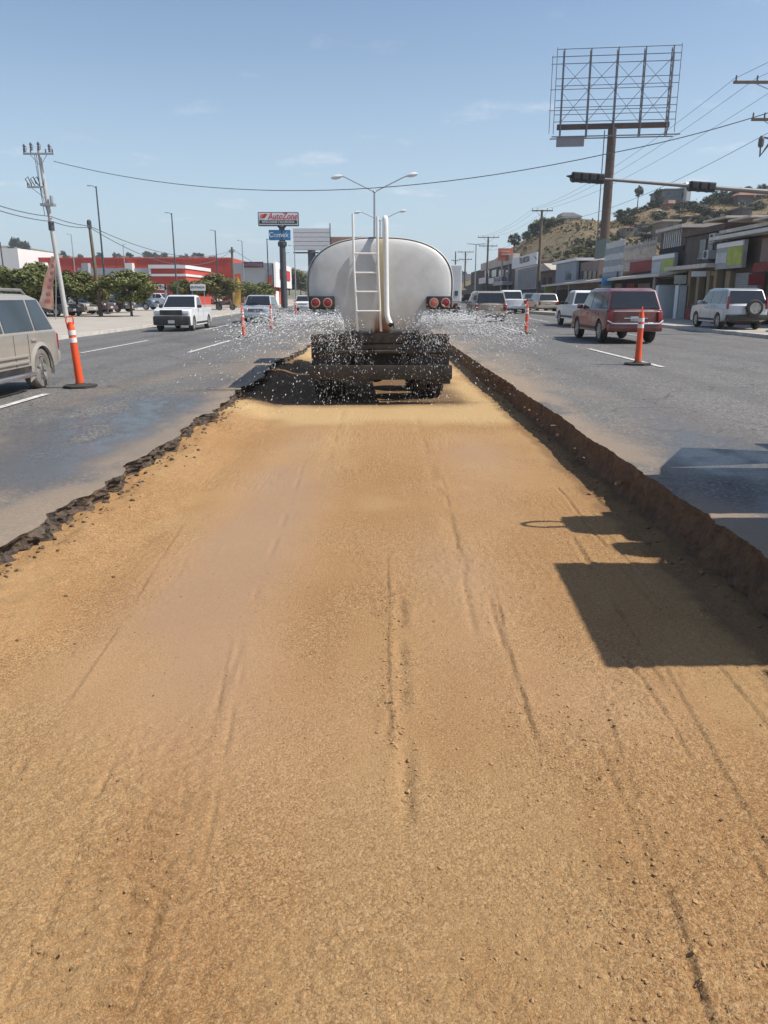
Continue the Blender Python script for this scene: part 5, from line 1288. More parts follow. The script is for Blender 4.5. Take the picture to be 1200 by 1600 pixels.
# tall shop sign
e = P(440, 352, 100); zb_ = gz(-13, 100)
t = thing('shop_sign', 'tall pole sign with white and red panel over a blue panel', 'sign', (e.x, 100, zb_))
b = MB(); hh = P(437, 352, 100).z-zb_; b.tube([(0, 0.1, 0), (0, 0.1, hh)], [0.42, 0.36], 12); b.build('pole', DARKST, t, True)
b = MB(); b.lathe([(0.5, 0), (0.55, 0.1), (0.55, 0.5), (0.4, 0.6)], 10, 'Z', (0, 0.1, P(440, 377, 100).z-zb_-0.6)); b.build('collar', DARKST, t, True); b = MB(); b.lathe([(0.3, 0), (0.55, 0.2), (0.3, 0.55)], 10, 'Z', (0, 0.1, P(440, 357, 100).z-zb_)); b.build('collar', DARKST, t, True)
k = 100/1230*1.0
def sp(px, py): v = P(px, py, 99.6); return Vector((v.x-e.x, -0.4, v.z-zb_))
a = sp(403, 353); c = sp(466, 331); ctr = (a+c)/2; sw = c.x-a.x; sh = c.z-a.z
b = MB(); b.bev((ctr.x, 0, ctr.z), (sw, 0.6, sh), 0.12); pan = b.build('sign_frame', DARKST, t)
b = MB(); b.box((ctr.x, -0.30, ctr.z), (sw-0.22, 0.04, sh-0.22)); b.build('sign_panel', SIGNW, pan)
b = MB(); b.box((ctr.x, -0.325, ctr.z-sh*0.22), (sw-0.36, 0.03, sh*0.26)); b.build('black_strip', INKB, pan)
lettering('AutoZone', 1.05, INKR, t, (ctr.x+sw*0.11, -0.345, ctr.z+sh*0.17), FACE_CAM, shear=0.25, sx=0.80)
lettering('REFACCIONES Y ACCESORIOS', 0.36, SIGNW, t, (ctr.x, -0.36, ctr.z-sh*0.22), FACE_CAM, sx=0.80)
for i in range(4):
    b = MB(); x0 = ctr.x-sw*0.44; z = ctr.z+sh*(0.06+0.075*i); L_ = 0.5+0.13*i
    b.prism([(x0+0.02*i, -0.33, z), (x0+L_, -0.33, z), (x0+L_+0.08, -0.33, z+0.09), (x0+0.02*i, -0.33, z+0.09)], (0, -0.02, 0)); b.build('emblem_stripe', INKO, pan)
b = MB(); b.prism([(ctr.x-sw*0.40, -0.335, ctr.z+sh*0.06), (ctr.x-sw*0.33, -0.335, ctr.z+sh*0.06), (ctr.x-sw*0.27, -0.335, ctr.z+sh*0.36), (ctr.x-sw*0.34, -0.335, ctr.z+sh*0.36)], (0, -0.03, 0)); b.build('emblem_stripe', INKR, pan)
a = sp(420, 375); c = sp(453, 359); ct2 = (a+c)/2
b = MB(); b.bev((ct2.x, 0, ct2.z), (c.x-a.x, 0.5, c.z-a.z), 0.05); bl = b.build('blue_panel', BLUE, t)
lettering('Comex', 0.80, SIGNW, t, (ct2.x-0.1, -0.265, ct2.z), FACE_CAM)
b = MB(); b.tube([(ct2.x+0.72, -0.27, ct2.z+0.1), (ct2.x+0.95, -0.27, ct2.z+0.42)], 0.03, 5); b.build('accent', SIGNW, bl)

# white blank billboard behind the tank
e = P(487, 396, 135); zb_ = gz(-12, 135)
t = thing('billboard', 'blank white slatted billboard on dark post left of the tank top', 'billboard', (e.x, 135, zb_))
A = P(459, 391, 135); C_ = P(515, 357, 135)
WSLAT = M('white_slat', (0.60, 0.60, 0.59), 0.6, var=0.06)
for i in range(5):
    z0 = A.z-zb_+(C_.z-A.z)*i/5; b = MB(); b.bbox((A.x-e.x, -0.3, z0+0.04), (C_.x-e.x, -0.15, z0+(C_.z-A.z)/5-0.04)); b.build('panel_board', WSLAT, t)
b = MB(); b.bbox((A.x-e.x, -0.14, A.z-zb_), (C_.x-e.x, 0.05, C_.z-zb_)); b.build('backing', GALV, t)
b = MB(); b.bbox((A.x-e.x, -0.8, A.z-zb_-0.5), (C_.x-e.x, 0.4, A.z-zb_-0.3)); b.bbox((C_.x-e.x, -0.2, A.z-zb_-0.3), (C_.x-e.x+0.15, 0.1, C_.z-zb_+0.8)); b.build('catwalk', DARKST, t)
b = MB(); b.tube([(0, 0, 0), (0, 0, A.z-zb_)], 0.65, 12); b.build('post', DARKST, t, True)
# distant blocks left
def block(name, label, px0, px1, ptop, Y, mat, depth=12, wins=0, cat='building', roof=None, group=None, base=None):
    a = P(px0, ptop, Y); c = P(px1, ptop, Y); z0 = base if base is not None else 0.0
    t = thing(name, label, cat, ((a.x+c.x)/2, Y, z0), 0, group); w_ = (c.x-a.x); h = a.z-z0
    b = MB(); b.bbox((-w_/2, 0, 0), (w_/2, depth, h)); b.build('wall', mat, t)
    if roof is not None: b = MB(); b.bbox((-w_/2-0.3, -0.3, h), (w_/2+0.3, depth+0.3, h+0.25)); b.build('roof', roof, t)
    for i in range(wins):
        x = -w_/2+w_*(i+0.5)/wins; b = MB(); b.bbox((x-w_*0.16/wins*2, -0.05, h*0.35), (x+w_*0.16/wins*2, 0.05, h*0.75)); b.build('window', WGLASS, t)
    return t
block('white_building', 'plain white block building at the left picture edge behind the trees', -25, 27, 388, 128, WHITEW, 15, 0)
block('white_building', 'low cream building right of the white block', 27, 40, 402, 132, CREAM, 10, 0)

# flags
CLOTHP = M('flag_cloth', (0.56, 0.29, 0.19), 0.85, var=0.15, scale=2, dirt=(0.60, 0.48, 0.44), dirt_amt=0.8, dirt_scale=1.2)
CLOTHY = M('flag_cloth_yellow', (0.55, 0.36, 0.08), 0.85, var=0.25, scale=1.5, dirt=(0.5, 0.16, 0.05), dirt_amt=0.5, dirt_scale=0.8)
def feather(label, pts, Y, mat, pole):
    a0 = P(*pole[0], Y); z0 = gz(a0.x, Y); t = thing('feather_flag', label, 'flag', (a0.x, Y, z0)); b = MB()
    pl_ = [P(px, py, Y)-Vector((a0.x, Y, z0)) for px, py in pole]; pl_[0].z = 0; b.tube([(p_.x, 0.05, p_.z) for p_ in pl_], 0.03, 6); b.build('pole', GALV, t, True)
    n = 14; L_, R_ = pts; vs = []
    def interp(seq, f):
        s = f*(len(seq)-1); i = min(int(s), len(seq)-2); u = s-i; return (seq[i][0]*(1-u)+seq[i+1][0]*u, seq[i][1]*(1-u)+seq[i+1][1]*u)
    for sgn in (0, 1):
        for i in range(n+1):
            l = interp(L_, i/n); r_ = interp(R_, i/n)
            for k_ in range(7):
                u = k_/6; v = P(l[0]*(1-u)+r_[0]*u, l[1]*(1-u)+r_[1]*u, Y)-Vector((a0.x, Y, z0)); vs.append((v.x, 0.10*math.sin(u*5+i*0.7)+sgn*0.02, v.z))
    fs = []; m_ = (n+1)*7
    for i in range(n):
        for k_ in range(6):
            f = (i*7+k_, i*7+k_+1, (i+1)*7+k_+1, (i+1)*7+k_); fs.append(f); fs.append(tuple(x+m_ for x in reversed(f)))
    b = MB(); b.add(vs, fs); c_ = b.build('cloth', mat, t, True); return t, c_
ff, cl = feather('faded orange feather flag hanging beside the leaning power pole', ([(80, 400), (70, 435), (59, 478)], [(88, 402), (84, 440), (83, 485)]), 53.5, CLOTHP, [(86, 492), (87, 450), (86, 400)])
MARK = M('flag_marks', (0.34, 0.13, 0.11), 0.8, var=0.3)
for i in range(6):
    a = P(82-i*1.7, 416+i*11, 53.3); b = MB(); b.bev((a.x-ff.location.x, -0.16, a.z-ff.location.z), (0.16+0.04*i, 0.03, 0.24), 0.01); b.build('flag_letter', MARK, ff)
feather('yellow feather flag before the corner of the grey store', ([(367, 434), (364, 450), (364, 478)], [(372, 432), (377, 446), (376, 478)]), 92, CLOTHY, [(364, 482), (364, 450), (367, 432)])
e = G(169, 487.5); t = thing('wooden_board', 'brown board leaning by the wooden pole at the lot edge', 'board', (e.x, e.y, gz(e.x, e.y)))
b = MB()
for i in range(4): b = MB(); b.box((-0.36+0.24*i, 0, 0.42), (0.22, 0.05, 0.85)); b.build('plank', M('brown_plank', (0.20, 0.13, 0.07), 0.9, var=0.3), t)
b = MB(); b.box((0, 0.05, 0.2), (0.95, 0.05, 0.1)); b.box((0, 0.05, 0.65), (0.95, 0.05, 0.1)); b.build('batten', WOODP, t)
e = P(352, 470, 80); t = thing('motorcycle', 'dark motorcycle standing at the lot edge by the yellow flag', 'motorcycle', (e.x, 80, gz(e.x, 80)+0.02), 0.5)
b = MB(); b.tube([(-0.6, 0, 0.6), (0, 0, 0.75), (0.5, 0, 0.95)], [0.12, 0.18, 0.08], 8); b.build('frame', BLACK, t, True)
b = MB(); b.bev((-0.35, 0, 0.85), (0.7, 0.25, 0.12), 0.04); b.build('seat', BLACK, t)
b = MB(); b.tube([(0.45, -0.35, 1.1), (0.5, 0, 1.05), (0.45, 0.35, 1.1)], 0.02, 6); b.tube([(0.5, 0, 1.05), (0.72, 0, 0.32)], 0.035, 6); b.build('handlebar', CHROME, t)
for y in (-0.65, 0.72): add_wheel(t, 0, 0, 0.32, 0.12, 'steel', RUBBER, 1).location = (y, 0, 0.32)
for ch in t.children:
    if ch.name.startswith('wheel'): ch.rotation_euler = (0, 0, math.pi/2)

# ------------------------------------------------------------------ hills
def hill_mat(name, c1, c2): return M(name, c1, 0.95, var=0.3, scale=0.05, bump=0.6, bscale=0.5, dirt=c2, dirt_amt=0.8, dirt_scale=0.045)
HILL = hill_mat('dry_grass_hill', (0.19, 0.138, 0.068), (0.10, 0.084, 0.042)); HILLF = hill_mat('far_scrub_hill', (0.16, 0.15, 0.10), (0.09, 0.095, 0.06))
def hill(name, ridge, Yr, Yf, Yb, mat, nx=120, amp=1.2, power=0.8):
    xs_ = [P(px, py, Yr).x for px, py in ridge]; zs_ = [P(px, py, Yr).z for px, py in ridge]
    xg = np.linspace(xs_[0], xs_[-1], nx); yg = np.concatenate([np.linspace(Yf, Yr, 40), np.linspace(Yr, Yb, 14)[1:]])
    XX, YY = np.meshgrid(xg, yg); R_ = np.interp(XX, xs_, zs_)
    prof = np.where(YY <= Yr, np.clip((YY-Yf)/(Yr-Yf), 0, 1)**power, 1-0.7*((YY-Yr)/(Yb-Yr))**2)
    ZZ = R_*prof + amp*(fbm(XX*0.07, YY*0.07, 4, 200)-0.5)*2*np.sin(np.clip(prof, 0, 1)*math.pi)
    o = npmesh(name, np.stack([XX, YY, ZZ], -1).reshape(-1, 3), gridfaces(len(yg), nx), mat, True); tag(o, kind='structure')
    def H(x, y):
        i = int(np.clip(np.searchsorted(yg, y), 0, len(yg)-1)); j = int(np.clip(np.searchsorted(xg, x), 0, nx-1)); return float(ZZ[i, j])
    return H
HR = hill('hill', [(690, 452), (740, 436), (770, 420), (800, 395), (825, 375), (850, 358), (870, 347), (905, 344), (935, 346), (960, 349), (985, 334), (1010, 324), (1050, 318), (1090, 318), (1120, 316), (1145, 304), (1200, 298), (1300, 280), (1500, 250)], 185, 92, 300, HILL, 160, 1.6)
HL = hill('far_hill', [(-300, 372), (-100, 378), (0, 384), (25, 384), (60, 396), (100, 403), (160, 404), (240, 400), (300, 401), (360, 409), (440, 418), (480, 424), (560, 436), (650, 440), (720, 432), (760, 440)], 420, 240, 700, HILLF, 120, 2.5)
def hill_tree(label, px, py, Y, hpx, rpx, leaf, seed, kind='round', H=None, trunk=0.2, group=None, name='tree', n=1500):
    q = P(px, py, Y); h = hpx*Y/1230
    tree(label, (q.x, q.y, q.z-0.3), h, rpx*Y/1230, h*trunk, leaf, kind, seed, n, 0.11, group, name)
RT = 'trees along the crest of the right hill'
hill_tree('lone dark tree at the left foot of the hill crest', 803, 393, 184, 29, 10, LEAFD, 21, 'round', trunk=0.3, group=RT)
for i, (px, py, hp_, rp) in enumerate(((824, 380, 20, 9), (834, 374, 26, 11), (846, 366, 26, 12), (857, 360, 22, 10), (866, 353, 14, 9), (876, 350, 10, 8), (838, 384, 16, 10), (852, 374, 18, 10))):
    hill_tree('dark tree in the clump left of the hilltop house', px, py, 184-i*0.7, hp_, rp, LEAFD if i % 2 else LEAF, 22+i % 3, 'round', group=RT)
hill_tree('lone slender tree standing free on the skyline right of the billboard pole', 996, 322, 184, 30, 7.5, LEAFD, 25, 'round', trunk=0.5, group=RT)
for i, (px, py, hp_, rp) in enumerate(((985, 342, 18, 12), (1000, 340, 18, 13), (1018, 333, 20, 12), (1027, 328, 30, 10), (1008, 350, 18, 14), (972, 348, 12, 10), (1118, 318, 20, 11), (1130, 316, 18, 10), (1150, 306, 14, 9), (1170, 304, 14, 8), (1192, 303, 16, 10), (1165, 318, 22, 18), (1190, 322, 24, 18), (1145, 330, 20, 16))):
    hill_tree('scrubby tree among the houses on the right hilltop', px, py, 184-i*0.6, hp_, rp, LEAFD, 22+i % 4, 'tall' if i in (3,) else 'round', trunk=0.1, group=RT)
BG = 'bushes on the right hillside'
for i, (px, py, hp_, rp) in enumerate(((905, 392, 12, 12), (925, 386, 14, 12), (940, 380, 14, 10), (915, 402, 12, 14), (890, 398, 10, 12), (932, 398, 14, 14), (955, 374, 12, 12), (975, 366, 10, 12), (1010, 372, 10, 14), (1040, 362, 10, 14), (880, 412, 8, 10), (905, 378, 8, 10), (868, 400, 8, 8))):
    q = P(px, py, 150-(py-370)*0.6); hz = HR(q.x, q.y)
    # drop onto the slope along the line of sight
    d = ray(px, py); best = None
    for Yt in np.arange(100, 185, 1.0):
        p_ = _C + d*(Yt/d.y)
        if p_.z < HR(p_.x, p_.y): best = p_; break
    p_ = best or P(px, py, 170); h = hp_*p_.y/1230
    tree('low bush on the grassy slope of the right hill', (p_.x, p_.y, p_.z-0.4), h, rp*p_.y/1230, 0.1, LEAFD if i % 3 else LEAFY, 'round', 22+i % 4, 1200, 0.11, BG, 'bush', cat='bush')
# scrub and dry grass tufts over the whole slope: nobody could count them
def scrub(name, label, n, mat, f, size, zoff, seed):
    g = np.random.default_rng(seed); out = []
    while len(out) < n:
        x = g.uniform(22, 150); y = g.uniform(96, 186)
        z = HR(x, y)
        if z < 1.5 or g.random() > f(x, y): continue
        out.append((x, y, z))
    P0 = np.array(out); k = 5
    pos = np.repeat(P0, k, 0)+g.normal(0, 1, (n*k, 3))*np.array([size*0.9, size*0.9, size*0.35])+np.array([0, 0, zoff])
    m_ = len(pos); a = g.normal(0, 1, (m_, 3)); a /= np.linalg.norm(a, axis=1)[:, None]; c = np.cross(a, g.normal(0, 1, (m_, 3))); c /= np.linalg.norm(c, axis=1)[:, None]
    s_ = (size*g.uniform(0.3, 0.8, m_))[:, None]
    q = np.stack([pos-a*s_, pos-c*s_*0.6, pos+a*s_, pos+c*s_*0.6], 1).reshape(-1, 3)
    o = npmesh(name, q, np.arange(4*m_).reshape(-1, 4), mat, False); tag(o, label, 'scrub', kind='stuff')
clump = lambda sd, sc, lo, hi: (lambda x, y: float(sstep(lo, hi, fbm(np.array(x*sc), np.array(y*sc), 3, sd))))
right_more = lambda x, y: 1.0 if x > 62 else 0.35
scrub('hillside_scrub', 'dark scrub covering the slope of the right hill', 7500, leafmat('scrub', (0.075, 0.070, 0.034)), (lambda x, y: clump(301, 0.06, 0.42, 0.62)(x, y)*(0.10+0.90*float(sstep(48, 85, np.array(x))))), 0.62, 0.25, 5)
scrub('hillside_grass', 'dry yellow grass tufts on the slope of the right hill', 16000, leafmat('dry', (0.235, 0.17, 0.078)), clump(302, 0.12, 0.30, 0.6), 0.20, 0.05, 6)
# houses on the right hill
TILE = M('roof_tile', (0.20, 0.10, 0.07), 0.85, var=0.25); SLATE = M('dark_roof', (0.10, 0.10, 0.105), 0.8, var=0.2)
def house(label, px0, px1, ptop, pbot, Y, mat, roofm, gable=0.0, depth=8, wins=2, group='houses on the right hill', name='house'):
    a = P(px0, pbot, Y); c = P(px1, ptop, Y); t = thing(name, label, 'house', ((a.x+c.x)/2, Y, a.z-1.0), 0, group); w_ = c.x-a.x; h = c.z-a.z+1.0
    b = MB(); b.bbox((-w_/2, 0, -1.5), (w_/2, depth, h)); b.build('wall', mat, t)
    b = MB()
    if gable: b.prism([(-w_/2-0.3, -0.4, h), (w_/2+0.3, -0.4, h), (w_/2*0.55, -0.4+depth*0.4, h+gable), (-w_/2*0.55, -0.4+depth*0.4, h+gable)], (0, depth*0.6, 0))
    else: b.bbox((-w_/2-0.25, -0.3, h), (w_/2+0.25, depth+0.3, h+0.3))
    b.build('roof', roofm, t)
    for i in range(wins):
        x = -w_/2+w_*(i+0.5)/wins; b = MB(); b.bbox((x-w_*0.12, -0.06, h*0.45+0.4), (x+w_*0.12, 0.04, h*0.85)); b.build('window', WGLASS, t)
    return t
house('pale house with dark hipped roof on the top of the grassy hill', 878, 908, 338, 347, 190, CREAM, SLATE, 1.2, 10, 4)
house('pale retaining wall house below the hilltop house', 868, 925, 347, 352, 187, M('pale_retaining', (0.42, 0.38, 0.31), 0.9, var=0.15), M('pale_retaining_top', (0.40, 0.36, 0.30), 0.9), 0, 3, 0)
house('grey flat-roofed house on the hilltop left of the white gable', 1038, 1076, 297, 316, 188, M('grey_house', (0.20, 0.20, 0.21), 0.9, var=0.15), SLATE, 0, 10, 3)
house('narrow bright white gabled house on the hilltop by the signal arm', 1072, 1081, 289, 314, 186, WHITEW, WHITEW, 0.8, 6, 0)
house('orange-brown brick house below the grey hilltop house', 1044, 1062, 318, 336, 176, M('brick_house', (0.34, 0.15, 0.09), 0.9, var=0.2), TILE, 0.9, 6, 1)
house('small pale hut left of the orange-brown house', 1027, 1043, 330, 341, 176, CREAM, GREYW, 0.5, 5, 0)
house('dark brown house at the right end of the hilltop', 1150, 1215, 305, 340, 172, M('brown_house', (0.16, 0.11, 0.085), 0.9, var=0.2), TILE, 1.0, 9, 4)
house('pale shack with thin roof on the slope above the slatted fence', 1035, 1062, 346, 358, 140, M('shack', (0.22, 0.18, 0.14), 0.9, var=0.2), M('pale_tin', (0.50, 0.44, 0.36), 0.7, var=0.2), 0, 6, 1)
for i, (a_, c_, p0, p1, Yv, mt_) in enumerate(((1090, 1104, 322, 331, 168, 0), (1112, 1124, 330, 338, 160, 1), (1006, 1020, 352, 360, 150, 2), (1072, 1086, 338, 346, 158, 3), (1160, 1176, 326, 336, 150, 1), (978, 990, 356, 363, 150, 0), (1186, 1200, 338, 347, 140, 2))):
    house('small plain house on the slope of the right hill', a_, c_, p0, p1, Yv, [M('slope_house_a', (0.30, 0.25, 0.20), 0.9, var=0.2), M('slope_house_b', (0.17, 0.12, 0.10), 0.9, var=0.2), CREAM, M('slope_house_c', (0.22, 0.20, 0.19), 0.9, var=0.2)][mt_], TILE if i % 2 else SLATE, 0.4*(i % 2), 6, 2)
for i, (px, py, hp_, rp) in enumerate(((968, 340, 14, 12), (985, 352, 16, 14), (1030, 345, 16, 14), (1062, 332, 18, 12), (1080, 328, 16, 13), (1098, 336, 16, 14), (1110, 322, 18, 11), (1135, 322, 18, 13), (1060, 350, 14, 14), (1092, 350, 14, 16), (1125, 342, 16, 14), (1182, 332, 18, 14), (1010, 362, 12, 12))):
    Yv = 178-(py-320)*1.0; hill_tree('scrubby tree between houses on the slope of the right hill', px, py, Yv, hp_, rp, LEAFD, 22+i % 4, 'round', trunk=0.1, group=RT)
# houses and trees of the far left hill
random.seed(21)
FARH = 'small houses on the far left hill'; FART = 'trees on the far left hill'
cols = [WHITEW, CREAM, M('far_pink', (0.45, 0.30, 0.24), 0.9), GREYW]
for i in range(26):
    px = random.uniform(30, 345) if i < 20 else random.uniform(448, 478); Yv = random.uniform(330, 415)
    py = np.interp(px, [30, 60, 100, 240, 300, 360, 448, 480], [392, 398, 404, 402, 403, 409, 420, 428]) + random.uniform(1, 8)
    house('tiny pale house on the far left hill', px, px+random.uniform(4, 9), py-random.uniform(3, 5), py, Yv, random.choice(cols), random.choice([TILE, GREYW, SLATE]), 0, 8, 1, FARH)
for i in range(44):
    px = random.uniform(18, 50) if i < 9 else (random.uniform(50, 340) if i < 32 else random.uniform(445, 480) if i < 39 else random.uniform(705, 730)); 
    py = np.interp(px, [0, 25, 60, 100, 240, 300, 360, 448, 480, 705, 730], [386, 386, 398, 405, 402, 403, 410, 428, 438, 436, 434])+random.uniform(0, 4)
    hill_tree('tiny dark tree on the far hill skyline', px, py, 410, random.uniform(6, 13) if i > 9 else random.uniform(10, 18), random.uniform(4, 7), LEAFD, 22+i % 4, 'round', trunk=0.1, group=FART, n=600)
for i, px in enumerate((452, 462, 470, 478)):
    hill_tree('leafy tree at the road bend left of the tanker', px, 458, 200, 40-4*i, 16, LEAF if i % 2 else LEAFD, 22+i, 'round', trunk=0.15, group='trees at the road bend', n=1500)

# ------------------------------------------------------------------ shops along the right side
XF = 19.5
def Yp(px, X=XF): return F(px, 464, X).y
def Zp(px, py, X=XF): return F(px, py, X).z
def fbox(parent, name, mat, px0, py0, px1, py1, depth=0.25, out=0.0, X=XF, tilt=0.0):
    # px0 < px1: far edge to near edge; heights are taken at each edge's middle
    y0, y1 = Yp(px1, X), Yp(px0, X); pm = (px0+px1)/2; z1 = Zp(pm, py0, X); z0 = Zp(pm, py1, X)
    b = MB(); b.bbox((X-out, y0, z0), (X-out+depth, y1, z1)); return b.build(name, mat, parent)
BRN = M('brown_plaster', (0.125, 0.085, 0.065), 0.9, var=0.2, scale=0.8, dirt=(0.09, 0.07, 0.06), dirt_amt=0.6, dirt_scale=0.6)
WOODW = M('grey_brown_boards', (0.125, 0.10, 0.085), 0.9, var=0.25, scale=2); TANW = M('tan_plaster', (0.30, 0.225, 0.14), 0.9, var=0.2, scale=0.8)
PINKW = M('pinkish_plaster', (0.24, 0.18, 0.155), 0.9, var=0.2, scale=0.8); DARKIN = M('dark_interior', (0.035, 0.028, 0.024), 0.95)
SHUT = M('roller_shutter', (0.30, 0.30, 0.31), 0.6, 0.2, var=0.15); TIN = M('corrugated_tin', (0.36, 0.38, 0.40), 0.6, 0.3, var=0.15, dirt=(0.25, 0.16, 0.1), dirt_amt=0.35, dirt_scale=1.2)
PALEB = M('pale_board_edge', (0.56, 0.49, 0.42), 0.8, var=0.2); LIME = M('sign_lime', (0.36, 0.40, 0.06), 0.6, var=0.25, scale=2); SIGNG = M('sign_grey', (0.33, 0.33, 0.33), 0.6, var=0.25, scale=1.5)
REDB = M('dull_red_band', (0.25, 0.05, 0.045), 0.85, var=0.2); SLATW = M('pale_slat', (0.50, 0.50, 0.49), 0.7, var=0.2); BLUEG = M('blue_grey_board', (0.27, 0.30, 0.33), 0.7, var=0.15, scale=0.8)
def shop(name, label, px0, px1, ptop, mat, depth=9, X=XF, storey=None):
    y0, y1 = Yp(px1, X), Yp(px0, X); t = thing(name, label, 'shop', (0, 0, 0), 0, None); z1 = Zp((px0+px1)/2, ptop, X)
    b = MB(); b.bbox((X, y0, -0.2), (X+depth, y1-0.02, z1)); b.build('wall', mat, t); return t
def corrug(parent, px0, py0, px1, py1, out, mat=SHUT, n=12, X=XF):
    y0, y1 = Yp(px1, X), Yp(px0, X); pm = (px0+px1)/2; z1, z0 = Zp(pm, py0, X), Zp(pm, py1, X)
    for i in range(n):
        b = MB(); h = (z1-z0)/n; b.bbox((X-out, y0, z0+h*i+0.006), (X-out+0.06, y1, z0+h*(i+1)-0.006)); b.build('slat', mat, parent)
def vslats(parent, px0, py0, px1, py1, out, mat, n, X=XF, jag=0.0, fill=0.6):
    y0, y1 = Yp(px1, X), Yp(px0, X); pm = (px0+px1)/2; z1, z0 = Zp(pm, py0, X), Zp(pm, py1, X); wdt = (y1-y0)/n
    for i in range(n):
        b = MB(); yy = y0+wdt*(i+0.5); b.bbox((X-out, yy-wdt*fill/2, z0+random.uniform(0, jag)), (X-out+0.04, yy+wdt*fill/2, z1-random.uniform(0, jag))); b.build('slat', mat, parent)
FRM0 = M('sign_bracket', (0.08, 0.08, 0.085), 0.6, 0.3)
# nearest building: brown with white awning
t = shop('brown_shop', 'brown two-storey shop with long pale awning at the right picture edge', 1128, 1300, 352, BRN)
fbox(t, 'roof_edge', PALEB, 1122, 346, 1300, 352, 9.3, 0.35); fbox(t, 'awning', M('awning_white', (0.62, 0.58, 0.53), 0.8, var=0.15), 1126, 358, 1300, 364, 1.0, 1.0)
fbox(t, 'upper_recess', DARKIN, 1129, 366, 1180, 376, 0.06, 0.05)
sg = fbox(t, 'sign_board', SIGNG, 1131, 379, 1174, 420, 0.2, 0.7); 
fbox(sg, 'lime_panel', LIME, 1150, 386, 1173, 415, 0.06, 0.74); fbox(sg, 'white_strip', SIGNW, 1132, 380, 1173, 387, 0.06, 0.75); fbox(sg, 'white_strip', SLATW, 1132, 396, 1149, 412, 0.05, 0.74)
fbox(t, 'beige_wall', PINKW, 1186, 366, 1300, 405, 0.3, 0.2); fbox(t, 'red_band', REDB, 1178, 406, 1300, 425, 0.3, 0.25)
fbox(t, 'shop_front_recess', DARKIN, 1140, 425, 1300, 470, 0.08, 0.03); corrug(t, 1150, 426, 1190, 470, 0.15)
fbox(t, 'pillar', TANW, 1140, 424, 1147, 480, 0.4, 0.35); fbox(t, 'pillar', BRN, 1192, 424, 1200, 500, 0.4, 0.35)
for i in range(5): fbox(t, 'roof_sheet', PALEB, 1100+i*40, 344+i*-1.0, 1136+i*40, 347+i*-1.0, 6.0, 0.55+0.03*i)
b = MB(); b.bbox((XF-2.4, Yp(1210), 0.02), (XF-0.3, Yp(1188), 0.40)); b.build('red_step', REDB, t)
# boarded building
t = shop('boarded_shop', 'grey-brown boarded upper storey over arched ground floor beside the brown shop', 1064, 1127, 366, WOODW, 9)
fbox(t, 'roof_edge', BRN, 1062, 358, 1128, 367, 9.2, 0.3)
vslats(t, 1070, 368, 1122, 412, 0.06, WOODW, 14, fill=0.92)
for a_, c_ in ((1088, 1097), (1101, 1108)):
    w_ = fbox(t, 'window', WGLASS, a_, 376, c_, 404, 0.05, 0.12); fbox(w_, 'window_frame', FRAME, a_-1, 403, c_+1, 405.5, 0.08, 0.16)
fbox(t, 'awning', PALEB, 1060, 415, 1128, 421, 1.1, 1.1)
fbox(t, 'ground_floor_recess', DARKIN, 1064, 423, 1127, 492, 0.1, 0.04)
for x in (1084, 1098, 1114, 1125): fbox(t, 'pillar', TANW, x-2.2, 422, x+2.2, 500, 0.4, 0.4)
fbox(t, 'arch_beam', TANW, 1082, 422, 1127, 432, 0.3, 0.35)
fbox(t, 'counter', M('counter', (0.25, 0.2, 0.13), 0.9), 1104, 470, 1122, 492, 0.5, 0.7)
# lime sign building
t = shop('narrow_shop', 'narrow dark shop with lime and grey sign board beside the boarded storey', 1024, 1063, 362, WOODW, 8)
vslats(t, 1030, 363, 1058, 388, 0.08, SLATW, 9, fill=0.45); fbox(t, 'dark_band', DARKIN, 1026, 388, 1062, 397, 0.2, 0.1)
fbox(t, 'roof_edge', PALEB, 1024, 357, 1064, 362, 8.2, 0.4)
sg = fbox(t, 'sign_board', SIGNG, 1027, 398, 1063, 433, 0.2, 0.6); fbox(sg, 'lime_panel', LIME, 1044, 406, 1062, 428, 0.05, 0.63); fbox(sg, 'white_strip', SIGNW, 1028, 399, 1062, 405, 0.05, 0.63); fbox(sg, 'white_strip', SLATW, 1029, 410, 1042, 427, 0.05, 0.63)
fbox(t, 'shop_front_recess', DARKIN, 1028, 436, 1063, 496, 0.1, 0.04); fbox(t, 'pillar', PINKW, 1024, 436, 1030, 496, 0.3, 0.3)
# slatted fence building
t = shop('fenced_shop', 'low brown shop with pale slatted roof fence and leaning banner boards', 934, 1023, 425, BRN, 8)
vslats(t, 974, 376, 1023, 424, 0.2, M('weathered_slat', (0.34, 0.33, 0.32), 0.8, var=0.3), 30, fill=0.30, jag=0.3)
for py in (384, 404, 420): fbox(t, 'fence_rail', GALV, 974, py, 1023, py+1.2, 0.05, 0.14)
bn = empty('banner'); bn.parent = t
for i in range(6):
    y0, y1 = Yp(970-i*0.8, XF-0.6), Yp(942-i*1.0, XF-0.6); z1 = Zp(956, 379+i*9.2, XF-0.6); z0 = Zp(956, 387.6+i*9.2, XF-0.6)
    b = MB(); b.bbox((XF-0.65+0.03*i, y0, z0), (XF-0.55+0.03*i, y1, z1)); b.build('banner_board', BLUEG if i % 2 else SLATW, bn)
b = MB(); b.bbox((XF-0.5, Yp(973), Zp(956, 434)), (XF-0.4, Yp(971), Zp(956, 378))); b.build('banner_post', SLATW, bn)
fbox(t, 'green_tarp', M('green_tarp', (0.16, 0.20, 0.17), 0.9, var=0.2), 926, 376, 943, 404, 0.3, 0.1)
fbox(t, 'red_ledge', REDB, 985, 408, 1023, 425, 0.3, 0.25)
fbox(t, 'shop_front_recess', DARKIN, 936, 437, 1020, 480, 0.1, 0.04)
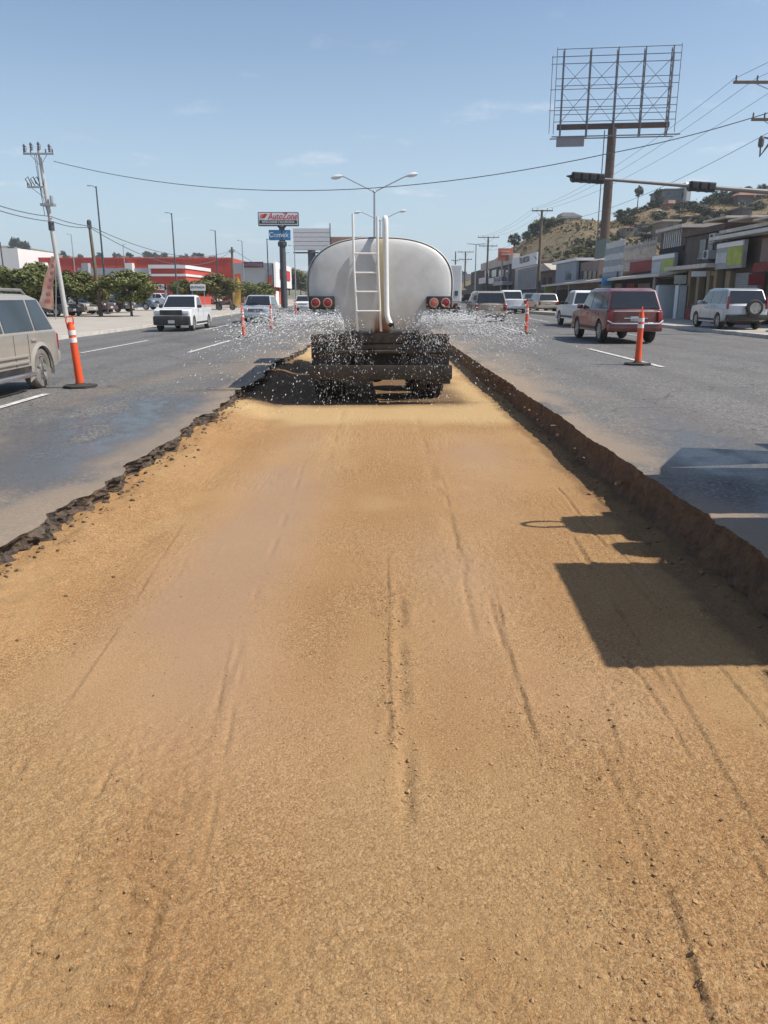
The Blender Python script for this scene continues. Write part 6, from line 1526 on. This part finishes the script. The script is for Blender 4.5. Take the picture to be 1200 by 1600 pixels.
for a_, c_, mt_ in ((937, 955, BLUEG), (962, 972, PINKW), (980, 992, REDB), (998, 1016, PINKW)): fbox(t, 'shop_door', mt_, a_, 443, c_, 490, 0.12, 0.12)
# long canopy in front
cn_ = thing('shop_canopy', 'long thin pale canopy running along the shops above the red car', 'canopy', (0, 0, 0))
zA = Zp(850, 448, 17.6); zC = Zp(1024, 432, 17.6)
b = MB(); y0, y1 = Yp(1026, 17.6), Yp(845, 17.6); b.prism([(17.6, y0, zC), (19.4, y0, zC+0.25), (19.4, y1, zA+0.25), (17.6, y1, zA)], (0, 0, 0.16)); b.build('roof_sheet', PALEB, cn_)
for f_ in (0.03, 0.35, 0.67, 0.97):
    y = y0+(y1-y0)*f_; b = MB(); b.tube([(17.75, y, 0.1), (17.75, y, zC+(zA-zC)*f_)], 0.05, 8); b.build('post', GALV, cn_, True)
# middle shops
t = shop('grey_sign_shop', 'low shop with blue-grey sign wall and script lettering', 868, 933, 412, PINKW, 9)
fbox(t, 'sign_wall', BLUEG, 872, 411, 904, 443, 0.25, 0.4); fbox(t, 'white_roof_strip', SIGNW, 868, 407, 906, 411, 3, 0.6)
fbox(t, 'dark_opening', DARKIN, 870, 452, 930, 484, 0.1, 0.05)
for x in (905, 912, 919, 926): fbox(t, 'window', WGLASS, x, 424, x+4, 436, 0.08, 0.08)
e = F(888, 431, XF-0.42); lettering('Lulus', 1.15, INKB, t, (XF-0.45, e.y, e.z), FACE_ROAD, shear=0.25)
fbox(t, 'pipe_rail', PALEB, 906, 437, 925, 439, 0.1, 0.5)
t = shop('gabled_shop', 'small brown shop with pale eaves behind the tall wooden pole', 843, 867, 424, BRN, 8)
y0, y1 = Yp(868), Yp(842); zt = Zp(855, 424); b = MB(); b.prism([(XF-0.6, y0, zt), (XF-0.6, y1, zt), (XF-0.6, (y0+y1)/2, Zp(855, 412))], (8.5, 0, 0)); b.build('roof', M('pale_roof', (0.42, 0.36, 0.31), 0.85, var=0.2), t)
for x in (847, 856): fbox(t, 'window', DARKIN, x, 434, x+5, 446, 0.1, 0.06)
fbox(t, 'dark_opening', DARKIN, 845, 454, 866, 482, 0.1, 0.06)
t = shop('tin_shop', 'grey corrugated tin shop with white name board on top', 803, 842, 417, TIN, 9)
vslats(t, 808, 418, 840, 450, 0.08, TIN, 16, fill=0.55); sg = fbox(t, 'name_board', SIGNW, 803, 400, 842, 417, 0.3, 0.5)
e = F(819, 406.5, XF-0.55); lettering('TELAROSA', 1.0, INKB, t, (XF-0.56, e.y, e.z), FACE_ROAD, sx=1.5)
b = MB(); e = F(836, 402.5, XF-0.55); b.prism([(XF-0.55, e.y-1.6, e.z-0.3), (XF-0.55, e.y+1.2, e.z+0.3), (XF-0.55, e.y-0.2, e.z-0.1)], (-0.03, 0, 0)); b.build('bird_mark', INKB, t)
fbox(t, 'dark_opening', DARKIN, 805, 452, 842, 476, 0.1, 0.1)
t = shop('two_storey_shop', 'two-storey brown shop with cream top wall and white signs', 735, 802, 417, BRN, 12)
fbox(t, 'cream_parapet', CREAM, 752, 405, 802, 418, 1.0, 0.3); 
for x in (757, 768, 779, 790): fbox(t, 'window', WGLASS, x, 422, x+7, 433, 0.1, 0.1)
for a_, c_ in ((753, 767), (769, 785)): fbox(t, 'white_sign', SIGNW, a_, 434, c_, 443, 0.3, 0.7)
e = F(778, 438.5, XF-0.75); lettering('TELNOR', 1.1, INKB, t, (XF-0.76, e.y, e.z), FACE_ROAD, sx=2.4)
fbox(t, 'dark_opening', DARKIN, 738, 447, 800, 470, 0.1, 0.1); fbox(t, 'awning', GALV, 784, 440, 800, 446, 1.5, 1.5)
# far shops down the road
block('far_building', 'grey low building at the far end of the right shops', 728, 742, 428, 190, GREYW, 12, 1, base=1.0)
block('far_building', 'pale far building with white top left of the two-storey shop', 722, 733, 433, 230, CREAM, 12, 1, base=1.0)
# rooftop and street clutter
for label, px, py0, py1, X_, mt_ in (('narrow hanging red sign on the brown shop wall', 1182, 428, 446, XF-0.8, REDB), ('small hanging white sign before the arched ground floor', 1092, 424, 432, XF-1.3, SIGNW), ('small blue hanging sign on the fenced shop', 948, 434, 446, XF-1.9, BLUE), ('hanging yellow sign before the gabled shop', 858, 448, 458, XF-1.0, LIME)):
    v = F(px, (py0+py1)/2, X_); hgt = abs(F(px, py0, X_).z-F(px, py1, X_).z)
    t = thing('hanging_sign', label, 'sign', (v.x, v.y, v.z), 0, 'hanging signs along the right shops'); b = MB(); b.box((0, 0, 0), (0.8, 0.08, hgt)); b.build('panel', mt_, t); b = MB(); b.tube([(-0.4, 0, hgt/2+0.05), (1.2, 0, hgt/2+0.05)], 0.025, 6); b.build('bracket', FRM0, t)
for label, px, py, X_ in (('grey air-conditioner on the boarded storey wall', 1118, 398, XF), ('grey air-conditioner beside the lime sign of the brown shop', 1128, 372, XF), ('grey air-conditioner on the two-storey shop wall', 796, 428, XF)):
    v = F(px, py, X_); t = thing('air_conditioner', label, 'air conditioner', (v.x-0.35, v.y, v.z)); b = MB(); b.bev((0, 0, 0), (0.5, 0.75, 0.5), 0.03); b.build('casing', SLATW, t); b = MB(); b.lathe([(0.2, 0.0), (0.2, 0.02), (0.0, 0.02)], 14, 'X', (-0.275, 0, 0)); b.build('fan_grille', BLACK, t); b = MB(); b.box((0.2, 0, -0.32), (0.6, 0.7, 0.06)); b.build('shelf', FRM0, t)
for i, (px, X_) in enumerate(((1100, XF-0.5), (1172, XF-0.4), (1010, XF-0.7), (960, XF-0.7))):
    v = F(px, 480, X_); zb0 = 0.12
    t = thing('merchandise_rack', ('low crate rack under the arched ground floor', 'low crate rack before the roller shutter', 'low crate rack before the red shop door', 'low crate rack by the blue-grey shop door')[i], 'rack', (v.x-0.4, v.y, zb0))
    for k_ in range(3):
        b = MB(); b.bev((0, -0.8+0.8*k_, 0.35+0.12*((k_+i) % 2)), (0.5, 0.7, 0.7+0.24*((k_+i) % 2)), 0.02); b.build('crate', (TANW, WOODW, REDB, BLUEG)[(i+k_) % 4], t)
# orange billboard
e = P(790, 408, 120); t = thing('billboard', 'orange billboard on two posts above the two-storey shop', 'billboard', (e.x, 120, 0.5)); A = P(778, 407, 120); C_ = P(802, 388, 120)
b = MB(); b.bbox((A.x-e.x, -0.1, A.z-0.5), (C_.x-e.x, 0.2, C_.z-0.5)); b.build('panel', M('orange_board', (0.50, 0.13, 0.07), 0.7, var=0.12, scale=1, dirt=(0.4, 0.2, 0.15), dirt_amt=0.4), t)
for z in (0.72, 0.5): b = MB(); zz = A.z-0.5+(C_.z-A.z)*z; b.bbox((A.x-e.x+0.4, -0.14, zz-0.08), (C_.x-e.x-0.5, -0.1, zz+0.10)); b.build('print_line', M('pale_print', (0.6, 0.35, 0.28), 0.7), t)
for s in (-0.3, 0.35): b = MB(); b.tube([(s*1.6, 0.2, 0), (s*1.6, 0.2, A.z)], 0.14, 8); b.build('post', GALV, t, True)
# white panels and sign post on the pavement
e = G(1050, 495); t = thing('white_cabinet', 'large rounded white panel standing on the pavement behind the red car', 'cabinet', (19.0, 52.5, 0.12), 0)
WPAN = M('white_panel', (0.62, 0.66, 0.70), 0.5, var=0.08)
b = MB(); b.bev((-0.1, -0.2, 1.05), (1.5, 0.6, 2.1), 0.18); b.build('panel', WPAN, t, True); b = MB(); b.bev((-0.95, -0.2, 0.62), (0.9, 0.5, 1.2), 0.15); b.build('low_panel', WPAN, t, True)
b = MB(); b.lathe([(0.0, -0.55), (0.07, -0.54), (0.07, -0.5)], 10, 'Y', (-0.95, 0.07, 0.75)); b.build('dark_dot', INKB, t)
t = thing('white_cabinet', 'narrow white panel just behind the small street sign', 'cabinet', (18.75, 49.6, 0.12), 0); b = MB(); b.bev((0, 0, 1.0), (0.55, 0.5, 2.0), 0.03); b.build('panel', WPAN, t)
b = MB(); b.box((0.0, 0.0, 2.02), (0.62, 0.56, 0.05)); b.build('cap', SLATW, t)
t = thing('street_sign', 'small pale square street sign on thin post before the shops', 'sign', (18.1, 48.2, 0.12), 0)
b = MB(); b.tube([(0, 0, 0), (0, 0, 2.6)], 0.045, 8); b.build('post', GALV, t, True); zs_ = F(1075, 436, 18.1).z-0.12; b = MB(); b.box((0.0, -0.06, zs_), (0.72, 0.04, 0.5)); b.build('panel', M('pale_sign', (0.48, 0.46, 0.38), 0.7, var=0.1), t)

# ------------------------------------------------------------------ big empty billboard frame
RUST = M('rusted_pole', (0.085, 0.062, 0.055), 0.8, 0.2, var=0.35, scale=0.6, dirt=(0.17, 0.095, 0.06), dirt_amt=0.6, dirt_scale=0.35)
FRM = M('frame_steel', (0.17, 0.175, 0.20), 0.6, 0.3, var=0.2)
YB2 = 84; e = P(957, 200, YB2); zg_ = 0.3
t = thing('unipole_billboard', 'tall empty billboard frame of steel trusses on a rusted single pole', 'billboard', (e.x, YB2, zg_), 0)
b = MB(); hpz = e.z-zg_; b.tube([(0, 0, 0), (0, 0, hpz*0.5), (0, 0, hpz)], [0.52, 0.46, 0.42], 16); b.build('pole', RUST, t, True)
b = MB(); b.tube([(-0.75, 0.05, 2.0), (-0.75, 0.05, hpz-0.2)], 0.05, 6); b.build('conduit', FRM, t)
SL = math.radians(-4)
fr = empty('frame', (0, 0, hpz)); fr.parent = t; fr.rotation_euler = (0, 0, math.radians(-7))
Wd = 11.7; top_ = P(957, 76, YB2).z-e.z; dep = 0.75
xs5 = np.linspace(-Wd/2+0.7, Wd/2-0.7, 5)
for x in xs5:
    b = MB()
    for y in (-0.2-dep/2, -0.2+dep/2): b.tube([(x, y, -0.9), (x, y, top_)], 0.065, 6)
    n = 12
    for i in range(n):
        z0 = -0.9+(top_+0.9)*i/n; z1 = -0.9+(top_+0.9)*(i+1)/n; ya, yb_ = (-0.2-dep/2, -0.2+dep/2) if i % 2 else (-0.2+dep/2, -0.2-dep/2)
        b.tube([(x, ya, z0), (x, yb_, z1)], 0.035, 5)
    b.build('truss', FRM, fr)
for i, z in enumerate(np.linspace(0.55, top_-0.05, 11)):
    if i in (4, 7): continue
    b = MB(); b.tube([(-Wd/2, -0.2-dep/2-0.06, z), (Wd/2, -0.2-dep/2-0.06, z)], 0.035, 5); b.build('purlin', FRM, fr)
for i, z in enumerate((1.9, 3.8, 6.1, top_-0.3)):
    b = MB(); b.tube([(-Wd/2-0.4, 0.9, z), (Wd/2-0.2, 0.9, z)], 0.035, 5); b.build('purlin', FRM, fr)
for i in range(4):
    for z0, z1 in ((0.6, top_*0.5), (top_*0.5, top_*0.86)):
        b = MB(); b.tube([(xs5[i], -0.2, z0), (xs5[i+1], -0.2, z1)], 0.03, 5); b.build('brace', FRM, fr)
        b = MB(); b.tube([(xs5[i], 0.5, z1), (xs5[i+1], 0.5, z0)], 0.022, 5); b.build('brace', FRM, fr)
for x in (-Wd/2, Wd/2): b = MB(); b.tube([(x, -0.7, -0.6), (x, -0.7, top_+0.1)], 0.04, 5); b.build('edge_post', FRM, fr)
for x in (-Wd/2-0.3, Wd/2-0.3): b = MB(); b.tube([(x, 0.9, -0.2), (x, 0.9, top_-0.2)], 0.035, 5); b.build('edge_post', FRM, fr)
b = MB(); b.bbox((-Wd/2+0.4, -0.15, -0.05), (Wd/2-0.4, 0.25, 0.42)); b.build('main_beam', RUST, fr)
b = MB(); b.bbox((-Wd/2-0.2, -1.5, -1.0), (Wd/2+0.4, -1.4, -0.9)); b.bbox((-Wd/2-0.2, 0.7, -0.8), (Wd/2+0.2, 0.8, -0.7)); b.build('catwalk_rail', FRM, fr)
b = MB(); b.bbox((-Wd/2+0.3, -1.4, -1.85), (-Wd/2+3.0, -1.2, -1.0)); b.build('name_plate', M('grey_nameplate', (0.22, 0.22, 0.24), 0.7, var=0.1), fr)

# ------------------------------------------------------------------ traffic signal arm
YT = 31.0; A = P(890, 276, YT); B = P(1200, 300, YT+0.3)
d = (B-A)/(B.x-A.x); px_ = 15.6
t = thing('traffic_signal', 'traffic signal mast arm with two dark signal heads seen from behind', 'traffic signal', (px_, YT, 0.12))
end = A+d*(px_-A.x)
loc = lambda v: (v.x-px_, v.y-YT, v.z-0.12)
b = MB(); b.tube([loc(A+d*0.1), loc(A+d*4), loc(end)], [0.045, 0.065, 0.10], 10); b.build('mast_arm', M('arm_grey', (0.16, 0.15, 0.15), 0.6, 0.3), t, True)
b = MB(); b.tube([(0, 0, 0), (0, 0, end.z+0.4)], [0.16, 0.12], 12); b.build('pole', GALV, t, True)
b = MB(); b.box((0, 0, 0.03), (0.5, 0.5, 0.06)); b.build('base_plate', GALV, t)
SIGB = M('signal_black', (0.03, 0.03, 0.032), 0.6, var=0.25)
def head(px0, px1, n):
    a = A+d*((P(px0, 280, YT).x)-A.x); c = A+d*((P(px1, 285, YT).x)-A.x); h = empty('signal_head', loc((a+c)/2)); h.parent = t
    L_ = (c-a).length; h.rotation_euler = (0, math.atan2(-(c.z-a.z), c.x-a.x), 0)
    b = MB(); b.bev((0, -0.02, 0), (L_, 0.22, 0.34), 0.03); b.build('housing', SIGB, h)
    for i in range(n):
        x = -L_/2+L_*(i+0.5)/n
        b = MB(); b.lathe([(0.0, 0.10), (0.14, 0.11), (0.15, 0.32), (0.135, 0.32), (0.13, 0.14)], 14, 'Y', (x, 0, 0)); b.build('visor', SIGB, h, True)
        b = MB(); b.bev((x, -0.15, 0.02), (L_/n*0.72, 0.06, 0.24), 0.03); b.build('back_cover', SIGB, h)
head(893, 944, 4); head(1081, 1121, 3)
b = MB(); q = A; b.tube([loc(A+Vector((-0.12, 0, 0.02))), loc(A+Vector((0.15, 0, 0)))], [0.02, 0.09], 8); b.build('arm_tip', SIGB, t)

# ------------------------------------------------------------------ right power poles and lines
R0 = P(1242, 130, 40)
crossarm_pole('power_pole', 'tall power pole at the right picture edge, crossarm showing', (R0.x, 40, 0.12), R0.z+0.5, 0, [(R0.z-0.12, 2.2, -0.75), (R0.z-1.7, 1.2, -0.7)], WOODP, 0.17)
rp = [o for o in SC.objects if o.get('label', '').startswith('tall power pole at the right')][0]
for dz_ in (-2.6,):
    b = MB(); b.tube([(-0.5, -0.15, R0.z+dz_), (-1.35, -0.15, R0.z+dz_+0.15), (-1.3, -0.15, R0.z+dz_-0.7), (-0.9, -0.15, R0.z+dz_-0.1)], 0.06, 6); b.lathe([(0.1, 0), (0.14, 0.1), (0.14, 0.35), (0.06, 0.5)], 8, 'Z', (-1.32, -0.15, R0.z+dz_-0.3)); b.build('fuse_cutout', INSUL, rp)
RPOL = []
for label, px, py, X_, arms in (('wooden power pole in front of the tin shop', 847, 328, 17.8, [(-0.1, 1.15, 0)]),
                               ('wooden power pole with two crossarms before the two-storey shop', 763, 370, 17.4, [(-0.1, 1.7, 0), (-1.4, 1.5, 0)]),
                               ('farther power pole with crossarms left of the two-storey shop', 727.5, 393, 17.2, [(-0.1, 1.6, 0), (-1.5, 1.3, 0)]),
                               ('farthest thin power pole with upright arms at the road bend', 712, 393, 17.0, [(-1.9, 0.9, 0)])):
    v = F(px, py, X_); z0 = gz(X_, v.y); h = v.z-z0
    crossarm_pole('power_pole', label, (v.x, v.y, z0), h, 0, [(h+a_, c_, o_) for a_, c_, o_ in arms], WOODP, 0.20, 'power poles along the right shops'); RPOL.append(v)
v = F(744, 382, 15.2); z0 = gz(15.2, v.y); h = v.z-z0
t = thing('street_lamp', 'pale street lamp pole with double arm left of the two-crossarm power pole', 'street lamp', (v.x, v.y, z0)); b = MB(); b.tube([(0, 0, 0), (0, 0, h)], [0.12, 0.08], 8); b.build('pole', GALV, t, True)
b = MB(); b.tube([(-1.0, 0, h+0.1), (0, 0, h), (1.2, 0, h+0.1)], 0.06, 6); b.build('arm', GALV, t, True); b = MB(); b.bev((-1.2, 0, h+0.12), (0.6, 0.25, 0.14), 0.04); b.bev((1.4, 0, h+0.12), (0.6, 0.25, 0.14), 0.04); b.build('lamp_head', LAMPW, t)
v = F(953, 470, 17.0)
for k, (x0, x1) in enumerate(((-2.85, -1.0), (-1.85, -0.4), (-0.2, 0.6))):
    a = Vector((R0.x+x0, 40, R0.z+0.2)); c = Vector((RPOL[0].x+x1, RPOL[0].y, RPOL[0].z+0.15)); d2 = Vector((RPOL[1].x+x1*1.4, RPOL[1].y, RPOL[1].z+0.1))
    wire(('outer', 'middle', 'inner')[k]+' power line running from the right edge pole along the shops', [Vector((R0.x+x0+0.5, 5, R0.z+0.6)), a, c, d2], [0.6, 0.8, 0.6], 0.010, group='power lines along the right shops')
wire('thick bundle cable below the right power lines', [Vector((R0.x, 40, R0.z-1.6)), Vector((RPOL[0].x, RPOL[0].y, RPOL[0].z-1.4)), Vector((RPOL[1].x, RPOL[1].y, RPOL[1].z-2.0))], [1.0, 0.8], 0.014, group='power lines along the right shops')

# ------------------------------------------------------------------ thin sea haze
hb = MB(); hb.bbox((-900, -60, -4), (900, 1500, 75))
hm = bpy.data.materials.new('haze_air'); hm.use_nodes = True; ht = hm.node_tree; ht.nodes.clear()
ho = ht.nodes.new('ShaderNodeOutputMaterial'); hv = ht.nodes.new('ShaderNodeVolumePrincipled')
hv.inputs['Color'].default_value = (0.80, 0.88, 0.97, 1); hv.inputs['Density'].default_value = 0.0004; hv.inputs['Anisotropy'].default_value = 0.2
ht.links.new(hv.outputs[0], ho.inputs['Volume'])
hz_o = hb.build('haze', hm); tag(hz_o, kind='stuff')

# ------------------------------------------------------------------ lettering becomes mesh
dg = bpy.context.evaluated_depsgraph_get(); dg.update()
for o in [o for o in SC.objects if o.type == 'FONT']:
    me = bpy.data.meshes.new_from_object(o.evaluated_get(dg))
    n = bpy.data.objects.new(o.name, me); COL.objects.link(n); n.parent = o.parent; n.location = o.location; n.rotation_euler = o.rotation_euler; n.scale = o.scale
    if not me.materials: me.materials.append(o.data.materials[0])
    nm = o.name; bpy.data.objects.remove(o); n.name = nm

# ------------------------------------------------------------------ look-alikes told apart by their order in the picture
ORD = ['leftmost', 'second', 'third', 'fourth', 'fifth', 'sixth', 'seventh', 'eighth', 'ninth', 'tenth', 'eleventh', 'twelfth', 'thirteenth', 'fourteenth', 'fifteenth', 'sixteenth', 'seventeenth', 'eighteenth', 'nineteenth']
TENS = {20: 'twenty', 30: 'thirty', 40: 'forty'}; TENTH = {20: 'twentieth', 30: 'thirtieth', 40: 'fortieth'}
UNIT = ['', 'first', 'second', 'third', 'fourth', 'fifth', 'sixth', 'seventh', 'eighth', 'ninth']
def ordinal(i):                                   # i counts from 1
    if i == 1: return 'leftmost'
    if i <= 19: return ORD[i-1]+' from left'
    return (TENTH[i] if i % 10 == 0 else TENS[i//10*10]+'-'+UNIT[i % 10])+' from left'
fam = {}
for o in SC.objects:
    if o.parent is None and o.get('label'): fam.setdefault(o['label'], []).append(o)
for lab, os_ in fam.items():
    if len(os_) < 2: continue
    os_.sort(key=lambda o: o.location.x/o.location.y)
    for i, o in enumerate(os_): o['label'] = lab+', '+ordinal(i+1)
